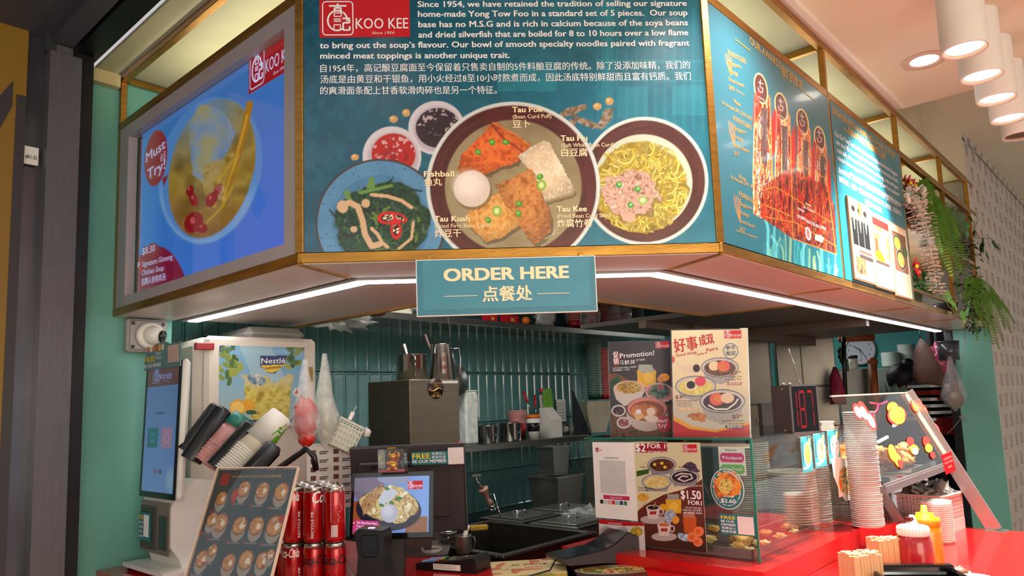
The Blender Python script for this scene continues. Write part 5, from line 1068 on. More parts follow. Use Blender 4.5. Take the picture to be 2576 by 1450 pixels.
b = MB(); b.b2((-.0452, -.05, .006), (-.044, .04, .022)); b.build('label_sticker', WHITEM, t)
L = MB(); L.M = Matrix.Translation((-.0455, 0, 0)) @ Matrix.Rotation(rad(-90), 4, 'Z'); T(L, 'ID 2 1010970 P A018 1 10', -.035, .016, .003, .07, 0, y=0); T(L, '8 A 1001042 MADE 01 21-0', -.035, .010, .003, .07, 0, y=0); L.build('lettering', LETK, t)
p = atz(1522, 1412, ZC); M = frame(p, -66) @ Matrix.Diagonal((1.3, 1.3, 1.3, 1)); t = thing('card_terminal', 'dark grey countertop card machine in front of the QR board', 'card terminal', M)
b = MB(); b.prism([(-.13, .02), (-.12, .012), (-.03, .006), (.02, 0), (.075, 0), (.085, .01), (.085, .045), (.04, .062), (.0, .04), (-.03, .032), (-.13, .026)], -.042, .042, ax='x'); b.build('body', mat('graphite plastic', (60, 56, 58), .28), t)
b = MB(); b.prism([(-.13, .0265), (-.03, .0325), (.0, .0405), (.04, .0625), (.084, .0455), (.084, .047), (.04, .065), (.0, .043), (-.03, .034), (-.13, .028)], -.039, .039, ax='x'); b.build('top_cover', mat('black gloss cover', (26, 26, 30), .16), t)
b = MB(); b.tube([(0, -.128, .02), (.03, -.16, .006), (.05, -.24, .004), (.0, -.30, .004)], .002, 6); b.build('cable', BLACK, t)
L = MB(); L.M = Matrix.Translation((0, .062, .0555)) @ Matrix.Rotation(rad(-20), 4, 'X') @ Matrix.Rotation(rad(90), 4, 'Z')
for k in range(4): a = [(.004 + .004 * k) * math.cos(rad(q)) for q in (-50, 0, 50)]; L.tube([((.004 + .004 * k) * math.cos(rad(q)), (.004 + .004 * k) * math.sin(rad(q)), .001) for q in (-50, -20, 20, 50)], .0006, 4)
L.build('contactless_mark', LETW, t)
# flyers lying on the counter
def flyer(pts, label, paint, text):
    c = [atz(x, y, ZC + .001) for x, y in pts]; o = c[0]; ux = (c[1] - c[0]); w = ux.length; ux.normalize(); hh = (c[3] - c[0]).length
    uz = Vector((ux.y, -ux.x, 0)); M = Matrix((( ux.x, 0, -uz.x, o.x), (ux.y, 0, -uz.y, o.y), (0, -1, 0, o.z), (0, 0, 0, 1)))
    M = Matrix.Translation(o) @ Matrix.Rotation(math.atan2(ux.y, ux.x), 4, 'Z') @ Matrix.Rotation(rad(-90), 4, 'X') @ Matrix.Translation((0, 0, -hh))
    t = thing('menu_flyer', label, 'flyer', M); P = Painter(M, 0, w, 0, hh, .0014, photo=False); paint(P); P.build('print', PRINT, t); L = MB()
    for body, x, z, h_, w_, c_, sh in text: T(L, body, x * w, hh - z * hh, h_, w_ * w, .03, sh, y=-.001, mi=c_)
    L.build('lettering', [mat('brown print', (80, 44, 24), .5), LETW, mat('pink print', (200, 80, 90), .5), mat('orange print', (220, 130, 40), .5)], t); return t
def pa(P):
    P.fill((222, 196, 140)); P.put((P.n(9, 3, 1) > .78).astype(float), (206, 90, 60), .8); P.put(P.rect(70, 1, 96, 5), (170, 30, 34)); P.put(P.ell(50, 62, 50, 10), (206, 196, 110)); P.food(P.ell(52, 62, 44, 8), [(180, 120, 40), (220, 170, 80), (120, 140, 50), (200, 90, 50)], 5, 2); P.food(P.ell(55, 80, 40, 8), [(190, 130, 50), (220, 180, 90)], 5, 5)
def pb(P):
    P.fill((44, 26, 20)); P.put(P.rect(5, 2, 60, 6), (200, 120, 30)); P.food(P.ell(60, 50, 46, 13), [(190, 70, 40), (60, 110, 40), (220, 180, 110), (140, 40, 30)], 8, 3); P.put(P.ell(60, 50, 50, 16) - P.ell(60, 50, 47, 14), (190, 180, 170)); P.put(P.rect(5, 28, 40, 34), (110, 60, 40)); P.put(P.ell(80, 22, 26, 7), (206, 196, 186)); P.food(P.ell(80, 22, 22, 5), [(190, 60, 40), (60, 120, 40), (220, 170, 90)], 5, 7)
flyer([(1232, 1415), (1418, 1404), (1468, 1474), (1240, 1490)], 'pale yellow takeaway menu flyer with noodle pictures lying flat', pa, [('Jo Curry', .25, .20, .018, .5, 0, .2), ('$80.80', .42, .30, .010, .22, 2, 0), ('5 FREE 5 DRINKS', .1, .34, .006, .3, 0, 0), ('8 SETS', .80, .26, .007, .14, 0, 0)])
flyer([(1421, 1405), (1600, 1399), (1690, 1462), (1470, 1474)], 'dark COMBO menu flyer with a red noodle bowl lying flat', pb, [('COMBO', .14, .23, .022, .48, 1, 0), ('VALUE', .12, .10, .014, .3, 3, 0)])
# ================================================================ back shelf: boiler, pots, cups
cE = enof(onN(1030, 955, 1.70)); e0, n0 = cE; zt = onN(1030, 955, 1.70).z; e1 = enof(onN(1154, 957, 1.70))[0]; n1 = enof(onE(925, 965, e0))[1]
bo = thing('water_boiler', 'stainless steel box water boiler with a round dark sticker', 'boiler', MEN(e0, n0, 0)); w = e1 - e0; d = min(n1 - n0, .42)
b = MB(); b.b2((0, 0, .90), (w, d, zt), bev=.003); b.build('cabinet', mat('boiler steel', (128, 116, 100), .35, .75, .12, 5, .06, 60, (1, 1, 8)), bo)
zs = onN(1096, 978, 1.70).z; xs = enof(onN(1096, 978, 1.70))[0] - e0; r = px2m(25, onN(1096, 978, 1.70)) * 1.05
b = MB(); b.lathe([(r, 0), (r, .0012), (0, .0012)], 32, M=Matrix.Translation((xs, 0, zs)) @ Matrix.Rotation(rad(90), 4, 'X')); b.build('round_sticker', mat('dark brown sticker', (44, 26, 22), .4), bo)
L = MB(); T(L, 'KIM GUAN GUAN', xs, zs + r * .45, r * .16, r * 1.5, 0, an='c', y=-.002); T(L, '金源源', xs, zs + r * .15, r * .24, r * .55, 0, an='c', y=-.002); T(L, 'HOTLINE 热线', xs, zs - r * .5, r * .13, r * .7, 0, an='c', y=-.002); T(L, '6281 5055', xs, zs - r * .82, r * .26, r * 1.2, .02, an='c', y=-.002)
L.tube([(xs + r * q, -.0018, zs - r * .1 + r * .14 * math.sin(q * 4)) for q in np.linspace(-.88, .88, 12)], [r * .03 + r * .05 * (1 - abs(q)) for q in np.linspace(-1, 1, 12)], 6); L.build('lettering', LETG, bo)
b = MB(); b.b2((w * .64, -.0012, zt - .018), (w * .98, 0, zt - .006)); b.build('white_label', WHITEM, bo)
b = MB(); b.lathe([(.01, 0), (.01, .02), (0, .022)], 12, M=Matrix.Translation((w * .93, 0, onN(1146, 1118, 1.70).z)) @ Matrix.Rotation(rad(90), 4, 'X')); b.build('knob', REDP, bo)
SHN = mat('polished steel pot', (170, 166, 160), .16, .95, .08, 6)
def pot(name, label, cat, loc, r, h, mt=SHN, taper=1, ang=0, handle=True, hr=.35, hside=1):
    t = thing(name, label, cat, frame(loc, ang)); b = MB(); rt = r * taper
    b.lathe([(r * .96, 0), (r, .004), (rt, h - .003), (rt * 1.03, h), (rt * .97, h), (r * .95, .006), (0, .006)], 32); b.build('body', mt, t)
    if handle:
        b = MB(); a = r * .98; pts = [(hside * rt * .98, 0, h * .86), (hside * (rt + r * hr), 0, h * .88), (hside * (rt + r * hr * 1.15), 0, h * .6), (hside * (r + r * hr * .5), 0, h * .2), (hside * r * .99, 0, h * .16)]; b.tube(pts, r * .06, 8); b.build('handle', mt, t)
    return t
p = onN(1036, 950, 1.86); p.z = zt; rr_ = px2m(39, p); mg = pot('steel_mug', 'wide stainless steel mug with a ladle on the boiler', 'mug', p, rr_, px2m(66, p), ang=-75, hr=.3)
b = MB(); q0 = Vector((0, 0, .02)); L = MB(); tg = thing('ladle', 'long steel ladle standing in the mug on the boiler', 'ladle', Matrix.Translation(p + Vector((.005, 0, .02))))
d_ = atY(1012, 858, p.y) - (p + Vector((.005, 0, .02))); b.tube([(0, 0, 0), tuple(d_ * .9)], [.006, .013], 10); b.build('tube_handle', STEEL, tg)
p2 = onN(1112, 952, 1.83); p2.z = zt; kr = px2m(36, p2); kt = pot('steel_pitcher', 'tall tapered stainless steel pitcher with embossed characters on the boiler', 'pitcher', p2, kr, px2m(92, p2), taper=.70, ang=8, hr=.55)
L = MB(); hh = px2m(92, p2)
for i, ch in enumerate('金源源'):
    k = MB(); T(k, ch, 0, hh * (.62 - .23 * i), hh * .14, None, 0, an='c'); rq = kr * (1 - .3 * (.68 - .23 * i)) + .0008
    L.add([(rq * math.sin(v[0] / rq + .1), -rq * math.cos(v[0] / rq + .1), v[2]) for v in k.v], k.f)
L.build('embossed_characters', STEEL, kt)
b = MB(); a = p2 + Vector((-.01, 0, .02)); c = atY(1069, 842, p2.y); b.cyl(a, c, .007, 8); tag(b.build('wooden_stick', mat('dark wood', (70, 42, 34), .5)), 'brown stick standing in the steel pitcher', 'stick')
b = MB(); p3 = onN(1150, 960, 2.2); b.lathe([(px2m(38, p3), 0), (px2m(36, p3), .004), (0, .005)], 28, M=Matrix.Translation(p3) @ Matrix.Rotation(rad(45), 4, 'Z') @ Matrix.Rotation(rad(90), 4, 'X')); b.cyl(p3 + Vector((0, 0, .05)), p3 + Vector((-.03, 0, .19)), .006, 8); tag(b.build('pan_lid', STEEL), 'round steel pan lid hanging behind the pitcher', 'lid')
# lower steel shelf and things on it
zsf = 1.365; eL = enof(onN(1150, 1130, 2.14))[0]; eR = enof(onN(1482, 1095, 2.14))[0]
b = MB(); b.M = MEN(); b.b2((eL - .1, 2.14, zsf - .035), (eR, 2.435, zsf), bev=.002); tag(b.build('lower_shelf', STEEL), 'long stainless steel shelf carrying the pots and cups', 'shelf')
def onsh(px, py, n=2.25, z=zsf): q = onN(px, py, n); q.z = z; return q
p = onsh(1176, 1120, 2.26); w = px2m(46, p) / 2; H = px2m(132, p); t = thing('water_jug', 'milky plastic water jug with a rounded handle beside the boiler', 'jug', frame(p, 45))
b = MB(); b.b2((-w, -w, 0), (w * .9, w, H), bev=.012); b.build('body', plasticmat('milky jug plastic', (232, 238, 232), .8, .3), t); b = MB(); b.b2((-w, -w * .9, H), (w * .9, w * .9, H + .008), bev=.003); b.build('lid', WHITE, t)
b = MB(); b.tube([(w * .8, 0, H * .95), (w * 1.5, 0, H * .93), (w * 1.7, 0, H * .8), (w * 1.6, 0, H * .55), (w * 1.2, 0, H * .42), (w * .8, 0, H * .42)], .009, 8); b.build('handle', plasticmat('milky jug handle', (206, 212, 206), .85, .3), t)
for x, y, wpx, hpx, lab in ((1229, 1108, 50, 44, 'small polished steel pot beside the water jug'), (1285, 1103, 55, 46, 'small polished steel pot in front of the red striped cups')):
    p = onsh(x, y, 2.22); t = pot('steel_pot', lab, 'pot', p, px2m(wpx / 2, p), px2m(hpx, p), ang=45, handle=False)
    b = MB(); r = px2m(wpx / 2, p); b.lathe([(.011, 0), (.011, .001), (0, .001)], 16, M=Matrix.Translation((.0, -r * 1.01, px2m(hpx, p) * .45)) @ Matrix.Rotation(rad(90), 4, 'X')); b.build('blue_label', mat('navy label', (30, 34, 90), .4), t)
    b = MB(); b.lathe([(.004, 0), (.004, .0016), (0, .0016)], 10, M=Matrix.Translation((.0, -r * 1.015, px2m(hpx, p) * .45)) @ Matrix.Rotation(rad(90), 4, 'X')); b.build('green_mark', mat('green mark', (60, 190, 80), .4), t)
REDCUP = mat('red paper cup', (176, 28, 32), .45, 0, .1, 30); GRNCUP = mat('green paper cup', (20, 84, 72), .45, 0, .1, 30)
p = onsh(1304, 1096, 2.33); cupstack('paper_cup', p, px2m(17, p), px2m(23, p), px2m(40, p), 12, px2m(2.9, p), [REDCUP, CUPW], 'red paper cup nested in the short stack behind the steel pots', 'red striped cups behind the pots', flip=False)
p = onsh(1343, 1102, 2.2); t = thing('travel_cup', 'white travel cup with black sleeve and orange lid', 'cup', frame(p)); r = px2m(17, p); H = px2m(62, p)
b = MB(); b.lathe([(r * .78, 0), (r, H * .88), (0, H * .88)], 24); b.build('body', WHITE, t); b = MB(); b.lathe([(r * .86, H * .32), (r * .99, H * .66)], 24); b.v = [(x * 1.03, y * 1.03, z) for x, y, z in b.v]; b.build('sleeve', BLACK, t); b = MB(); b.lathe([(r * 1.1, H * .86), (r * 1.1, H * .93), (r * .95, H), (0, H * .98)], 24); b.build('lid', mat('orange lid', (226, 110, 20), .4), t)
p = onsh(1387, 1098, 2.25); t = thing('magazine_holder', 'white plastic magazine holder with red cutlery and green packets', 'holder', frame(p, 45)); w = px2m(20, p); H = px2m(74, p)
b = MB(); b.prism([(-.05, 0), (.05, 0), (.05, H), (.02, H), (-.05, H * .6)], -w, w, ax='x'); b.build('box', WHITE, t)
p_ = onsh(1372, 1050, 2.28); 
for i, (x, y, wpx, hpx, c, nm, lab) in enumerate(((1384, 1052, 32, 74, (110, 170, 40), 'green_packet', 'tall bright green packet in the holder'), (1392, 1052, 14, 62, (96, 156, 36), 'green_packet', 'narrow green packet at the edge of the holder'), (1372, 1062, 20, 68, (226, 222, 214), 'straw_pack', 'white paper straw pack with a red end'))):
    q = onN(x, y, 2.29 + .02 * i); ww = px2m(wpx / 2, q); tag(MB().b2((-ww, 0, 0), (ww, .012, px2m(hpx, q)), bev=.002).build(nm, mat('packet %d' % i, c, .4, 0, .2, 30), None, frame(q, 45, -4)), lab, 'packet')
q = onN(1362, 990, 2.27); b = MB()
for k in range(14): a = random.Random(k).uniform(-.5, .5); b.tube([q, q + Vector((a * .03, 0, .022 + .004 * (k % 3)))], .0022, 4)
tag(b.build('red_tassel', REDP), 'red tassel sticking out above the white straw pack', 'tassel')
for (x0, y0, x1, y1, lab, m) in ((1316, 985, 1334, 1030, 'red handled tongs leaning behind the travel cup', REDP), (1345, 995, 1348, 1040, 'red handled scissors standing behind the travel cup', REDP)):
    a = onN(x0, y0, 2.3); c = onN(x1, y1, 2.25); t = thing('kitchen_tool', lab, 'utensil'); b = MB(); b.tube([a, a.lerp(c, .6)], .007, 8); b.build('handle', m, t); b = MB(); b.tube([a.lerp(c, .6), c], .003, 6); b.build('shaft', CHROME, t)
q = onN(1402, 1062, 2.36); t = thing('notice_sheet', 'small printed notice sheet taped on the tiles', 'poster', frame(q, 45)); w = px2m(36, q); h = px2m(56, q); bx('sheet', (0, 0, 0), (w, .001, h), WHITEM, t); L = MB()
for i, t_ in enumerate(('PHOTOS', 'MUST SHOW', 'WITHIN 2019', 'strict compliance', 'mask and wearing', 'for our customers')): T(L, t_, w * .08, h * (.78 - .13 * i), h * .055, w * (.6 + .04 * i), .01, y=-.0006)
L.build('lettering', LETK, t)
for i, (x, y) in enumerate(((1420, 1090), (1441, 1090))):
    q = onN(x, y, 2.40); t = thing('power_socket', ['wall socket with a plug, nearer the notice sheet', 'wall socket with a plug, nearer the grey bracket'][i], 'socket', frame(q, 45)); s_ = px2m(9, q); b = MB(); b.b2((-s_, 0, 0), (s_, .02, s_ * 2.6), bev=.003); b.build('plate', mat('grey socket', (176, 176, 170), .4), t); b = MB(); b.b2((-s_ * .6, -.03, s_ * .3), (s_ * .7, 0, s_ * 1.9), bev=.008); b.build('plug', WHITE, t); b = MB(); b.tube([(0, -.03, s_ * .4), (0, -.04, -.02), (.01 * i, -.03, -.12), (.03, -.02, -.24)], .003, 6); b.build('cord', BLACK if i == 0 else DGREY, t)
q = onsh(1478, 1104, 2.22); t = thing('laptop_bracket', 'dark grey triangular metal bracket standing on the shelf end', 'bracket', frame(onN(1447, 1100, 2.2), 45)); w = px2m(66, q); h = px2m(112, q)
b = MB(); b.prism([(0, 0), (w, 0), (w * .98, h * .04), (w * .02, h), (0, h)], 0, .012); b.build('plate', mat('slate metal', (62, 66, 72), .35, .5), t); b = MB(); b.b2((0, 0, 0), (w, .08, .012)); b.build('foot', _m['slate metal'], t); b = MB(); b.tube([(w * .75, -.004, h * .42), (w * .72, -.01, h * .3), (w * .45, -.008, h * .18), (w * .2, -.006, h * .12)], .003, 6); b.build('cord', BLACK, t)
q = onN(1503, 1108, 2.3); q.z = zsf; MBOX = mat('foam box cream', (206, 200, 178), .6, 0, .06, 30)
def boxstack(name, q, w0, w1, hgt, n, pitch, m, label, group, ang=45, cat='food box', d=.5):
    b = MB(); v = [(-w0, -w0 * d, 0), (w0, -w0 * d, 0), (w0, w0 * d, 0), (-w0, w0 * d, 0), (-w1, -w1 * d, hgt), (w1, -w1 * d, hgt), (w1, w1 * d, hgt), (-w1, w1 * d, hgt)]; b.add(v, [(0, 1, 5, 4), (1, 2, 6, 5), (2, 3, 7, 6), (3, 0, 4, 7), (3, 2, 1, 0)])
    b.b2((-w1 - .004, -w1 * d - .004, hgt - .001), (w1 + .004, w1 * d + .004, hgt + .001)); o = b.build(name, m, None, frame(q, ang), label=label, cat=cat, group=group)
    for i in range(1, n): k = o.copy(); COL.objects.link(k); k.matrix_world = frame(q + Vector((random.Random(i).uniform(-.001, .001), 0, i * pitch)), ang)
    return o
boxstack('foam_box', q, px2m(20, q), px2m(33, q), px2m(44, q), 14, px2m(2.6, q), MBOX, 'cream foam food box nested in the stack under the green striped cups', 'cream foam boxes on the shelf', 20)
q = q + Vector((0, 0, px2m(82, q))); cupstack('paper_cup', q, px2m(16, q), px2m(20, q), px2m(16, q), 36, px2m(4.2, q), [GRNCUP, CUPW], 'green paper bowl nested in the tall stack beside the promotion poster', 'tall stack of green striped bowls')
q2 = q + Vector((px2m(28, q), .03, 0)); cupstack('paper_cup', q2, px2m(12, q2), px2m(15, q2), px2m(14, q2), 27, px2m(4.4, q2), [REDCUP, CUPW], 'red paper bowl nested in the stack half hidden by the promotion poster', 'red striped bowls behind the poster')
# upper steel shelf
zu = 2.065; b = MB(); b.M = MEN(); eA = enof(onN(905, 800, 2.14))[0]; eB = enof(onN(1672, 845, 2.14))[0]
b.b2((eA - .5, 2.14, zu - .035), (1.08, 2.435, zu), bev=.002); tag(b.build('upper_shelf', STEEL), 'upper stainless steel wall shelf, nearer length', 'shelf'); b = MB(); b.M = MEN(); b.b2((1.085, 2.14, zu - .035), (eB, 2.435, zu), bev=.002); tag(b.build('upper_shelf', STEEL), 'upper stainless steel wall shelf, far length under the paper cups', 'shelf')
def onu(px, py, n=2.24): q = onN(px, py, n); q.z = zu; return q
for (x, y, wpx, n_, m, lab, grp, hp) in ((1447, 822, 36, 9, REDCUP, 'red paper bowl in the first bagged stack on the upper shelf', 'first red bowl stack on the upper shelf', 26), (1488, 824, 44, 9, REDCUP, 'red paper bowl in the wide bagged stack on the upper shelf', 'wide red bowl stack on the upper shelf', 26), (1521, 829, 26, 16, REDCUP, 'red paper cup in the third bagged stack on the upper shelf', 'third red cup stack on the upper shelf', 24), (1549, 831, 26, 15, REDCUP, 'red paper cup in the fourth bagged stack on the upper shelf', 'fourth red cup stack on the upper shelf', 24), (1575, 833, 26, 13, REDCUP, 'red paper cup in the fifth bagged stack beside the green cups', 'fifth red cup stack on the upper shelf', 24), (1607, 835, 28, 12, GRNCUP, 'green paper cup in the stack beside the steel tankard', 'green cup stack on the upper shelf', 26)):
    q = onu(x, y); cupstack('paper_cup', q, px2m(wpx / 2 * .78, q), px2m(wpx / 2, q), px2m(hp, q), n_, px2m(3.9, q), [m, CUPW], lab, grp)
for x, y, wpx, s in ((1467, 824, 84, 3), (1548, 830, 82, 7)):
    q = onu(x, y); w = px2m(wpx / 2, q); t = thing('plastic_wrap', ['clear plastic wrap over the first red bowl stacks', 'clear plastic wrap over the far red cup stacks'][s > 5], 'plastic wrap', Matrix.Translation(q + Vector((0, 0, .001)))); b = MB(); b.sph((0, 0, px2m(42, q)), w, sc=(1.08, .9, px2m(46, q) / w), lump=.25, seed=s, freq=4, nu=24, nv=14); b.v = [(x_, y_, max(z_, 0)) for x_, y_, z_ in b.v]; b.build('film', BAG, t)
q = onu(1643, 838); pot('steel_tankard', 'tall steel tankard at the far end of the upper shelf', 'mug', q, px2m(15, q), px2m(38, q), ang=30)
for x, y, w_, h_, c, lab in ((1240, 812, 34, 20, (170, 20, 22), 'red and gold gift packet on the upper shelf under the order sign'), (1290, 815, 46, 22, (190, 24, 24), 'wide red gift box with gold print on the upper shelf')):
    q = onu(x, y, 2.2); w = px2m(w_ / 2, q); h = px2m(h_, q); t = thing('gift_box', lab, 'box', frame(q, 45)); bx('box', (-w, 0, 0), (w, .05, h), REDP, t); L = MB(); L.b2((-w * .7, -.001, h * .1), (w * .7, -.0004, h * .16)); L.b2((-w * .3, -.001, h * .3), (w * .3, -.0004, h * .7)); L.build('gold_print', LETG, t)
q = onu(1323, 812, 2.2); tag(MB().sph((0, 0, px2m(11, q)), px2m(11, q), lump=.05).build('mandarin_orange', mat('orange peel', (226, 110, 20), .45, 0, .1, 60, .3, 200), None, Matrix.Translation(q)), 'mandarin orange beside the red gift box on the upper shelf', 'orange')
q = onu(1372, 818, 2.2); t = thing('plastic_bag', 'white plastic bag of boxes between the orange and the red bowls', 'bag', frame(q, 45)); b = MB(); b.sph((0, 0, px2m(24, q)), px2m(36, q), sc=(1, .5, .8), lump=.5, seed=3, nu=20, nv=12); b.v = [(x_, y_, max(z_, 0)) for x_, y_, z_ in b.v]; b.build('bag', _m['milky bag'], t)
q = onu(985, 798, 2.25); boxstack('foam_box', q, px2m(44, q), px2m(56, q), px2m(26, q), 5, px2m(6, q), MBOX, 'wide white foam box on the near end of the upper shelf', 'white foam boxes on the upper shelf')
q = onu(1040, 798, 2.2); b = MB(); b.sph((0, 0, 0), .05, sc=(1.1, .5, .6), lump=.8, seed=8, nu=20, nv=12); tag(b.build('crumpled_bag', _m['milky bag'], None, Matrix.Translation(q + Vector((.0, 0, .055)))), 'crumpled white bag beside the foam boxes on the upper shelf', 'bag')
q = onN(850, 800, 2.0); t = thing('plastic_sheet', 'crumpled clear plastic sheet hanging below the canopy beside the drink dispenser', 'plastic wrap', frame(q, 30)); b = MB(); b.sph((0, 0, 0), .10, sc=(1.5, .5, .42), lump=1.1, seed=4, nu=30, nv=18, freq=5); b.build('film', BAG, t)
b = MB(); b.M = frame(onN(905, 790, 1.97), 20); b.b2((-.10, -.03, 0), (.12, .1, .05), bev=.002); tag(b.build('cardboard_box', mat('brown cardboard', (150, 96, 50), .7, 0, .12, 12)), 'brown cardboard box peeking below the canopy near the plastic sheet', 'box')
# sink area
zk = ZC - .005; M = MEN(.12, .86, 0); sk = thing('steel_sink', 'stainless steel sink sunk into the red counter', 'sink', M); w, d = .50, .55
b = MB()
for lo, hi in (((0, 0, zk - .006), (w, .03, zk + .006)), ((0, d - .03, zk - .006), (w, d, zk + .006)), ((0, .03, zk - .006), (.03, d - .03, zk + .006)), ((w - .03, .03, zk - .006), (w, d - .03, zk + .006))): b.b2(lo, hi, bev=.003)
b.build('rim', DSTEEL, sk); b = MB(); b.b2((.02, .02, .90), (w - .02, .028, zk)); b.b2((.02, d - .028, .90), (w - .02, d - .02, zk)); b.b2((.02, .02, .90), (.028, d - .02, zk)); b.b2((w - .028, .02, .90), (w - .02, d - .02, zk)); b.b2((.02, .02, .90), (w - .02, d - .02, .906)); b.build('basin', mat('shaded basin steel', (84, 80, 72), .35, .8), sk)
cn = thing('prep_cabinet', 'steel prep counter with lidded food pans behind the sink', 'counter', MEN(.66, .80, 0)); b = MB(); b.b2((0, 0, .5), (.55, .85, ZC - .06)); b.build('body', DSTEEL, cn)
for i, (x, y, lab) in enumerate(((.02, .48, 'rear'), (.02, .20, 'middle'), (.28, .45, 'far rear'), (.28, .18, 'far front'))):
    M = MEN(.66 + x, .80 + y, ZC - .058); t = thing('steel_pan', lab + ' lidded steel food pan beside the sink', 'food pan', M, 'lidded steel food pans'); b = MB(); b.b2((0, 0, 0), (.25, .24, .045), bev=.006); b.build('pan', DSTEEL, t); b = MB(); b.b2((-.004, -.004, .0455), (.254, .244, .052), bev=.003); b.b2((.02, .02, .052), (.23, .22, .058), bev=.004); b.build('lid', STEEL, t); b = MB(); b.tube([(.09, .12, .056), (.10, .12, .072), (.15, .12, .072), (.16, .12, .056)], .004, 8); b.build('handle', CHROME, t)
zp = ZC + .0
p = onN(1432, 1292, 1.62); zb_ = p.z; M = MEN(*enof(p), zb_); w = px2m(52, p); H = px2m(92, p); t = thing('deep_steel_bin', 'deep stainless steel bin standing behind the food pans', 'bin', M); b = MB(); b.add([(-w * .8, 0, 0), (w * .8, 0, 0), (w * .8, .16, 0), (-w * .8, .16, 0), (-w, -.02, H), (w, -.02, H), (w, .18, H), (-w, .18, H)], [(0, 1, 5, 4), (1, 2, 6, 5), (2, 3, 7, 6), (3, 0, 4, 7), (3, 2, 1, 0)]); b.build('body', STEEL, t); b = MB(); b.b2((-w - .008, -.028, H - .002), (w + .008, -.018, H + .004)); b.b2((-w - .008, .178, H - .002), (w + .008, .188, H + .004)); b.b2((-w - .008, -.02, H - .002), (-w, .18, H + .004)); b.b2((w, -.02, H - .002), (w + .008, .18, H + .004)); b.b2((-w, -.018, H - .004), (w, .178, H)); b.build('rim', STEEL, t)
zt_ = zb_ + H + .006; p = onN(1412, 1205, 1.66); M = MEN(enof(p)[0], enof(p)[1], zt_); w = px2m(34, p); H2 = px2m(70, p); t = thing('small_steel_bin', 'small stainless steel bin standing on the deep bin', 'bin', M); b = MB(); b.add([(-w * .75, 0, 0), (w * .75, 0, 0), (w * .75, .09, 0), (-w * .75, .09, 0), (-w, -.01, H2), (w, -.01, H2), (w, .10, H2), (-w, .10, H2)], [(0, 1, 5, 4), (1, 2, 6, 5), (2, 3, 7, 6), (3, 0, 4, 7), (3, 2, 1, 0)]); b.build('body', STEEL, t); b = MB(); b.b2((-w - .006, -.016, H2 - .002), (w + .006, -.008, H2 + .003)); b.b2((-w - .006, .1, H2 - .002), (w + .006, .106, H2 + .003)); b.b2((-w - .006, -.01, H2 - .002), (-w, .1, H2 + .003)); b.b2((w, -.01, H2 - .002), (w + .006, .1, H2 + .003)); b.build('rim', STEEL, t)
for (a, c_, lab) in (((1243, 1243), (1262, 1310), 'thin hooked steel ladle at the back edge of the sink'), ((1300, 1285), (1322, 1318), 'thin bent steel ladle beside the food pans')):
    t = thing('hooked_ladle', lab, 'ladle'); q0 = onN(*a, 1.45); q1 = onN(*c_, 1.40); b = MB(); b.tube([q0 + Vector((-.02, 0, -.02)), q0 + Vector((-.012, 0, .0)), q0, q1], .003, 6); b.build('rod', CHROME, t)
p = onN(1196, 1200, 1.9); t = thing('wall_tap', 'wall tap with pink hose connector above the sink', 'tap', frame(p, 45)); b = MB(); b.b2((-.03, -.01, .0), (.03, .02, .012)); b.tube([(0, 0, 0), (.005, -.01, -.03), (.03, -.02, -.06)], .008, 8); b.build('pipe', STEEL, t)
b = MB(); d = Vector((.45, -.1, -.9)).normalized(); q = Vector((.03, -.02, -.06)); b.tube([q, q + d * .012, q + d * .012, q + d * .045, q + d * .05, q + d * .07, q + d * .09], [.027, .027, .020, .015, .009, .012, .020], 14); b.build('pink_connector', mat('pink rubber', (200, 150, 132), .5), t); b = MB(); b.tube([q + d * .09, q + d * .125], .019, 12); b.build('nozzle', CHROME, t)
p = onN(1476, 1322, 1.15); b = MB(); b.sph((0, 0, .03), .085, sc=(1.2, .7, .45), lump=1.0, seed=6, nu=26, nv=16, freq=5); tag(b.build('crumpled_bag', BAG, None, frame(p, 20)), 'crumpled clear plastic bag beside the QR board', 'bag')
p = atz(1150, 1398, ZC); 
for (x, y, wpx, hpx, lab, m) in ((1167, 1392, 42, 44, 'steel mug with a white spoon behind the card terminal', STEEL), (1098, 1370, 30, 36, 'grey enamel mug under the staff monitor', mat('grey enamel', (120, 120, 114), .35, .2))):
    q = atz(x, y, ZC); t = pot('steel_mug', lab, 'mug', q, px2m(wpx / 2, q), px2m(hpx, q), m, ang=-10)
q = atz(1162, 1390, ZC); b = MB(); b.tube([(0, 0, .012), (.02, 0, px2m(66, q))], [.006, .009], 8); tag(b.build('plastic_spoon', WHITE, None, Matrix.Translation(q)), 'white plastic spoon standing in the steel mug', 'spoon')
q = atz(1128, 1378, ZC); t = thing('lidded_jar', 'clear jar with a steel lid between the two mugs', 'jar', Matrix.Translation(q)); r = px2m(22, q); b = MB(); b.lathe([(r, 0), (r, .04), (r * .95, .044)], 24); b.build('glass', CLEAR, t); b = MB(); b.lathe([(r * 1.04, .044), (r * 1.04, .052), (r * .6, .058), (0, .058)], 24); b.build('lid', STEEL, t)
q = atz(1086, 1394, ZC); b = MB(); b.lathe([(.028, 0), (.036, .018), (.034, .018), (.027, .002), (0, .002)], 24); tag(b.build('plastic_tub', plasticmat('clear tub', (220, 214, 206), .35), None, Matrix.Translation(q)), 'small clear plastic tub on the counter under the monitor', 'tub')
q = atz(1205, 1335, ZC); b = MB(); b.b2((-.035, -.012, 0), (.035, .012, .02), bev=.005); tag(b.build('sponge', mat('yellow sponge', (176, 140, 40), .8, 0, .2, 60, .5, 90), None, frame(q, 10)), 'yellow sponge at the back corner of the sink', 'sponge')
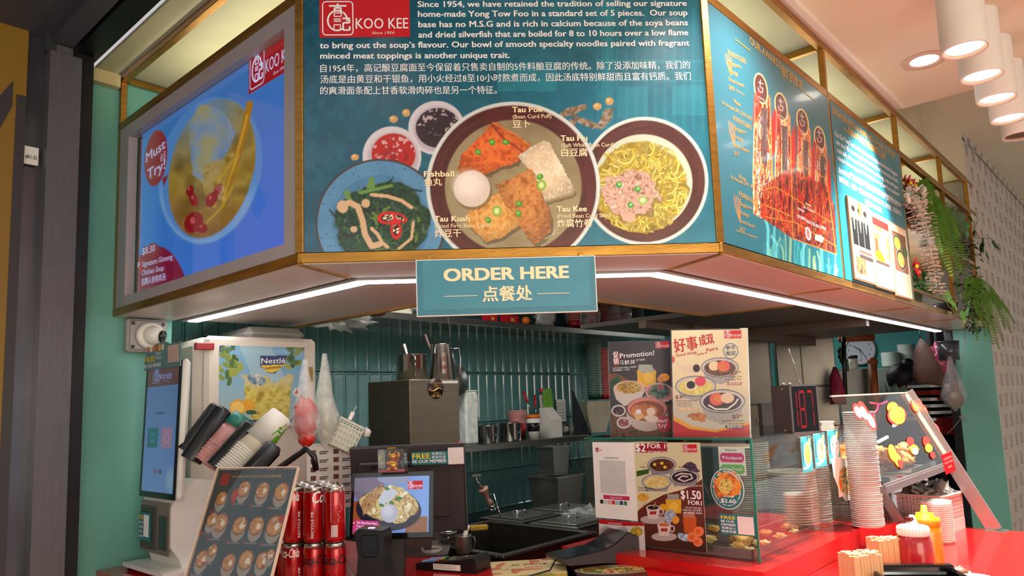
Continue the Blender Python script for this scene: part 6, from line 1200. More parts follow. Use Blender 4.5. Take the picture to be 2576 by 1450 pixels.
# ================================================================ glass food case
MC = frame(EN(.300, .1), -45); MG = MEN(0, .1)
gc = thing('glass_food_case', 'clear glass food case with green edges on the red ledge', 'display case')
e0, e1, n0, n1, z0, z1 = .300, 1.06, .10, .66, ZL + .001, 1.462
for nm, lo, hi in (('front_pane', (e0, n0, z0), (e1, n0 + .005, z1)), ('side_pane', (e0, n0 + .005, z0), (e0 + .005, n1, z1)), ('top_pane', (e0, n0, z1), (e1, n1, z1 + .006))):
    b = MB(); b.M = MEN(); b.b2(lo, hi); b.build(nm, GLASS if nm != 'top_pane' else glassmat('tinted top glass', (226, 232, 228), .06, tint=1), gc)
for lo, hi in (((e0 - .001, n0 - .001, z0), (e0 + .005, n0 + .0045, z1)), ((e0 - .0005, n0 - .0008, z1), (e0 + .004, n1, z1 + .006)), ((e1, n0, z0), (e1 + .002, n0 + .005, z1))): b = MB(); b.M = MEN(); b.b2(lo, hi); b.build('green_edge', GEDGE, gc)
b = MB(); b.M = MEN(); b.b2((e0, n0 + .006, z1 - .010), (e1, n0 + .016, z1)); b.b2((e0 + .006, n0 + .016, z1 - .010), (e0 + .016, .36, z1)); b.build('black_bar', BLKG, gc)
b = MB(); b.M = MEN(); b.b2((e0, n0 + .006, 1.228), (e1 - .1, n0 + .008, 1.231)); b.b2((e0 + .007, n0 + .008, 1.228), (e0 + .009, .36, 1.231)); b.build('inner_rail', GEDGE, gc)
tr = thing('steel_tray', 'shallow steel tray of fried bean curd inside the glass case', 'tray', MEN(.318, .125, ZL + .001)); w, d = .44, .48
b = MB(); b.b2((0, 0, 0), (w, d, .004)); b.b2((0, 0, 0), (w, .006, .028)); b.b2((0, d - .006, 0), (w, d, .028)); b.b2((0, 0, 0), (.006, d, .028)); b.b2((w - .006, 0, 0), (w, d, .028)); b.build('body', STEEL, tr)
b = MB()
for k in range(20): b.b2((.012 + k * .021, .01, .010), (.015 + k * .021, d - .01, .013))
b.build('wire_rack', CHROME, tr)
FRY = mat('fried batter', (240, 180, 90), .5, 0, .5, 30, .6, 60, sss=.1); FRY2 = mat('pale fried bean curd', (238, 206, 140), .55, 0, .35, 30, .5, 60, sss=.1)
rr = random.Random(5)
fl = [(1830, 1395, 36, 0), (1890, 1400, 26, 1), (1783, 1362, 30, 1), (1868, 1368, 44, 0), (1795, 1335, 26, 0), (1838, 1345, 22, 1), (1925, 1345, 26, 0), (1905, 1370, 24, 1), (1980, 1330, 24, 0), (2005, 1325, 20, 0), (1945, 1375, 26, 1), (1985, 1358, 28, 1), (2020, 1345, 24, 1)]
for i, (x, y, wpx, k) in enumerate(fl):
    p = atz(x, y, ZL + .02); r = px2m(wpx / 2 * 1.25, p); e_, n_ = enof(p); e_ = min(max(e_, .318 + r + .006), .75 - r); n_ = min(max(n_, .13 + r), .59 - r); p = EN(e_, n_, ZL + .016)
    b = MB(); b.sph((0, 0, r * .42), r, sc=(1, .75, .55), lump=.55, seed=i, freq=2.4, nu=22, nv=14)
    tag(b.build('fried_bean_curd', FRY if k == 0 else FRY2, None, frame(p, rr.uniform(0, 180))), ['golden crisp fried bean curd piece on the wire rack', 'pale fried bean curd piece on the wire rack'][k], 'fried food', ['crisp fried pieces in the tray', 'pale fried pieces in the tray'][k])
LIDM = plasticmat('clear lid plastic', (246, 242, 234), .6, .12)
def lidstack(e, n, z, r, n_, pitch, label, group, m=LIDM, seg=26):
    b = MB(); b.lathe([(r * .8, 0), (r * .84, .003), (r * .97, .0035), (r, .0015), (r * 1.0, .006), (r * .92, .007), (r * .82, .0065)], seg); o = None
    for i in range(n_):
        M = Matrix.Translation(EN(e, n, z + i * pitch) + Vector((rr.uniform(-.0012, .0012), rr.uniform(-.0012, .0012), 0)))
        if o is None: o = b.build('container_lid', m, None, M, label=label, cat='lid', group=group)
        else: q = o.copy(); COL.objects.link(q); q.matrix_world = M
lidstack(.92, .40, ZL + .002, .070, 40, .0076, 'clear plastic container lid in the tall stack at the back of the case', 'tall clear lid stack in the case')
lidstack(.845, .22, ZL + .002, .078, 22, .0086, 'large clear plastic lid in the wide stack in the middle of the case', 'wide clear lid stack in the case')
lidstack(1.0, .20, ZL + .002, .045, 34, .0085, 'small clear plastic lid in the narrow stack at the end of the case', 'narrow clear lid stack in the case')
lidstack(.62, .64, ZL + .002, .060, 34, .0086, 'clear lid in the stack seen behind the food platform sheet', 'clear lid stack behind the sheet')
HOT = mat('white foam lid', (252, 250, 246), .45, 0, .05, 30)
b = MB(); r = .050; b.lathe([(r * .84, 0), (r * .9, .0035), (r * .97, .0045), (r, .0040), (r * .99, .0062), (r * .9, .0064)], 28); o = None
for i in range(62):
    M = Matrix.Translation(EN(.985, .035, ZL + .001 + i * .0060) + Vector((rr.uniform(-.001, .001), rr.uniform(-.001, .001), 0)))
    if o is None: o = b.build('foam_bowl', HOT, None, M, label='bright white foam bowl in the tall stack lit by the downlight', cat='bowl', group='bright white bowl stack')
    else: q = o.copy(); COL.objects.link(q); q.matrix_world = M
# foam cups on the case top
FOAM = mat('pinkish foam', (228, 206, 184), .55, 0, .06, 30)
p = atz(1888, 1098, 1.47); p = EN(.56, .33, 1.469); b = MB(); r = px2m(31, p); b.lathe([(r * .7, 0), (r * .78, .03), (r * .98, .042), (r, .040), (r * 1.0, .046), (r * .92, .047)], 30); o = None; H = px2m(148, p); nn = 28
for i in range(nn):
    M = Matrix.Translation(p + Vector((0, 0, i * (H - .047) / (nn - 1))))
    if o is None: o = b.build('foam_bowl', FOAM, None, M, label='cream foam bowl in the stack behind the good things poster', cat='bowl', group='cream foam bowl stack on the case')
    else: q = o.copy(); COL.objects.link(q); q.matrix_world = M
# ---------------------------------------------------------------- posters on and at the case
def prect(M, x0, y0, x1, y1):
    a = uv(M, x0, y0); c = uv(M, x1, y1); return a[0], c[1], c[0], a[1]
def glare(P): pass
h, w = .318, .208; M = tl_frame(1531, 862, 2.36, h, -12, 2, 1.5)
t = thing('promotion_poster', 'dark laminated Promotion poster with noodle bowls and a jar of lemonade', 'poster', M); bx('sheet', (-.003, 0, -.003), (w + .003, .0012, h + .003), glassmat('laminate', (248, 249, 250), .06, tint=1), t); bx('backing', (0, .0013, 0), (w, .002, h), WHITEM, t)
P = Painter(M, 0, w, 0, h, .00125); X, Y = P.X, P.Y; P.C[:] = np.array([46, 40, 44]) * (.85 + .3 * P.n(40, 2))[:, None]
wk = P.poly([(1530, 1035), (1600, 1000), (1720, 1030), (1720, 1115), (1530, 1115)]); P.food(wk, [(40, 22, 16), (84, 48, 30), (110, 66, 40), (50, 28, 20)], 5, 4)
P.put(P.ell(1560, 960, 34, 14, 25), (110, 60, 40)); P.food(P.poly([(1535, 960), (1558, 940), (1562, 975), (1540, 1000)], 4), [(20, 50, 30), (40, 84, 46)], 7, 3)
P.put(P.rect(1603, 932, 1650, 975), (214, 160, 40)); P.put(P.ell(1626, 930, 19, 10), (150, 160, 150)); P.put(P.rect(1606, 918, 1641, 934), (160, 166, 150)); P.put(P.ell(1631, 950, 12, 14), (230, 186, 80), .7)
P.put(P.ell(1671, 950, 13, 10), (226, 150, 30)); P.put(P.ell(1662, 955, 9, 8), (196, 130, 60))
P.bowl(1583, 980, 40, 22, (206, 196, 190), (196, 160, 150), (206, 160, 60), .1, .25); P.put(P.poly([(1544, 985), (1622, 985), (1605, 1015), (1570, 1022), (1550, 1005)]), (190, 180, 172)); P.noodles(1583, 976, 30, 15, (196, 150, 60), (220, 190, 110), 40, 2.2)
P.put(P.ell(1660, 988, 37, 24, 8), (196, 150, 150)); P.put(P.ell(1660, 988, 33, 20, 8), (176, 110, 110)); P.food(P.ell(1660, 985, 28, 18, jag=.4), [(20, 36, 36), (40, 70, 56), (60, 90, 80), (140, 130, 90)], 6, 7); P.put(P.ell(1662, 975, 8, 5), (176, 40, 70))
P.put(P.ell(1628, 1042, 52, 44), (176, 160, 150)); P.put(P.ell(1628, 1030, 52, 30), (60, 30, 30)); P.put(P.ell(1628, 1029, 50, 28.5), (196, 120, 110)); P.put(P.ell(1628, 1034, 43, 25), (130, 56, 26)); P.food(P.ell(1620, 1036, 34, 20, jag=.2), [(150, 76, 34), (196, 120, 66), (176, 96, 46)], 8, 5); P.put(P.ell(1638, 1036, 11, 10), (226, 200, 180)); P.put(P.ell(1640, 1054, 19, 9, 10), (222, 196, 176)); P.put(P.poly([(1592, 1040), (1612, 1034), (1622, 1050), (1602, 1060)]), (206, 160, 110)); P.put(P.ell(1606, 1036, 7, 6), (220, 206, 220))
for cx, cy, c in ((1556, 1034, (50, 24, 26)), (1569, 1064, (120, 60, 70))): P.put(P.ell(cx, cy, 18, 15), (186, 180, 176)); P.put(P.ell(cx, cy, 14, 11), c); P.put((P.n(4, 3) > .6) * P.ell(cx, cy, 14, 11), [min(255, q + 90) for q in c], .7)
P.put(P.ell(1670, 1067, 18, 20), (176, 22, 44)); P.put(P.ell(1551, 905, 9, 18, 3), (130, 30, 40))
P.build('print', PRINT, t, y=-.0004)
L = MB(); 
for body, a, b_, c, d_, cap in (('Promotion!', 1560, 902, 1646, 894, 13), ('$9.30', 1572, 917, 1597, 915, 10), ('ONLY', 1560, 911, 1570, 910, 4), ('只售', 1560, 918, 1570, 917, 5), ('(U.P. $10.80)', 1600, 909, 1622, 907, 5), ('KOO KEE SET MEAL+1 DRINK*', 1542, 929, 1602, 925, 4), ('高记招牌套餐 + 一杯饮料', 1542, 935, 1584, 932, 4), ('促', 1543, 902, 1556, 901, 16), ('销', 1544, 918, 1557, 917, 15), ('Must', 1656, 1066, 1681, 1061, 10), ('Try!', 1656, 1079, 1679, 1074, 11)): TP(L, M, body, a, b_, c, d_, cap, .02 if cap > 6 else .0, y=-.0012)
L.build('lettering', LETW, t)
L = MB(); a = prect(M, 1649, 876, 1684, 860); L2 = uv(M, 1649, 877); emblem(L, L2[0], L2[1], .044, .021, 0, 1, -.0012); L.build('emblem', [REDP, LETW], t)
h, w = .350, .222; M = tl_frame(1689, 832, 2.20, h, -14, 1, 2.2)
t = thing('good_things_poster', 'cream laminated Good things come in pairs dessert poster on the glass case', 'poster', M); bx('sheet', (-.004, 0, -.004), (w + .004, .0012, h + .004), _m['laminate'], t); bx('backing', (0, .0013, 0), (w, .002, h), WHITEM, t)
P = Painter(M, 0, w, 0, h, .00125); X, Y = P.X, P.Y; P.C[:] = np.array([216, 200, 160])
P.put(np.clip((Y - 960) / 80, 0, 1), (176, 170, 160), .8)
def sbowl(cx, cy, rx, ry, dp, soup, edge=(70, 50, 60)):
    P.put(P.poly([(cx - rx, cy), (cx + rx, cy), (cx + rx * .72, cy + dp), (cx, cy + dp * 1.35), (cx - rx * .72, cy + dp)]), (168, 162, 158)); m = P.poly([(cx - rx, cy), (cx + rx, cy), (cx + rx * .72, cy + dp), (cx, cy + dp * 1.35), (cx - rx * .72, cy + dp)])
    P.put(m * (np.sin((X - cx) * 1.6) > .3), (120, 112, 116), .6); P.put(P.ell(cx, cy, rx, ry), edge); P.put(P.ell(cx, cy, rx * .97, ry * .93), (186, 184, 180)); P.put(P.ell(cx, cy + 2, rx * .84, ry * .78), soup)
sbowl(1811, 925, 47, 25, 32, (78, 44, 26)); P.put((P.n(5, 3) > .55) * P.ell(1811, 925, 39, 19), (120, 80, 44), .7); P.put(P.ell(1796, 921, 13, 12), (222, 196, 156)); P.put(P.ell(1820, 922, 16, 14), (220, 80, 80)); P.put(P.ell(1817, 924, 9, 10), (206, 110, 40))
sbowl(1750, 972, 51, 26, 28, (206, 186, 90)); P.food(P.ell(1750, 974, 42, 19), [(196, 176, 80), (222, 210, 130)], 7, 5); P.put(P.ell(1739, 969, 16, 14), (226, 200, 170)); P.put(P.ell(1738, 969, 11, 10), (40, 26, 34)); P.put(P.ell(1762, 960, 14, 12), (206, 60, 84))
P.put(P.line([(1692, 905), (1725, 935), (1750, 938)], 5), (206, 190, 170)); P.put(P.ell(1740, 930, 24, 10, 8), (210, 190, 164)); P.put(P.ell(1752, 927, 9, 10), (44, 24, 30)); P.put(P.ell(1690, 905, 8, 9), (196, 90, 80))
sbowl(1817, 1010, 57, 30, 44, (44, 26, 40), (60, 40, 60)); P.put(P.ell(1803, 1005, 18, 16), (214, 90, 80)); P.put(P.ell(1806, 1003, 10, 9), (216, 120, 50)); P.put(P.ell(1830, 1002, 17, 13), (222, 190, 156)); P.put(P.line([(1783, 1020), (1800, 1030), (1830, 1030), (1850, 1015), (1856, 1005)], 4), (226, 216, 200))
P.food(P.poly([(1730, 1048), (1755, 1036), (1778, 1045), (1775, 1060), (1745, 1058)], 4), [(150, 84, 40), (206, 130, 80)], 4, 2)
P.put(P.poly([(1690, 1044), (1740, 1072), (1800, 1082), (1895, 1060), (1895, 1110), (1690, 1110)]), (214, 150, 40)); P.put(P.poly([(1690, 1056), (1735, 1080), (1800, 1088), (1895, 1066), (1895, 1110), (1690, 1110)]), (176, 22, 36))
P.put(P.ell(1838, 884, 19, 20) - P.ell(1838, 884, 17, 18), (40, 90, 140)); P.put(P.rect(1829, 961, 1866, 970), (176, 96, 80)); P.put(P.rect(1703, 1027, 1758, 1035), (206, 150, 70)); P.put(P.rect(1825, 1070, 1870, 1079), (50, 40, 80))
P.build('print', PRINT, t, y=-.0004)
RD = mat('brick red print', (176, 36, 40), .45)
L = MB(); 
for body, a, b_, c, d_, cap in (('好事', 1699, 889, 1757, 880, 34), ('成双', 1762, 872, 1798, 864, 26), ('Good things', 1701, 898, 1753, 889, 7), ('come in', 1754, 895, 1779, 890, 6), ('Pairs', 1778, 886, 1806, 880, 9)): TP(L, M, body, a, b_, c, d_, cap, .03, y=-.0012)
L.build('red_lettering', RD, t); L = MB(); TP(L, M, '季节', 1826, 882, 1850, 880, 11, .02, y=-.0012); TP(L, M, '限定', 1827, 896, 1852, 894, 11, .02, y=-.0012); L.build('blue_lettering', mat('blue print', (30, 80, 130), .5), t)
L = MB()
for x, y in ((1838, 943), (1699, 1004), (1843, 1053)): TP(L, M, '$3', x, y, x + 16, y - .5, 9, .03, y=-.0012); TP(L, M, '.80', x + 17, y - 5, x + 25, y - 5.5, 4, .02, y=-.0012)
for body, a, b_, c, d_ in (('Cheng Teng', 1834, 950, 1865, 949), ('with Tang Yuan', 1825, 957, 1866, 956), ('Ginkgo Nut Beancurd', 1700, 1011, 1753, 1010), ('Skin Dessert', 1702, 1017, 1740, 1016), ('with Tang Yuan', 1702, 1023, 1741, 1022), ('Black Glutinous Rice', 1816, 1061, 1870, 1060), ('with Tang Yuan', 1830, 1068, 1871, 1067)): TP(L, M, body, a, b_, c, d_, 4, .01, y=-.0012)
L.build('brown_lettering', mat('chestnut print', (130, 70, 50), .5), t); L = MB(); TP(L, M, '清汤汤圆', 1833, 969, 1862, 968, 7, 0, y=-.0012); TP(L, M, '白果腐竹糖水汤圆', 1706, 1034, 1755, 1033, 6, 0, y=-.0012); TP(L, M, '黑糯米汤圆', 1829, 1078, 1867, 1077, 7, 0, y=-.0012); L.build('white_lettering', LETW, t)
L = MB(); q = uv(M, 1822, 852); emblem(L, q[0], q[1], .050, .024, 0, 1, -.0012); L.build('emblem', [REDP, LETW], t)
# sheets on the left pane: frame MC, local x to the right
t = thing('scan_to_pay_board', 'white board with pink SCAN TO PAY bar on the glass case side', 'sign', MC @ Matrix.Translation((0, -.006, 0))); M2 = MC @ Matrix.Translation((0, -.006, 0)); x0, zb, x1, zt2 = prect(M2, 1490, 1113, 1604, 1306)
zb = uv(M2, 1505, 1303)[1]; x0 = uv(M2, 1494, 1200)[0]
bx('sheet', (x0, 0, zb), (x1, .0012, zt2), WHITEM, t)
L = MB(); Wd = x1 - x0; Hh = zt2 - zb; L.lathe([(Wd * .045, 0), (0, .0002)], 20, 1, M=Matrix.Translation((x0 + Wd * .12, -.0008, zt2 - Hh * .10)) @ Matrix.Rotation(rad(90), 4, 'X'))
L.b2((x0 + Wd * .22, -.001, zb + Hh * .255), (x0 + Wd * .84, -.0006, zb + Hh * .305), 1); T(L, 'KOO KEE-WLP', x0 + Wd * .30, zt2 - Hh * .215, .0048, Wd * .34, .0, y=-.001, mi=0); T(L, 'SG', x0 + Wd * .085, zt2 - Hh * .115, .005, Wd * .07, .02, y=-.0014, mi=2); T(L, 'QR', x0 + Wd * .17, zt2 - Hh * .115, .005, Wd * .07, .0, y=-.001, mi=1); T(L, 'SCAN TO PAY', x0 + Wd * .38, zb + Hh * .268, .005, Wd * .3, .02, y=-.0014, mi=2)
L.build('lettering', [LETK, mat('magenta print', (190, 24, 90), .45), LETW], t)
b = MB(); b.b2((x0 + Wd * .16, -.0005, zb + Hh * .33), (x0 + Wd * .78, -.0002, zb + Hh * .76)); b.build('code_patch', mat('pale grey patch', (196, 192, 190), .6), t)
for k, c in enumerate(((40, 36, 40), (190, 186, 186), (220, 150, 160), (196, 40, 50), (150, 180, 190), (50, 60, 110), (60, 130, 80))): b = MB(); xx = x0 + Wd * (.13 + .095 * k); b.b2((xx, -.0008, zb + Hh * .19), (xx + Wd * .075, -.0002, zb + Hh * .24)); b.build('pay_badge', mat('pay badge %d' % k, c, .45), t)
t = thing('noodle_choice_card', 'small noodle choice card below the scan to pay board', 'sign', M2); x0, z_, x1, zt2 = prect(M2, 1506, 1310, 1624, 1395); P = Painter(M2, x0, x1, zb - .125, zb - .004, .0016); P.fill((206, 198, 196)); P.put(P.rect(1490, 1300, 1640, 1324) * (P.gz > zb - .018), (176, 20, 30))
for cx, cy, c in ((1525, 1336, (206, 190, 184)), (1565, 1338, (210, 196, 186)), (1602, 1338, (216, 180, 50)), (1523, 1362, (220, 184, 50))): P.noodles(cx, cy, 15, 12, c, [min(255, q * 1.08) for q in c], 26, 2)
P.build('print', PRINT, t, y=-.0004); bx('sheet', (x0, 0, zb - .125), (x1, .001, zb - .004), WHITEM, t); L = MB(); T(L, 'CHOICE OF NOODLE 面条选择', x0 + .036, zb - .0155, .005, .05, 0, y=-.001); L.build('lettering', LETW, t)
M3 = MC @ Matrix.Translation((0, -.0035, 0)); x0, zb, x1, zt2 = prect(M3, 1594, 1113, 1766, 1390); x1 = uv(M3, 1770, 1260)[0]
t = thing('two_for_one_poster', 'tall dessert and drinks poster reading $2 FOR 1 on the glass case', 'poster', M3); P = Painter(M3, x0, x1, zb, zt2, .0012); X, Y = P.X, P.Y; P.C[:] = np.array([206, 200, 160])
P.put(P.poly([(1600, 1292), (1620, 1270), (1670, 1245), (1720, 1232), (1770, 1205), (1790, 1205), (1790, 1400), (1600, 1400)]), (96, 40, 26)); P.put(np.clip((Y - 1300) / 80, 0, 1) * P.rect(1590, 1200, 1790, 1400), (44, 20, 16), .8)
for k in range(34): q = k / 33; P.put(P.ell(1602 + 172 * q, 1285 - 62 * q - 18 * math.sin(q * 3.1), 1.6, 1.6, soft=.3), (226, 210, 180))
P.put(P.poly([(1599, 1118), (1677, 1114), (1679, 1138), (1600, 1140)], 2), (150, 24, 34))
def cbowl(cx, cy, rx, ry, soup, dp=24):
    m = P.poly([(cx - rx, cy), (cx + rx, cy), (cx + rx * .7, cy + dp), (cx - rx * .7, cy + dp)]); P.put(m, (150, 150, 150)); P.put(m * (np.sin((X - cx) * 1.8) > .2), (104, 104, 116), .6); P.put(P.ell(cx, cy, rx, ry), (60, 56, 70)); P.put(P.ell(cx, cy, rx * .96, ry * .93), (176, 180, 180)); P.put(P.ell(cx, cy + 1, rx * .85, ry * .8), soup)
cbowl(1665, 1170, 36, 20, (70, 36, 20)); P.food(P.ell(1665, 1171, 29, 15), [(50, 24, 16), (110, 60, 34)], 5, 3)
for q in ((1647, 1169), (1665, 1166), (1673, 1176)): P.put(P.ell(*q, 4, 4), (216, 190, 70))
cbowl(1722, 1200, 37, 19, (44, 26, 40)); P.put(P.line([(1700, 1198), (1712, 1192), (1738, 1194), (1742, 1204), (1722, 1212), (1706, 1206), (1716, 1198), (1730, 1200)], 3), (226, 216, 210)); P.food(P.poly([(1714, 1178), (1732, 1162), (1752, 1170), (1760, 1188), (1735, 1184)], 5), [(50, 36, 50), (90, 70, 90)], 4, 3)
cbowl(1652, 1213, 37, 20, (196, 176, 110)); P.food(P.ell(1652, 1214, 30, 15), [(196, 170, 90), (222, 206, 150)], 6, 5); P.put(P.poly([(1601, 1186), (1634, 1180), (1632, 1192), (1602, 1200)]), (50, 86, 36)); P.food(P.ell(1618, 1252, 14, 10, jag=.4), [(196, 140, 40), (220, 176, 70)], 4, 2)
P.put(P.rect(1675, 1256, 1714, 1292), (214, 166, 40)); P.put(P.rect(1679, 1244, 1708, 1258), (150, 150, 140)); P.put(P.ell(1695, 1276, 12, 12), (230, 186, 70)); P.put(P.ell(1668, 1277, 9, 9), (206, 160, 30))
for cx, cy, c in ((1643, 1288, (30, 18, 16)), (1671, 1331, (186, 106, 70))): P.put(P.ell(cx, cy + 20, 32, 11), (176, 160, 156)); P.put(P.poly([(cx - 17, cy - 10), (cx + 17, cy - 10), (cx + 12, cy + 18), (cx - 12, cy + 18)]), (206, 192, 188)); P.put(P.ell(cx, cy - 10, 17, 7), (214, 204, 200)); P.put(P.ell(cx, cy - 10, 14, 5), c); P.put(P.rect(cx - 8, cy - 1, cx + 8, cy + 7), (170, 30, 40)); P.put(P.ell(cx + 20, cy, 7, 9) - P.ell(cx + 20, cy, 4, 6), (206, 192, 188)); P.put(P.line([(cx + 2, cy - 10), (cx + 6, cy - 24)], 3), (176, 120, 80))
P.put(P.poly([(1718, 1302), (1752, 1300), (1752, 1345), (1722, 1340)]), (190, 84, 30)); P.put(P.rect(1719, 1288, 1748, 1303), (170, 120, 100)); P.food(P.ell(1686, 1300, 14, 16, jag=.6), [(110, 130, 160), (190, 206, 220)], 5, 3); P.put(P.ell(1700, 1309, 9, 10), (220, 150, 50)); P.food(P.ell(1722, 1352, 20, 9, 20, jag=.5), [(110, 140, 170), (200, 216, 226)], 5, 4)
for q, rx in (((1758, 1338), 13), ((1742, 1352), 13), ((1756, 1364), 12)): P.put(P.ell(*q, rx, rx), (222, 120, 70)); P.put(P.ell(q[0] - 2, q[1], rx * .5, rx * .5), (196, 80, 30), .7)
P.build('print', PRINT, t, y=-.0004); bx('sheet', (x0, 0, zb), (x1, .0012, zt2), WHITEM, t)
L = MB()
for body, a, b_, c, d_, cap in (('$2', 1600, 1136, 1625, 1137, 20), ('FOR 1', 1629, 1128, 1674, 1129, 12), ('WITH ANY MAIN DISH', 1630, 1138, 1676, 1139, 4), ('$1.50', 1714, 1255, 1764, 1257, 22), ('FOR1', 1732, 1270, 1766, 1272, 11), ('WITH ANY MAIN DISH', 1724, 1279, 1765, 1281, 4), ('凡购买任何一样主食即可', 1718, 1286, 1766, 1288, 5), ('以$1.50购买一杯饮料', 1719, 1293, 1767, 1295, 5)): TP(L, M3, body, a, b_, c, d_, cap, .04 if cap > 8 else .01, y=-.001)
L.build('white_lettering', LETW, t); L = MB(); 
for body, a, b_, c, d_ in (('Cheng Teng', 1611, 1177, 1634, 1178), ('Black Glutinous Rice', 1708, 1177, 1750, 1179), ('Ginkgo Nut Beancurd', 1607, 1229, 1648, 1231), ('Skin Dessert', 1607, 1235, 1631, 1236)): TP(L, M3, body, a, b_, c, d_, 4, .01, y=-.001)
L.build('dark_lettering', LETK, t); L = MB(); q = uv(M3, 1719, 1138); emblem(L, q[0], q[1], .044, .022, 0, 1, -.001); L.build('emblem', [REDP, LETW], t)
# inside the case side pane: find us sheet, round sticker, member sign
M4 = MC @ Matrix.Translation((0, .008, 0)); x0, zb, x1, zt2 = prect(M4, 1806, 1124, 1878, 1198); t = thing('find_us_sheet', 'white sheet with pink and green delivery pills behind the glass', 'sign', M4); bx('sheet', (x0, 0, zb), (x1, .001, zt2), WHITEM, t)
Wd = x1 - x0; Hh = zt2 - zb
def pill(c, xa, za, xb, zc_, y=-.0012):
    b = MB(); r = (zc_ - za) * .25; b.prism([(xa + r, za), (xb - r, za), (xb, za + r), (xb, zc_ - r), (xb - r, zc_), (xa + r, zc_), (xa, zc_ - r), (xa, za + r)], y, -.0002); b.build('pill', c, t)
pill(mat('delivery pink', (206, 30, 110), .4), x0 + Wd * .06, zb + Hh * .46, x1 - Wd * .05, zb + Hh * .78); pill(mat('delivery green', (110, 176, 90), .4), x0 + Wd * .06, zb + Hh * .06, x1 - Wd * .05, zb + Hh * .38)
L = MB(); T(L, 'foodpanda', x0 + Wd * .28, zb + Hh * .56, Hh * .12, Wd * .62, .02, y=-.002); T(L, 'GrabFood', x0 + Wd * .2, zb + Hh * .16, Hh * .13, Wd * .64, .01, y=-.002); L.lathe([(Wd * .055, 0), (0, .0003)], 14, M=Matrix.Translation((x0 + Wd * .18, -.0018, zb + Hh * .62)) @ Matrix.Rotation(rad(90), 4, 'X')); L.build('lettering', LETW, t); L = MB(); T(L, 'Find us on:', x0 + Wd * .28, zb + Hh * .85, Hh * .08, Wd * .42, .01, y=-.001); L.build('dark_lettering', LETK, t)
M5 = MC @ Matrix.Translation((0, -.0025, 0)); c = uv(M5, 1829, 1231); t = thing('round_offer_sticker', 'round teal $2.60 add-on sticker with a fried snack on the glass case', 'sticker', M5); rz = (uv(M5, 1829, 1180)[1] - uv(M5, 1829, 1283)[1]) / 2; rx = (uv(M5, 1871, 1231)[0] - uv(M5, 1787, 1231)[0]) / 2
P = Painter(M5, c[0] - rx, c[0] + rx, c[1] - rz, c[1] + rz, .0011); u_ = np.hypot((P.gx - c[0]) / rx, (P.gz - c[1]) / rz); P.fill((30, 104, 108)); P.put(np.clip((u_ - .94) * 40, 0, 1), (206, 206, 200))
P.food(P.ell(1829, 1221, 34, 34, jag=.5), [(150, 76, 20), (206, 120, 40), (222, 150, 60)], 9, 3); P.food(P.ell(1826, 1224, 18, 18, jag=.3), [(196, 160, 60), (226, 196, 110), (120, 110, 40)], 4, 5)
me_ = P.build('print', PRINT, t, y=-.0004).data
bm = bmesh.new(); bm.from_mesh(me_); bmesh.ops.delete(bm, geom=[v for v in bm.verts if ((v.co.x - c[0]) / rx) ** 2 + ((v.co.z - c[1]) / rz) ** 2 > 1.0], context='VERTS'); bm.to_mesh(me_); bm.free()
b = MB(); b.prism([(c[0] + rx * math.cos(a), c[1] + rz * math.sin(a)) for a in np.linspace(0, 2 * math.pi, 40, endpoint=False)], 0, .0012); b.build('disc', WHITEM, t)
L = MB(); TP(L, M5, '$2.60', 1815, 1264, 1851, 1267, 10, .03, y=-.001); TP(L, M5, 'ADD ON 只加', 1820, 1251, 1846, 1253, 5, .01, y=-.001)
s_ = 'W/ PURCHASE OF ANY MAIN DISH 凡购买主食即可'
for k, ch in enumerate(s_):
    if ch == ' ': continue
    a = rad(172 + k * 5.2); T(L, ch, c[0] + rx * .84 * math.cos(a), c[1] + rz * .84 * math.sin(a), rz * .08, None, 0, an='c', ang=a + math.pi / 2, y=-.001)
for k, ch in enumerate('UFO x 2 双份招牌香菇鸡肉豆卜'):
    if ch == ' ': continue
    a = rad(158 - k * 7.6); T(L, ch, c[0] + rx * .80 * math.cos(a), c[1] + rz * .80 * math.sin(a), rz * .11, None, .01, an='c', ang=a - math.pi / 2, y=-.001)
L.build('lettering', LETW, t)
x0, zb, x1, zt2 = prect(M5, 1810, 1293, 1906, 1352); t = thing('member_sign', 'square teal FREE BE OUR MEMBER sign low on the glass case', 'sign', M5); Wd = x1 - x0; Hh = zt2 - zb; bx('board', (x0, -.0005, zb), (x1 - .004, .001, zt2), MS[0], t); b = MB(); b.b2((x0 + Wd * .49, -.001, zb + Hh * .06), (x1 - .008, -.0006, zt2 - Hh * .06)); b.build('code_patch', mat('white card', (220, 210, 206), .5), t)
L = MB(); T(L, 'FREE', x0 + Wd * .04, zb + Hh * .76, Hh * .16, Wd * .4, .03, y=-.0012); L.build('yellow_lettering', YEL, t); L = MB()
for i, (s_, q) in enumerate((('BE OUR', .36), ('MEMBER', .40), ('免费加入', .40), ('畅享优惠', .40))): T(L, s_, x0 + Wd * .04, zb + Hh * (.59 - .17 * i), Hh * .12, Wd * q, .02, y=-.0012)
L.build('white_lettering', LETW, t)
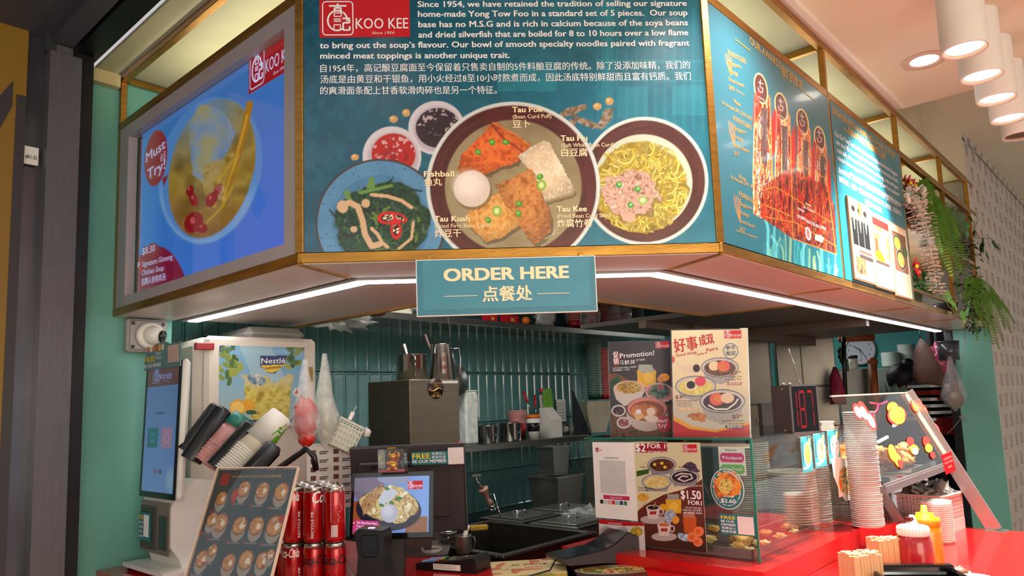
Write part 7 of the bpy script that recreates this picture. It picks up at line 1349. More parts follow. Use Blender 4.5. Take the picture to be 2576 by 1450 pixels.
# blue picture stickers on the front pane
M6 = MEN(0, .096)
for i, (xa, xb) in enumerate(((2013, 2044), (2045, 2079), (2080, 2114))):
    y0 = 1101 - i * 8; x0, _, x1, zt2 = prect(M6, xa, y0, xb, y0 + 60); zb = zt2 - .105; t = thing('dish_picture_card', ['blue card picturing fried rolls, nearest the case corner', 'blue card picturing a vegetable dish, middle of three', 'blue card picturing a white dish, end of three'][i], 'sticker', M6); P = Painter(M6, x0, x1, zb, zt2, .0014, photo=False); P.fill((50, 170, 190)); P.put(P.poly([(50, 0), (100, 0), (100, 40)]), (24, 110, 130)); P.put(P.ell(58, 52, 36, 36, 30), (240, 238, 230)); P.food(P.ell(58, 50, 30, 30), [[(206, 180, 60), (230, 210, 120), (110, 110, 40)], [(200, 206, 120), (226, 220, 190), (196, 80, 40)], [(216, 216, 210), (236, 236, 232), (110, 110, 110)]][i], 14, i); P.put(P.rect(6, 14, 16, 70), (30, 110, 130)); P.put(P.rect(10, 84, 50, 92), (200, 230, 236)); P.put(P.rect(74, 6, 92, 26), (206, 190, 120)); P.build('print', PRINT, t, y=-.0005); bx('card', (x0, 0, zb), (x1, .001, zt2), WHITEM, t)
M7 = MEN(0, .0945); a = [uv(M7, x, y) for x, y in ((2092, 1160), (2112, 1150), (2128, 1158), (2140, 1172), (2148, 1210), (2152, 1240), (2150, 1275), (2140, 1258), (2128, 1262), (2112, 1235), (2098, 1200))]
t = thing('dish_picture_card', 'white cut-out sticker of a fried noodle dish beside the bright bowls', 'sticker', M7); b = MB(); b.prism(a, 0, .001); b.build('card', WHITEM, t); x0, zb, x1, zt2 = prect(M7, 2104, 1180, 2146, 1240); P = Painter(M7, x0, x1, zb, zt2, .0014, photo=False); P.fill((226, 224, 216)); P.food(P.ell(50, 50, 44, 46, jag=.4), [(226, 190, 40), (236, 226, 190), (60, 70, 50), (240, 206, 90), (206, 80, 30)], 22, 3); P.build('print', PRINT, t, y=-.0006)
# queue display
p = EN(.70, .13, 1.469); M = frame(atz(1995, 1092, 1.469), 20); dp_ = thing('queue_display', 'black box queue display with red digits and an antenna on the glass case', 'display', M); w = px2m(86, M.translation); H = px2m(122, M.translation)
b = MB(); b.b2((0, 0, 0), (w, .075, H)); b.build('housing', mat('charcoal box', (52, 42, 40), .4), dp_); b = MB(); b.b2((.002, -.003, .004), (w - .002, 0, H - .006)); b.build('window', glassmat('smoked acrylic', (190, 160, 160), .03, .03), dp_)
b = MB(); b.b2((-.002, -.004, 0), (w + .002, 0, .004)); b.b2((-.002, -.004, H - .004), (w + .002, 0, H + .001)); b.b2((-.002, -.004, 0), (.002, 0, H)); b.b2((w - .002, -.004, 0), (w + .002, 0, H)); b.build('frame', STEEL, dp_)
SEG = mat('red digit segment', (200, 10, 24), .4, emit=(230, 16, 40), es=.8); SGO = mat('dim digit segment', (110, 20, 20), .4, emit=(120, 20, 26), es=.35)
def digit(x, W_, H_, segs):
    s = {'a': ((.12, .93), (.88, 1)), 'g': ((.12, .465), (.88, .535)), 'd': ((.12, 0), (.88, .07)), 'f': ((0, .53), (.1, .95)), 'b': ((.9, .53), (1, .95)), 'e': ((0, .05), (.1, .47)), 'c': ((.9, .05), (1, .47))}
    for k, (a, c_) in s.items():
        if k not in segs: continue
        b = MB(); b.b2((x + a[0] * W_, -.0008, .014 + a[1] * H_), (x + c_[0] * W_, 0, .014 + c_[1] * H_)); b.build('digit_segment', SEG, dp_)
for k, sg in enumerate(('bc', 'abcdefg', 'abc')): digit(w * (.02 + .31 * k), w * .22, H * .78, sg)
b = MB(); b.tube([(w * .72, .03, H), (w * .54, .03, H + px2m(58, M.translation)), (w * .40, .03, H + px2m(92, M.translation))], [.0026, .0018, .001], 6); b.sph((w * .40, .03, H + px2m(92, M.translation)), .0025); b.build('antenna', CHROME, dp_)
for x in (.012, .036): b = MB(); b.lathe([(.005, 0), (.005, .006), (.003, .008), (0, .008)], 10, c=(x, .035, H)); b.build('terminal_knob', CHROME, dp_)
for z in (.008, H - .012): b = MB(); b.lathe([(.004, 0), (0, .002)], 10, M=Matrix.Translation((0, .03, z)) @ Matrix.Rotation(rad(-90), 4, 'Y')); b.build('screw', STEEL, dp_)
p = atz(2066, 1083, 1.469); t = thing('napkin_pile', 'small pile of white napkins against the queue display', 'napkins', frame(p + Vector((0, -.02, 0)), 20))
for k in range(7): b = MB(); b.b2((-.03 + rr.uniform(-.003, .003), -.02, k * .004), (.02 + rr.uniform(-.003, .003), .012, k * .004 + .003)); b.build('napkin', WHITEM, t)
# ================================================================ heated display
hc_ = thing('heated_display', 'heated food display with a slanted acrylic front on steel legs', 'display case')
def bar(a, c, w, d, name, m, par):       # flat bar between two points; w along e, d thickness
    a, c = Vector(a), Vector(c); z = (c - a); L_ = z.length; z.normalize(); x = Vector((R2, R2, 0)); x = (x - z * x.dot(z)).normalized(); y = z.cross(x)
    M = Matrix(((x.x, y.x, z.x, a.x), (x.y, y.y, z.y, a.y), (x.z, y.z, z.z, a.z), (0, 0, 0, 1))); b = MB(); b.b2((-w / 2, -d / 2, 0), (w / 2, d / 2, L_)); return b.build(name, m, par, M)
eL_, eR_ = .64, 1.45; PT, PB = (0, 1.567), (-.125, 1.315)
LEGM = mat('leg steel', (160, 148, 146), .3, .8, .1, 10)
bar(EN(eR_, .0, 1.572), EN(eR_, -.238, ZS + .004), .012, .046, 'leg', LEGM, hc_); bar(EN(eR_, .42, 1.56), EN(eR_, .44, ZS), .012, .04, 'leg', LEGM, hc_)
q = onE(2202, 1212, 1.13); bar(q, EN(1.13, -.02, ZL + .001), .010, .03, 'leg', LEGM, hc_)
b = MB(); b.M = MEN(eR_, -.24, ZS); b.b2((-.03, -.035, 0), (.035, .03, .004)); b.build('foot_plate', STEEL, hc_)
b = MB(); b.M = MEN(); b.add([(eL_, PT[0], PT[1]), (eR_, PT[0], PT[1]), (eR_, PB[0], PB[1]), (eL_, PB[0], PB[1])], [(0, 1, 2, 3)]); b.build('front_pane', CLEAR, hc_)
b = MB(); b.M = MEN(); b.b2((eL_, PB[0] - .005, PB[1] - .022), (eR_, PB[0] + .012, PB[1] - .002)); b.b2((eL_, PB[0] - .002, PB[1] - .002), (eR_, PB[0] + .004, PB[1] + .004)); b.build('front_rail', LEGM, hc_)
b = MB(); b.M = MEN(); b.b2((eL_, PT[0] - .003, PT[1]), (eR_, PT[0] + .003, PT[1] + .005)); b.build('top_rail', mat('rail edge', (190, 184, 176), .3, .4), hc_)
b = MB(); b.M = MEN(); b.b2((1.07, PB[0] + .012, 1.292), (eR_, .42, 1.298)); b.build('floor', STEEL, hc_); b = MB(); b.M = MEN(); b.b2((1.07, .405, 1.298), (eR_, .42, 1.55)); b.build('back_plate', mat('dark back plate', (70, 64, 58), .35, .6), hc_)
bar(EN(eR_ - .012, .0, 1.565), EN(eR_ - .012, PB[0], PB[1]), .004, .012, 'pane_edge', mat('pale acrylic edge', (220, 206, 180), .2), hc_)
b = MB(); b.cyl(onN(2232, 1100, .12), onN(2210, 1112, .12), .006, 8); b.build('reflection_glow', mat('reflection glow', (255, 240, 210), .4, emit=(255, 232, 200), es=5), hc_); b = MB(); b.cyl(onN(2270, 1058, .12), onN(2248, 1072, .12), .006, 8); b.build('reflection_glow', _m['reflection glow'], hc_)  # glowing tubes stand in for two small lamp reflections
t = thing('chicken_tray', 'steel tray of fried chicken in the heated display', 'tray', MEN(1.12, -.08, 1.299)); b = MB(); b.b2((0, 0, 0), (.31, .38, .006)); b.b2((0, 0, 0), (.31, .005, .02)); b.b2((0, .375, 0), (.31, .38, .02)); b.build('body', STEEL, t)
CHK = mat('fried chicken crust', (206, 130, 56), .55, 0, .5, 25, .6, 50)
for i in range(16):
    e_ = 1.16 + (i % 4) * .068; n_ = .0 + (i // 4) * .085; b = MB(); b.sph((0, 0, 0), .038, sc=(1.1, .8, .7), lump=.8, seed=20 + i, freq=2.6, nu=20, nv=12); tag(b.build('fried_chicken', CHK, None, frame(EN(e_ + rr.uniform(-.01, .01), n_, 1.333 + (.025 if i % 3 == 0 else 0)), rr.uniform(0, 180))), 'brown crusted fried chicken piece in the heated display', 'fried food', 'fried chicken pieces')
Mi = MEN(); nv = Vector((PT[0] - PB[0], PT[1] - PB[1]))
def pane_frame():      # frame lying in the slanted pane: local x = e, z up along the pane
    a = math.degrees(math.atan2(PT[0] - PB[0], PT[1] - PB[1])); return MEN(0, PB[0] - .003, PB[1]) @ Matrix.Rotation(rad(-a), 4, 'X')
MP = pane_frame(); ORG = mat('orange sticker', (230, 120, 30), .45); YL2 = mat('yellow sticker', (240, 196, 40), .45); RD2 = mat('red sticker', (206, 36, 28), .45)
def sticker(label, shapes):
    t = thing('cartoon_sticker', label, 'sticker', MP)
    for i, (x, y, rx, ry, ro, m) in enumerate(shapes):
        c = uv(MP, x, y); ex = uv(MP, x + rx, y); ez = uv(MP, x, y - ry); a_ = abs(ex[0] - c[0]); b_ = abs(ez[1] - c[1]); k = MB(); pts = []
        for q in np.linspace(0, 2 * math.pi, 18, endpoint=False):
            px_ = x + rx * math.cos(q) * math.cos(rad(ro)) - ry * math.sin(q) * math.sin(rad(ro)); py_ = y + rx * math.cos(q) * math.sin(rad(ro)) + ry * math.sin(q) * math.cos(rad(ro)); pts.append(uv(MP, px_, py_))
        k.prism(pts, -.0006 - i * .0003, -.0002 - i * .0003); k.build('shape', m, t)
sticker('red and white flame sticker above the bright bowls', [(2158, 1036, 10, 22, -25, RD2), (2172, 1034, 10, 26, -25, RD2), (2190, 1058, 10, 28, -25, RD2), (2158, 1038, 7, 16, -25, WHITEM), (2172, 1040, 7, 18, -25, WHITEM), (2190, 1060, 7, 20, -25, WHITEM)])
sticker('orange and yellow shield sticker at the pane top', [(2245, 1026, 14, 14, -20, ORG), (2256, 1046, 24, 24, -20, RD2), (2256, 1044, 20, 20, -20, YL2), (2262, 1058, 14, 10, -20, ORG), (2247, 1024, 9, 8, -20, YL2)])
sticker('yellow and red oval stickers near the pane corner', [(2301, 1020, 9, 20, -20, RD2), (2312, 1020, 9, 20, -20, RD2), (2325, 1036, 8, 18, -20, RD2), (2301, 1022, 5, 14, -20, YL2), (2312, 1022, 5, 14, -20, YL2), (2325, 1036, 5, 12, -20, YL2)])
sticker('small red and yellow sticker low at the pane end', [(2352, 1080, 10, 18, -30, RD2), (2354, 1084, 7, 12, -30, YL2), (2364, 1102, 6, 6, 0, RD2)])
sticker('yellow and red leaf-shaped sticker over the chicken', [(2245, 1140, 9, 22, -15, YL2), (2258, 1158, 8, 18, -15, YL2), (2264, 1168, 6, 12, -20, RD2)])
sticker('red topped round sticker in the middle of the pane bottom', [(2290, 1112, 9, 12, -15, RD2), (2300, 1132, 10, 13, -15, YL2), (2302, 1136, 7, 9, -15, WHITEM)])
sticker('red and yellow pointed sticker beside the round one', [(2330, 1112, 8, 14, -15, RD2), (2336, 1128, 9, 11, -15, YL2), (2346, 1146, 6, 9, -20, RD2)])
b = MB(); b.tube([onN(2188, 1014, -.01), onN(2214, 1018, -.01), onN(2232, 1011, -.01)], .003, 6); b.tube([onN(2210, 1018, -.012), onN(2206, 1032, -.02), onN(2196, 1044, -.02)], .003, 6); tag(b.build('red_ribbon', mat('bright red ribbon', (226, 10, 80), .4)), 'bright red ribbon tied to the top of the heated display', 'ribbon')
p = onN(2368, 1146, -.18); t = thing('notice_card', 'small red notice card hanging on the heated display leg', 'sign', frame(p, 20, 0, -12)); w = px2m(38, p); h = px2m(50, p); bx('card', (0, 0, -h), (w, .0015, 0), REDP, t); L = MB()
for i, q in enumerate((.30, .50, .74)): T(L, ('COUNTERTOP', 'IS HOT TAKE', 'CARE!')[i], w * (.1 if i < 2 else .3), -h * q, h * .11, w * (.8 if i < 2 else .4), 0, y=-.001)
L.build('lettering', LETW, t)
# ================================================================ things on the customer shelf
p = EN(.70, -.175, ZS); r = px2m(40, p); zc = atY(2290, 1340, p.y).z; H = zc - ZS + .022; t = thing('sauce_bottle', 'clear squeeze bottle of dark red chilli sauce with a white cap', 'bottle', frame(atz(2309, 1462, ZS), 10))
b = MB(); b.lathe([(r * .94, 0), (r, .006), (r * 1.0, H * .5), (r * .96, H * .8), (r * .84, H * .93), (r * .78, H * .95)], 32); b.build('bottle', mat('chilli sauce plastic', (176, 40, 44), .25, 0, .3, 12, sss=.1, coat=.3), t)
b = MB(); b.lathe([(r * .86, H * .93), (r * .88, H * .95), (r * .88, H * 1.10), (r * .80, H * 1.12), (r * .35, H * 1.15), (r * .25, H * 1.22), (r * .12, H * 1.34), (0, H * 1.34)], 30)
for k in range(30): a = k * rad(12); b.box((r * .885 * math.cos(a), r * .885 * math.sin(a), H * 1.02), (.0016, .0016, H * .12))
b.build('white_cap', WHITE, t); b = MB(); b.sph((-r * .12, 0, H * 1.24), r * .2, lump=.6); b.build('sauce_smear', mat('dried sauce', (110, 20, 24), .4), t)
pM = atz(2340, 1440, ZS); r = px2m(35, pM); H = atY(2325, 1318, pM.y).z - ZS; t = thing('mustard_bottle', 'orange yellow squeeze bottle behind the chilli sauce bottle', 'bottle', frame(pM))
MUS = mat('mustard plastic', (240, 140, 10), .3, 0, .08, 12, sss=.1, coat=.3); b = MB(); b.lathe([(r * .95, 0), (r, .006), (r, H * .85), (r * .9, H * .97), (0, H)], 30); b.build('bottle', MUS, t); b = MB(); b.lathe([(r * .95, H * .97), (r * .95, H * 1.13), (r * .6, H * 1.15), (r * .58, H * 1.22), (r * .25, H * 1.24), (r * .18, H * 1.38), (0, H * 1.38)], 28); b.build('cap', mat('amber cap', (236, 150, 20), .35, 0, .05, sss=.1), t)
p = atz(2362, 1364, ZS); r = px2m(37, p); b = MB(); b.lathe([(r * .93, 0), (r, .008), (r * 1.0, .0095), (r * .95, .0095)], 28); o = None; H = px2m(100, p)
for i in range(20):
    M = Matrix.Translation(p + Vector((0, 0, i * H / 20)))
    if o is None: o = b.build('plastic_cup', LIDM, None, M, label='clear plastic cup nested in the stack in front of the white basket', cat='cup', group='clear cups on the customer shelf')
    else: q = o.copy(); COL.objects.link(q); q.matrix_world = M
p = EN(1.395, -.055, ZS); M = frame(p, 35); bs = thing('white_basket', 'white slotted plastic basket heaped with dark sauce sachets', 'basket', M); a_, c_, H = .085, .075, .125; BKM = mat('basket plastic', (226, 200, 196), .4)
b = MB()
for k in range(9): z = .01 + k * .0135; b.b2((-a_, -c_, z), (a_, -c_ + .002, z + .005)); b.b2((-a_, c_ - .002, z), (a_, c_, z + .005)); b.b2((-a_, -c_, z), (-a_ + .002, c_, z + .005)); b.b2((a_ - .002, -c_, z), (a_, c_, z + .005))
for k in range(15): x = -a_ + k * 2 * a_ / 14; b.b2((x - .0018, -c_ - .0005, 0), (x + .0018, -c_ + .0025, H)); b.b2((x - .0018, c_ - .0025, 0), (x + .0018, c_ + .0005, H))
for k in range(13): y = -c_ + k * 2 * c_ / 12; b.b2((-a_ - .0005, y - .0018, 0), (-a_ + .0025, y + .0018, H)); b.b2((a_ - .0025, y - .0018, 0), (a_ + .0005, y + .0018, H))
b.b2((-a_, -c_, 0), (a_, c_, .004)); b.b2((-a_ - .002, -c_ - .002, 0), (a_ + .002, -c_ + .001, H * .3)); b.build('slotted_walls', BKM, bs)
b = MB()
for lo, hi in (((-a_ - .008, -c_ - .008, H), (a_ + .008, -c_ + .002, H + .005)), ((-a_ - .008, c_ - .002, H), (a_ + .008, c_ + .008, H + .005)), ((-a_ - .008, -c_, H), (-a_ + .002, c_, H + .005)), ((a_ - .002, -c_, H), (a_ + .008, c_, H + .005))): b.b2(lo, hi, bev=.001)
b.build('rim', BKM, bs)
SA1 = mat('printed sachet', (40, 30, 32), .25, 0, .3, 20, coat=.4)
nt = SA1.node_tree; wv = nt.nodes.new('ShaderNodeTexWave'); wv.inputs['Scale'].default_value = 38; wv.inputs['Distortion'].default_value = 6; mx = [n for n in nt.nodes if n.type == 'MIX'][0]; cr = nt.nodes.new('ShaderNodeValToRGB'); cr.color_ramp.elements[0].position = .45; cr.color_ramp.elements[0].color = (.02, .015, .018, 1); cr.color_ramp.elements[1].position = .6; cr.color_ramp.elements[1].color = (.75, .72, .7, 1); nt.links.new(wv.outputs[0], cr.inputs[0]); nt.links.new(cr.outputs[0], mx.inputs[6])
for i in range(44):
    x, y = rr.uniform(-a_ * .85, a_ * .85), rr.uniform(-c_ * .8, c_ * .8); z = H * .88 + .045 * (1 - (x / a_) ** 2) * rr.random() + .012 * rr.random(); b = MB(); w, h = .026, .019; n = 5; vs = []
    for u in range(n):
        for v in range(n): vs.append(((u / (n - 1) - .5) * 2 * w, (v / (n - 1) - .5) * 2 * h, .014 * mnoise.noise(Vector((u * .9 + i * 3, v * .9, i))) + .011 * (1 - ((u - 2) / 2) ** 2) * (1 - ((v - 2) / 2) ** 2)))
    fs = [(u * n + v, u * n + v + 1, (u + 1) * n + v + 1, (u + 1) * n + v) for u in range(n - 1) for v in range(n - 1)]; k0 = len(vs); vs += [(a, b2, c - .006 * (1 - ((j % n - 2) / 2) ** 2) * (1 - ((j // n - 2) / 2) ** 2) - .001) for j, (a, b2, c) in enumerate(vs)]; fs += [tuple(k0 + q for q in reversed(f)) for f in fs]
    b.add(vs, fs, 0, True); tag(b.build('sauce_sachet', SA1, None, M @ Matrix.Translation((x, y, z + .006)) @ Matrix.Rotation(rr.uniform(0, 6), 4, 'Z') @ Matrix.Rotation(rr.uniform(-.7, .7), 4, 'X') @ Matrix.Rotation(rr.uniform(-.7, .7), 4, 'Y')), 'dark striped sauce sachet heaped in the white basket', 'sachet', 'sauce sachets in the basket')
WOOD = mat('pale bamboo', (226, 180, 130), .6, 0, .12, 40)
def bundle(px, py, W_, D_, H, lab, n1_, n2_, ang):
    p = atz(px, py, ZS); M = frame(p, ang); t = thing('stick_bundle', lab, 'sticks', M)
    o = None
    for i in range(n1_):
        for j in range(n2_):
            w = W_ / n1_ * .46; b = MB(); hh = H * (1 + rr.uniform(-.03, .05))
            if o is None: b.b2((-w, -D_ / n2_ * .46, 0), (w, D_ / n2_ * .46, H), bev=.0008); o = b.build('stick', WOOD, t, Matrix.Translation((-W_ / 2 + (i + .5) * W_ / n1_, -D_ / 2 + (j + .5) * D_ / n2_, 0))); continue
            q = o.copy(); COL.objects.link(q); q.parent = t; q.matrix_local = Matrix.Translation((-W_ / 2 + (i + .5) * W_ / n1_ + rr.uniform(-.0006, .0006), -D_ / 2 + (j + .5) * D_ / n2_, 0)) @ Matrix.Rotation(rr.uniform(-.01, .01), 4, 'X') @ Matrix.Diagonal((1, 1, 1 + rr.uniform(-.03, .05), 1))
bundle(2172, 1502, .085, .06, .104, 'front bundle of pale wooden stirring sticks', 9, 6, 14)
bundle(2236, 1462, .085, .05, .110, 'rear bundle of pale wooden stirring sticks by the sauce bottle', 9, 5, 14)
p = atz(2316, 1512, ZS); M = frame(p, -12) @ Matrix.Diagonal((1, 1, 1.3, 1)); t = thing('black_organiser', 'black stepped plastic organiser in front of the sauce bottle', 'organiser', M)
b = MB(); b.b2((-.095, -.07, 0), (.095, .06, .018), bev=.004); b.b2((-.095, .03, .0), (.095, .06, .058), bev=.004); b.b2((-.095, -.01, 0), (.095, .012, .042), bev=.004); b.b2((-.095, -.05, 0), (-.085, .06, .05), bev=.002); b.b2((.085, -.05, 0), (.095, .06, .052), bev=.004); b.build('tray', BLKG, t)
p = atz(2412, 1462, ZS); t = thing('dome_cup', 'small domed clear cup with brown contents at the picture bottom', 'cup', frame(p)); b = MB(); b.lathe([(.026, 0), (.03, .022), (.031, .024)], 24); b.build('cup', CUPW, t); b = MB(); b.lathe([(.031, .024), (.027, .036), (.015, .043), (0, .045)], 24); b.build('dome', CLEAR, t); b = MB(); b.sph((0, 0, .024), .024, sc=(1, 1, .5), lump=.3); b.build('contents', mat('brown crumbs', (120, 66, 40), .5), t)
p = atz(2450, 1466, ZS); t = thing('white_plate', 'edge of a white plate at the picture bottom beside the domed cup', 'plate', frame(p)); b = MB(); b.lathe([(.03, 0), (.05, .012), (.052, .012), (.032, -.0) , (0, .003)], 28); b.build('plate', WHITE, t)
p = onN(2258, 1300, .25); t = thing('chrome_tap', 'chrome bent tap under the heated display', 'tap', frame(p, 10)); b = MB(); b.tube([(0, 0, 0), (0, 0, .06), (-.002, 0, .105), (-.012, 0, .118), (-.05, 0, .118), (-.056, 0, .112), (-.056, 0, .10)], .009, 10); b.lathe([(.02, -.1), (.018, -.02), (.013, .01), (.016, .03), (.01, .04)], 14); b.build('tap', CHROME, t)
# ================================================================ kitchen behind
def kbox(name, x0, y0, x1, y1, Y, d, m, label, cat, ang=-20, ztop=None, bot=None):
    a = atY(x0, y0, Y); c = atY(x1, y1, Y); w = abs(c.x - a.x) / math.cos(rad(ang)) * .97; t = thing(name, label, cat, frame(Vector((a.x, a.y, 0)), ang)); b = MB(); zt = a.z; b.b2((0, 0, bot if bot is not None else c.z), (w, d, zt), bev=.004); b.build('body', m, t); return t, w, zt, c.z
KST = mat('kitchen steel', (110, 106, 98), .3, .8, .2, 6)
t, w, zt, zb = kbox('steel_fridge', 1868, 850, 1945, 1085, 4.3, .6, KST, 'tall stainless steel fridge behind the cream foam bowls', 'fridge', -20, bot=0)
b = MB(); b.b2((w - .006, -.006, .0), (w + .004, 0, zt)); b.b2((0, -.006, 1.52), (w, -.001, 1.53)); b.build('door_gap', BLACK, t)
for z in (1.42, 1.28): b = MB(); b.b2((.05, -.03, z), (.22, -.01, z + .03), bev=.008); b.build('door_handle', WHITE, t)
t, w, zt, zb = kbox('steel_cabinet', 1948, 838, 2092, 1020, 4.9, .5, KST, 'stainless steel cabinet with a notice behind the queue display', 'cabinet', -20, bot=0)
b = MB(); b.b2((w * .42, -.006, 0), (w * .44, 0, zt)); b.b2((0, -.006, 1.62), (w, 0, 1.635)); b.build('door_gap', BLACK, t); b = MB(); b.b2((w * .18, -.004, 1.40), (w * .36, -.001, 1.57)); b.build('notice', WHITEM, t)
b = MB(); b.M = MEN(); q = EN(0, 0); 
t, w, zt, zb = kbox('white_oven', 2108, 930, 2190, 1100, 5.1, .5, mat('white enamel', (176, 184, 176), .4, 0, .05, 5), 'white enamel oven under the wall clock', 'oven', -20, bot=0)
b = MB(); b.b2((w * .78, -.006, zt - .35), (w * .92, 0, zt - .005)); b.build('control_panel', mat('grey control panel', (110, 108, 96), .4), t)
for k in range(5): b = MB(); b.lathe([(.012, 0), (.010, .012), (0, .012)], 10, M=Matrix.Translation((w * .85, -.006, zt - .09 - .05 * k)) @ Matrix.Rotation(rad(90), 4, 'X')); b.build('knob', mat('grey knob', (150, 150, 140), .4), t)
t, w, zt, zb = kbox('white_fridge', 2206, 928, 2330, 1100, 5.5, .5, _m['white enamel'], 'white fridge behind the crouching cook', 'fridge', -20, bot=0)
for k in range(3): b = MB(); b.b2((.02 + w * .25, -.03, zt - .06 - .075 * k), (.07 + w * .28, 0, zt - .045 - .075 * k)); b.build('black_clip', BLACK, t)
b = MB(); b.sph((w * .28, -.02, zt - .24), .010); b.build('green_light', mat('green indicator', (60, 240, 160), .4, emit=(60, 240, 160), es=3), t)
# wall clock on the back wall
p = onE(2164, 881, 5.085); M = frame(p, -45 + 8); r = px2m(36, p) * 1.04; ck = thing('wall_clock', 'round white wall clock with black numerals on the teal kitchen wall', 'clock', M); A = Matrix.Rotation(rad(90), 4, 'X')
b = MB(); b.lathe([(r, 0), (r, .03), (r * .97, .038), (r * .86, .036), (r * .85, .020)], 40, M=A, cap=False); b.build('rim', mat('pinkish white rim', (206, 190, 190), .35), ck); b = MB(); b.lathe([(r * .86, .024), (0, .024)], 40, M=A); b.build('dial', mat('clock dial', (206, 208, 220), .5), ck)
L = MB()
for k in range(1, 13): a = rad(90 - 30 * k); T(L, str(k), r * .68 * math.cos(a), r * .68 * math.sin(a) - r * .075, r * .15, None, .01, an='c', y=-.0255)
L.build('numerals', LETK, ck)
for a, l, w_ in ((rad(90 - 307), .48, .022), (rad(90 - 146), .62, .018), (rad(90 - 172), .7, .006)): b = MB(); d = Vector((math.cos(a), 0, math.sin(a))); b.tube([d * (-.08 * r) + Vector((0, -.028, 0)), d * (l * r) + Vector((0, -.028, 0))], [w_ * r * 1.4, w_ * r], 6); b.build('hand', LETK, ck)
WD = mat('orange wood', (150, 76, 34), .5, 0, .15, 12)
t = thing('wooden_rack', 'orange brown wooden pole rack standing beside the wall clock', 'rack'); b = MB(); b.tube([atY(2110, 852, 5.0), atY(2198, 848, 4.95)], .028, 8); b.build('crossbar', WD, t); b = MB(); b.tube([atY(2194, 912, 4.9), atY(2206, 1060, 4.85)], .03, 8); b.sph(tuple(atY(2195, 912, 4.9)), .034, lump=.2); b.build('post', WD, t)
b = MB(); b.tube([atY(2121, 838, 4.8), atY(2127, 1000, 4.8)], .014, 8); tag(b.build('black_strap', BLACK), 'black strap hanging in front of the wall clock', 'strap')
def cloth(name, label, pts, Y, m, cat='cloth', seed=0, th=.05):      # hanging folded cloth following an outline in the kitchen
    P3 = [atY(x, y, Y) for x, y in pts]; c = sum(P3, Vector()) / len(P3); b = MB(); n = len(P3); rings = []; vs = []; fs = []
    for k, s_ in enumerate((1.0, .8, .55, .25)):
        for i, p in enumerate(P3): q = c + (p - c) * s_; vs.append((q.x, q.y - th * (1 - s_ ** 2) - .012 * math.sin(i * 2.3 + seed + k), q.z))
    vs.append((c.x, c.y - th, c.z)); vs.append((c.x, c.y + th * .3, c.z))
    for k in range(3):
        for i in range(n): fs.append((k * n + i, k * n + (i + 1) % n, (k + 1) * n + (i + 1) % n, (k + 1) * n + i))
    for i in range(n): fs.append((3 * n + i, 3 * n + (i + 1) % n, 4 * n)); fs.append(((i + 1) % n, i, 4 * n + 1))
    b.add(vs, fs, 0, True); o = b.build(name, m); tag(o, label, cat); return o
cloth('red_cloth', 'dark red cloth hanging between cabinet and oven', [(2096, 922), (2104, 926), (2118, 950), (2124, 985), (2130, 1018), (2090, 1018), (2086, 985), (2088, 950)], 4.6, mat('crimson cloth', (130, 14, 44), .7, 0, .15, 10))
cloth('brown_towel', 'brown towel hanging in a peak from the canopy', [(2315, 850), (2326, 868), (2345, 905), (2362, 930), (2372, 955), (2376, 974), (2350, 970), (2310, 965), (2296, 948), (2295, 915), (2302, 885)], 3.7, mat('brown towel', (84, 60, 52), .85, 0, .15, 12, .4, 120), th=.09)
b = MB(); b.tube([atY(2315, 852, 3.7), atY(2314, 833, 3.7)], .003, 5); tag(b.build('towel_string', BLACK), 'thin string holding the brown towel', 'string')
p = atY(2360, 905, 4.1); b = MB(); b.sph((0, 0, 0), .075, sc=(1, .7, 1.0), lump=.8, seed=3, nu=22, nv=14, freq=4); tag(b.build('pink_bag', mat('pink plastic bag', (150, 54, 84), .3, 0, .4, 20), None, Matrix.Translation(p)), 'crumpled pink plastic bag behind the brown towel', 'bag')
sack('hanging_bag', 'large clear plastic bag with brown contents hanging by the green end pilaster', 'bag', 2404, 898, 1036, 3.5, 62, (mat('dried brown food', (110, 84, 50), .6, 0, .4, 20), [(.1, .22, .7, (.9, .6, .9)), (.3, .4, .3, (.5, .5, 1.6))]), seed=9, bagm=plasticmat('dull clear bag', (150, 150, 156), .35))
p = atY(2384, 862, 3.9); t = thing('black_cup', 'dark plastic cup hanging near the green end pilaster', 'cup', frame(p - Vector((0, 0, .10)))); b = MB(); b.lathe([(.05, 0), (.055, .10), (.05, .10), (.046, .005), (0, .005)], 20); b.build('cup', plasticmat('smoky plastic', (60, 60, 66), .75), t); b = MB(); b.lathe([(.056, .10), (.060, .103), (.055, .106)], 20); b.build('rim', BLACK, t)
for i, (x0, x1, Y) in enumerate(((2338, 2348, 4.4), (2354, 2374, 4.5), (2380, 2392, 4.6))): a = atY(x0, 838, Y); c = atY(x1, 838, Y); bx('steel_upright', (a.x, Y, 0), (c.x, Y + .04, 2.4), mat('grey upright', (66, 70, 72), .4, .5), label=['thin grey steel upright behind the brown towel', 'wide grey steel upright behind the pink bag', 'grey steel upright nearest the end pilaster'][i], cat='post')
for (x, y, wpx, n_, pitch, hp, lab, grp) in ((2242, 926, 42, 10, 3.2, 10, 'white foam tub in the short stack on the fridge', 'short white tub stack'), (2284, 924, 40, 14, 3.3, 14, 'white foam tub in the tall stack on the fridge', 'tall white tub stack')):
    p = atY(x, y, 5.65); cupstack('foam_tub', p, px2m(wpx / 2 * .85, p), px2m(wpx / 2, p), px2m(hp, p), n_, px2m(pitch, p), [mat('foam tub', (196, 206, 200), .5), CUPW], lab, grp, cat='tub')
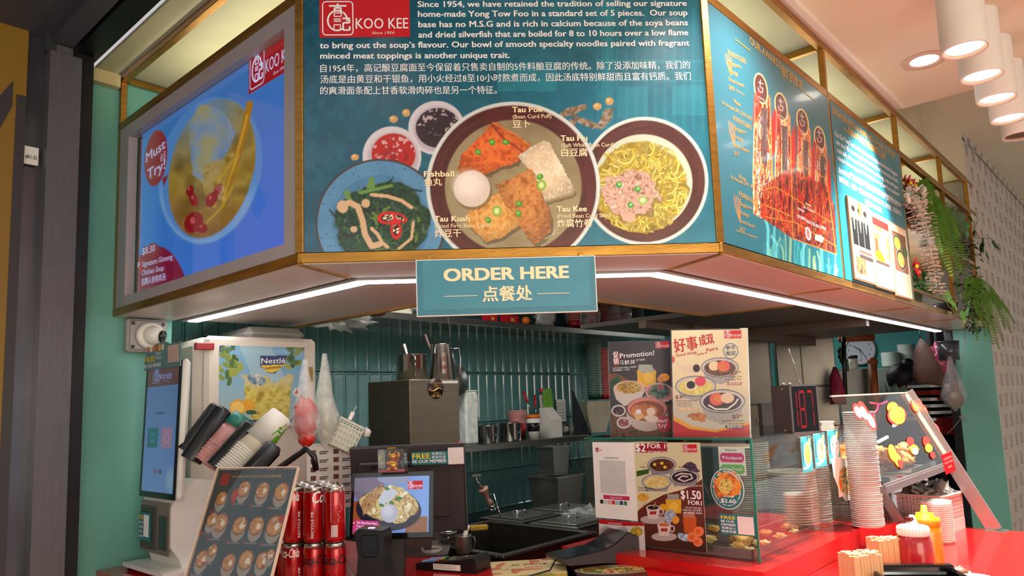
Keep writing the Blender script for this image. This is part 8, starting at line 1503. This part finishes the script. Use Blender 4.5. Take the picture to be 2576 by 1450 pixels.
p = atY(2148, 928, 5.15); t = thing('spice_jar', 'small white lidded jar on the oven in front of the clock', 'jar', frame(p)); b = MB(); b.lathe([(.03, 0), (.03, .07), (.026, .075)], 18); b.build('jar', WHITE, t); b = MB(); b.lathe([(.033, .075), (.033, .095), (0, .096)], 18); b.build('lid', BLACK, t)
b = MB(); 
for k in range(9): a = atY(2116 + k * 1.5, 890 + k * 4, 4.9); b.sph(tuple(a), .02, sc=(1, 1, 1.8), lump=.8, seed=k, nu=8, nv=6)
tag(b.build('cable_coil', mat('olive cable coil', (90, 96, 60), .7)), 'coil of pale cable hanging beside the clock', 'cable')
# shelf rack with boxes at the far end
t = thing('slatted_rack', 'white slatted shelf rack with red boxes behind the end pilaster', 'rack'); 
for k in range(6): a = atY(2342, 975 + k * 17, 4.3); c = atY(2436, 975 + k * 17, 4.3); b = MB(); b.b2((a.x, 4.3, a.z), (c.x, 4.55, a.z + .018)); b.build('slat', mat('rack slat white', (206, 206, 200), .5), t)
b = MB(); a = atY(2340, 960, 4.35); c = atY(2440, 1340, 4.35); b.b2((a.x, 4.56, c.z), (c.x, 4.6, a.z)); b.build('back', mat('dark rack back', (34, 34, 38), .6), t)
for i, (x0, y0, x1, y1) in enumerate(((2345, 982, 2400, 992), (2360, 1052, 2402, 1066), (2366, 1068, 2440, 1092), (2362, 1000, 2380, 1006))): a = atY(x0, y0, 4.28); c = atY(x1, y1, 4.28); tag(MB().b2((a.x, 4.29, c.z), (c.x, 4.5, a.z)).build('food_carton', mat('red carton', (130, 20, 26), .5, 0, .3, 14)), ['flat dark red carton on the top slat of the rack', 'small red carton above the bottom slat', 'wide red carton at the bottom of the rack', 'thin red packet between the slats'][i], 'carton')
# cook, bending forward at the bench, seen from behind
HAIR = mat('black hair', (24, 18, 18), .55, 0, .3, 60, .5, 80); SKIN = mat('skin', (150, 104, 84), .5, 0, .08, 12, sss=.1); CLO = mat('black shirt', (34, 32, 36), .8, 0, .12, 14, .3, 60)
pc = atY(2274, 1010, 4.95); hd = atY(2274, 962, 4.85); ck_ = thing('person', 'cook with black hair tied in a bun and a black shirt, bending over the bench', 'person', frame(Vector((pc.x, pc.y, 0))))
def loc(v): return ck_.matrix_world.inverted() @ Vector(v)
def skinbody(name, verts, edges, radii, m, parent, sub=2):
    me = bpy.data.meshes.new(name); me.from_pydata([tuple(v) for v in verts], edges, []); o = bpy.data.objects.new(name, me); COL.objects.link(o); sk = o.modifiers.new('s', 'SKIN'); 
    for i, r in enumerate(radii): me.skin_vertices[0].data[i].radius = (r, r * .85) if not isinstance(r, tuple) else r
    me.skin_vertices[0].data[0].use_root = True; o.modifiers.new('u', 'SUBSURF').levels = sub; bpy.context.view_layer.update()
    m2 = bpy.data.meshes.new_from_object(o.evaluated_get(bpy.context.evaluated_depsgraph_get())); bpy.data.objects.remove(o); m2.materials.clear(); m2.materials.append(m); m2.polygons.foreach_set('use_smooth', [True] * len(m2.polygons)); o = bpy.data.objects.new(name, m2); COL.objects.link(o); o.parent = parent; return o
H = loc(hd); sh_ = Vector((-.02, .10, H.z - .17)); pel = Vector((-.05, .34, .95))
V = [pel, pel.lerp(sh_, .5) + Vector((0, 0, .05)), sh_, sh_ + Vector((.19, 0, -.02)), sh_ + Vector((.25, -.06, -.26)), sh_ + Vector((.16, -.28, -.34)), sh_ + Vector((-.19, 0, -.02)), sh_ + Vector((-.24, -.06, -.26)), sh_ + Vector((-.14, -.28, -.34)), pel + Vector((.10, 0, -.08)), pel + Vector((.11, -.03, -.50)), pel + Vector((.11, .03, -.93)), pel + Vector((-.10, 0, -.08)), pel + Vector((-.11, -.03, -.50)), pel + Vector((-.11, .03, -.93)), sh_.lerp(H, .5)]
E_ = [(0, 1), (1, 2), (2, 3), (3, 4), (4, 5), (2, 6), (6, 7), (7, 8), (0, 9), (9, 10), (10, 11), (0, 12), (12, 13), (13, 14), (2, 15)]
skinbody('clothed_body', V, E_, [.16, .15, .15, .075, .055, .045, .075, .055, .045, .10, .075, .06, .10, .075, .06, .055], CLO, ck_)
b = MB(); b.sph(tuple(H), .095, sc=(.86, 1.02, 1.18), nu=24, nv=18); b.sph(tuple(H + Vector((0, -.098, -.012))), .016, sc=(.8, 1.2, 1.3)); 
for sx in (-1, 1): b.sph(tuple(H + Vector((sx * .082, .0, -.01))), .022, sc=(.4, .8, 1.3))
b.cyl(tuple(H + Vector((0, .02, -.07))), tuple(sh_ + Vector((0, 0, .05))), .05, 14); b.build('head', SKIN, ck_)
b = MB(); b.sph(tuple(H + Vector((-.01, .0, .030))), .102, sc=(.92, 1.06, .98), nu=26, nv=18, lump=.10); b.sph(tuple(H + Vector((.04, .0, .125))), .036, lump=.3); b.build('hair', HAIR, ck_)
for sx in (-1, 1):
    hp = sh_ + Vector((sx * .14, -.30, -.35)); b = MB(); b.sph(tuple(hp), .036, sc=(.9, 1.2, .5), nu=12, nv=8)
    for k in range(4): f0 = hp + Vector((-.022 + .015 * k, -.035, 0)); b.tube([f0, f0 + Vector((0, -.03, -.004)), f0 + Vector((0, -.05 - .006 * (k in (1, 2)), -.022))], [.009, .008, .006], 7)
    f0 = hp + Vector((-sx * .032, -.01, 0)); b.tube([f0, f0 + Vector((-sx * .018, -.022, -.004)), f0 + Vector((-sx * .02, -.04, -.015))], [.010, .009, .007], 7); b.build('hand', SKIN, ck_)
t = thing('leek_bundle', 'bundle of dark green leek leaves standing before the cook', 'vegetables'); 
for k in range(12): a = atY(2248 + k * 3.5, 1012, 3.5); c = atY(2226 + k * 4.4, 962 + (k * 37 % 20), 3.5); d = Vector((a.x, a.y, a.z - .03)); b = MB(); b.tube([d, d.lerp(c, .6) + Vector((0, .01 * math.sin(k), 0)), c], [.010, .009, .001], 5); b.build('leek_leaf', mat('dark leek', (34, 62, 44), .5, 0, .2, 20), t)
bx('kitchen_bench', (1.75, .85, .86), (3.0, 1.5, .92), DSTEEL, M=MEN(), label='dark steel kitchen bench behind the heated display', cat='worktop')
t, w, zt, zb = kbox('grey_machine', 2236, 1188, 2332, 1330, 3.1, .3, mat('pale grey panel', (150, 148, 156), .4, 0, .08, 4), 'pale grey machine panel behind the chrome tap', 'appliance', -20)
b = MB(); b.tube([onE(2427, 818, 3.2), onE(2424, 900, 3.2), onE(2418, 1000, 3.2), onE(2420, 1050, 3.2), onE(2400, 1075, 3.2), onE(2382, 1092, 3.2)], .0022, 5); b.sph(tuple(onE(2419, 1052, 3.2)), .012, lump=.9); tag(b.build('wire_string', mat('silver twine', (150, 146, 140), .35, .5)), 'thin silver wire string hanging along the end pilaster', 'string')
# ================================================================ plants on the canopy
LEAFG = mat('artificial leaf green', (50, 110, 40), .45, 0, .35, 30); FERN = mat('fern green', (92, 140, 44), .5, 0, .3, 20); IVY = mat('ivy green', (60, 130, 66), .45, 0, .3, 30); PALE = mat('pale yellow leaf', (196, 200, 110), .5, 0, .2, 20); WLEAF = mat('white artificial leaf', (232, 222, 206), .5, 0, .06, 30); DKL = mat('dark leaf', (30, 56, 34), .5, 0, .3, 20); RFL = mat('red petal', (190, 20, 44), .5, 0, .2, 30); STEM = mat('vine stem', (120, 110, 60), .6)
rr = random.Random(12)
def leafquad(b, p, d, n, L_, w, mi=0, fold=.15):
    d = Vector(d).normalized(); s = d.cross(Vector(n)); s = s.normalized() if s.length > 1e-5 else d.orthogonal(); u = s.cross(d); p = Vector(p)
    b.add([p, p + d * L_ * .35 + s * w * .5 + u * w * fold, p + d * L_ * .75 + s * w * .38 + u * w * fold, p + d * L_, p + d * L_ * .75 - s * w * .38 + u * w * fold, p + d * L_ * .35 - s * w * .5 + u * w * fold, p + d * L_ * .5], [(0, 1, 6), (1, 2, 6), (2, 3, 6), (3, 4, 6), (4, 5, 6), (5, 0, 6)], mi, False)
def curve(p0, p1, sag, n=10, side=Vector((0, 0, 0))):
    return [Vector(p0).lerp(Vector(p1), i / (n - 1)) + Vector((0, 0, sag * math.sin(math.pi * i / (n - 1)))) + side * math.sin(math.pi * i / (n - 1)) for i in range(n)]
def pot_thing(e, n, z, label, m=DGREY, r=.055, h=.08):
    t = thing('plant_pot', label, 'plant pot', Matrix.Translation(EN(e, n, z))); b = MB(); b.lathe([(r * .75, 0), (r, h - .008), (r * 1.06, h - .008), (r * 1.06, h), (r * .95, h), (r * .9, h - .015), (0, h - .015)], 22); b.build('pot', m, t); return t
pot_thing(2.05, .10, 1.943, 'grey plant pot holding red flowers on the canopy bottom rail', mat('grey pot', (130, 126, 116), .5)); pot_thing(2.05, .10, 2.27, 'dark plant pot on the planter shelf under the white leaves'); pot_thing(2.75, .10, 1.943, 'dark pot in the far planter bay', DGREY)
# white hanging strands
t = thing('white_hanging_plant', 'white artificial hanging plant trailing from the planter shelf', 'plant')
strands = [[(2290, 520), (2302, 560), (2306, 590)], [(2300, 510), (2322, 560), (2325, 605), (2322, 630)], [(2305, 515), (2335, 580), (2330, 640), (2338, 690), (2345, 740)], [(2300, 505), (2340, 545), (2350, 600), (2355, 632)], [(2310, 520), (2345, 640), (2352, 690), (2360, 742)], [(2300, 500), (2330, 560), (2343, 640), (2362, 700), (2368, 748)]]
b = MB(); bl = MB()
for si, st in enumerate(strands):
    P3 = [onN(x, y, -.015 - .008 * si) for x, y in st]; pts = []
    for a, c in zip(P3[:-1], P3[1:]): pts += [a.lerp(c, k / 6) for k in range(6)]
    b.tube(pts, .0012, 4)
    for k, p in enumerate(pts):
        for q in range(5): a = rr.uniform(0, 6.28); leafquad(bl, p, (math.cos(a), math.sin(a), rr.uniform(-.25, .1)), (0, 0, 1), .026, .021)
for q in range(90): p = onN(rr.uniform(2276, 2330), rr.uniform(478, 520), rr.uniform(-.05, .03)); leafquad(bl, p, (rr.uniform(-1, 1), rr.uniform(-1, 1), rr.uniform(-.6, .6)), (0, 0, 1), .034, .024)
b.build('stem', WHITE, t); bl.build('leaves', WLEAF, t)['kind'] = 'stuff'
def flower(x, y, n, label, r=.032):
    p = onN(x, y, n); t = thing('red_flower', label, 'flower', Matrix.Translation(p)); 
    for k in range(6): a = k * rad(60) + .3; b = MB(); leafquad(b, (0, 0, 0), (math.cos(a) * R2, math.cos(a) * R2 - .35, math.sin(a)), (-.5, .5, .3), r, r * .8); b.build('petal', RFL, t)
    b = MB(); b.sph((0, -.008, 0), r * .22, nu=8, nv=6); b.build('centre', YL2, t)
flower(2288, 462, .0, 'red artificial flower, front one above the white leaves', .04); flower(2300, 468, .03, 'red artificial flower, rear one above the white leaves', .036); flower(2277, 458, .02, 'red artificial flower at the board edge above the white leaves', .034); flower(2303, 672, .0, 'upper red flower low beside the heritage board', .04); flower(2309, 686, .01, 'lower red flower beside the heritage board', .036)
t = thing('leafy_plant', 'green leafy plant under the low red flowers', 'plant'); b = MB()
for q in range(70): p = onN(rr.uniform(2298, 2345), rr.uniform(690, 745), rr.uniform(.0, .08)); leafquad(b, p, (rr.uniform(-1, 1), rr.uniform(-1, 1), rr.uniform(-.5, 1)), (rr.uniform(-1, 1), 0, 1), .045, .028)
b.build('leaves', LEAFG, t)['kind'] = 'stuff'
def fern(label, base, tips, m=FERN, w=.03):
    t = thing('fern', label, 'plant')
    for k, (x, y, n) in enumerate(tips):
        p0 = onN(*base); p1 = onN(x, y, n); pts = curve(p0, p1, .05 + .02 * rr.random(), 22, Vector((-.03 * rr.random(), -.04 * rr.random(), 0))); b = MB(); b.tube(pts, .0014, 3)
        for i in range(1, 22):
            d = (pts[i] - pts[i - 1]).normalized(); s = d.cross(Vector((-.6, -.7, .3))).normalized(); L_ = w * math.sin(math.pi * (i / 22) ** .7) + .006
            for j in range(2):
                pp_ = pts[i - 1].lerp(pts[i], j * .5)
                for sg in (-1, 1): leafquad(b, pp_, s * sg + d * .25 + Vector((0, 0, -.15)), (-.6, -.7, .3), L_, .0065, fold=.05)
        b.build('frond', m, t)
fern('long hanging fern arching from the planter shelf', (2325, 500, .05), [(2335, 470, -.02), (2370, 640, -.10), (2395, 700, -.12), (2420, 690, -.12), (2385, 620, -.08), (2435, 660, -.10), (2400, 650, -.04), (2440, 720, -.06), (2360, 520, -.02), (2345, 590, -.05), (2380, 680, -.02), (2415, 740, -.03), (2350, 480, .03), (2410, 600, .0), (2430, 600, .0), (2425, 640, .02)])
fern('large fern drooping over the canopy end by the perforated wall', (2440, 700, .04), [(2480, 850, -.06), (2500, 870, -.05), (2515, 880, -.04), (2530, 830, -.04), (2540, 790, -.03), (2470, 810, -.08), (2495, 800, -.03), (2520, 780, -.01), (2555, 815, -.02), (2460, 860, -.05), (2505, 840, -.08), (2430, 770, -.06), (2525, 860, -.02), (2545, 840, -.02)], FERN, .026)
def ivy(label, leaves, m, sz=.04, stems=()):
    t = thing('ivy', label, 'plant')
    for x, y, n, s in leaves:
        p = onN(x, y, n); b = MB(); k = sz * s; pr = [(0, 0), (.35, -.12), (.62, .22), (.42, .42), (.55, .72), (.2, .68), (0, 1.05), (-.2, .68), (-.55, .72), (-.42, .42), (-.62, .22), (-.35, -.12)]; ang = rr.uniform(-.6, .6) + math.pi; tl = rr.uniform(-.5, .5)
        Mq = Matrix.Translation(p) @ Matrix.Rotation(rad(45) + rr.uniform(-.5, .5), 4, 'Z') @ Matrix.Rotation(tl, 4, 'X') @ Matrix.Rotation(ang, 4, 'Y'); vs = [(a * k, .10 * k * abs(a), c * k) for a, c in pr] + [(0, -.06 * k, .35 * k)]
        b.add(vs, [(i, (i + 1) % 12, 12) for i in range(12)], 0, False, Mq); b.build('leaf', m, t)
    for st in stems: b = MB(); b.tube([onN(*q) for q in st], .002, 5); b.build('stem', STEM, t)
ivy('bright green ivy with big leaves beside the perforated wall', [(2470, 610, -.05, 1.6), (2495, 605, -.05, 1.8), (2480, 635, -.05, 1.1), (2405, 525, .0, .8), (2420, 540, .0, .9), (2430, 560, -.01, .9), (2440, 545, -.01, .8), (2450, 580, -.02, .9), (2410, 550, .02, .8), (2436, 585, -.02, .8), (2398, 530, .02, .7), (2460, 555, -.02, .7), (2445, 600, -.03, .8)], IVY, .05, [[(2400, 525, .0), (2440, 560, -.02), (2465, 600, -.04), (2490, 600, -.05)]])
ivy('pale green ivy creeping over the canopy bottom rail', [(2380, 735, -.02, 1.1), (2392, 755, -.03, .9), (2403, 770, -.03, 1.0), (2440, 765, -.03, 1.9), (2425, 785, -.03, 1.0), (2445, 800, -.03, .9), (2415, 735, -.02, .8), (2365, 715, -.01, .6)], mat('light ivy', (110, 180, 84), .45, 0, .2, 20), .05, [[(2375, 730, -.02), (2385, 770, -.03), (2410, 795, -.03), (2428, 810, -.03)], [(2340, 745, -.01), (2375, 735, -.02), (2440, 770, -.03)]])
ivy('small yellow leaves at the tip of the pale ivy', [(2428, 812, -.03, .6), (2424, 804, -.03, .5), (2405, 772, -.035, .5), (2420, 815, -.03, .5)], PALE, .045)
t = thing('dark_vine', 'dark small-leaved vine hanging over the last canopy post', 'plant'); b = MB()
for q in range(260): x = rr.gauss(2440, 18); y = rr.uniform(600, 830); p = onN(x + (y - 700) * .12, y, rr.uniform(-.05, .05)); leafquad(b, p, (rr.uniform(-1, 1), rr.uniform(-1, 1), rr.uniform(-1, .4)), (rr.uniform(-1, 1), 0, 1), .030, .016)
b.build('leaves', DKL, t)['kind'] = 'stuff'
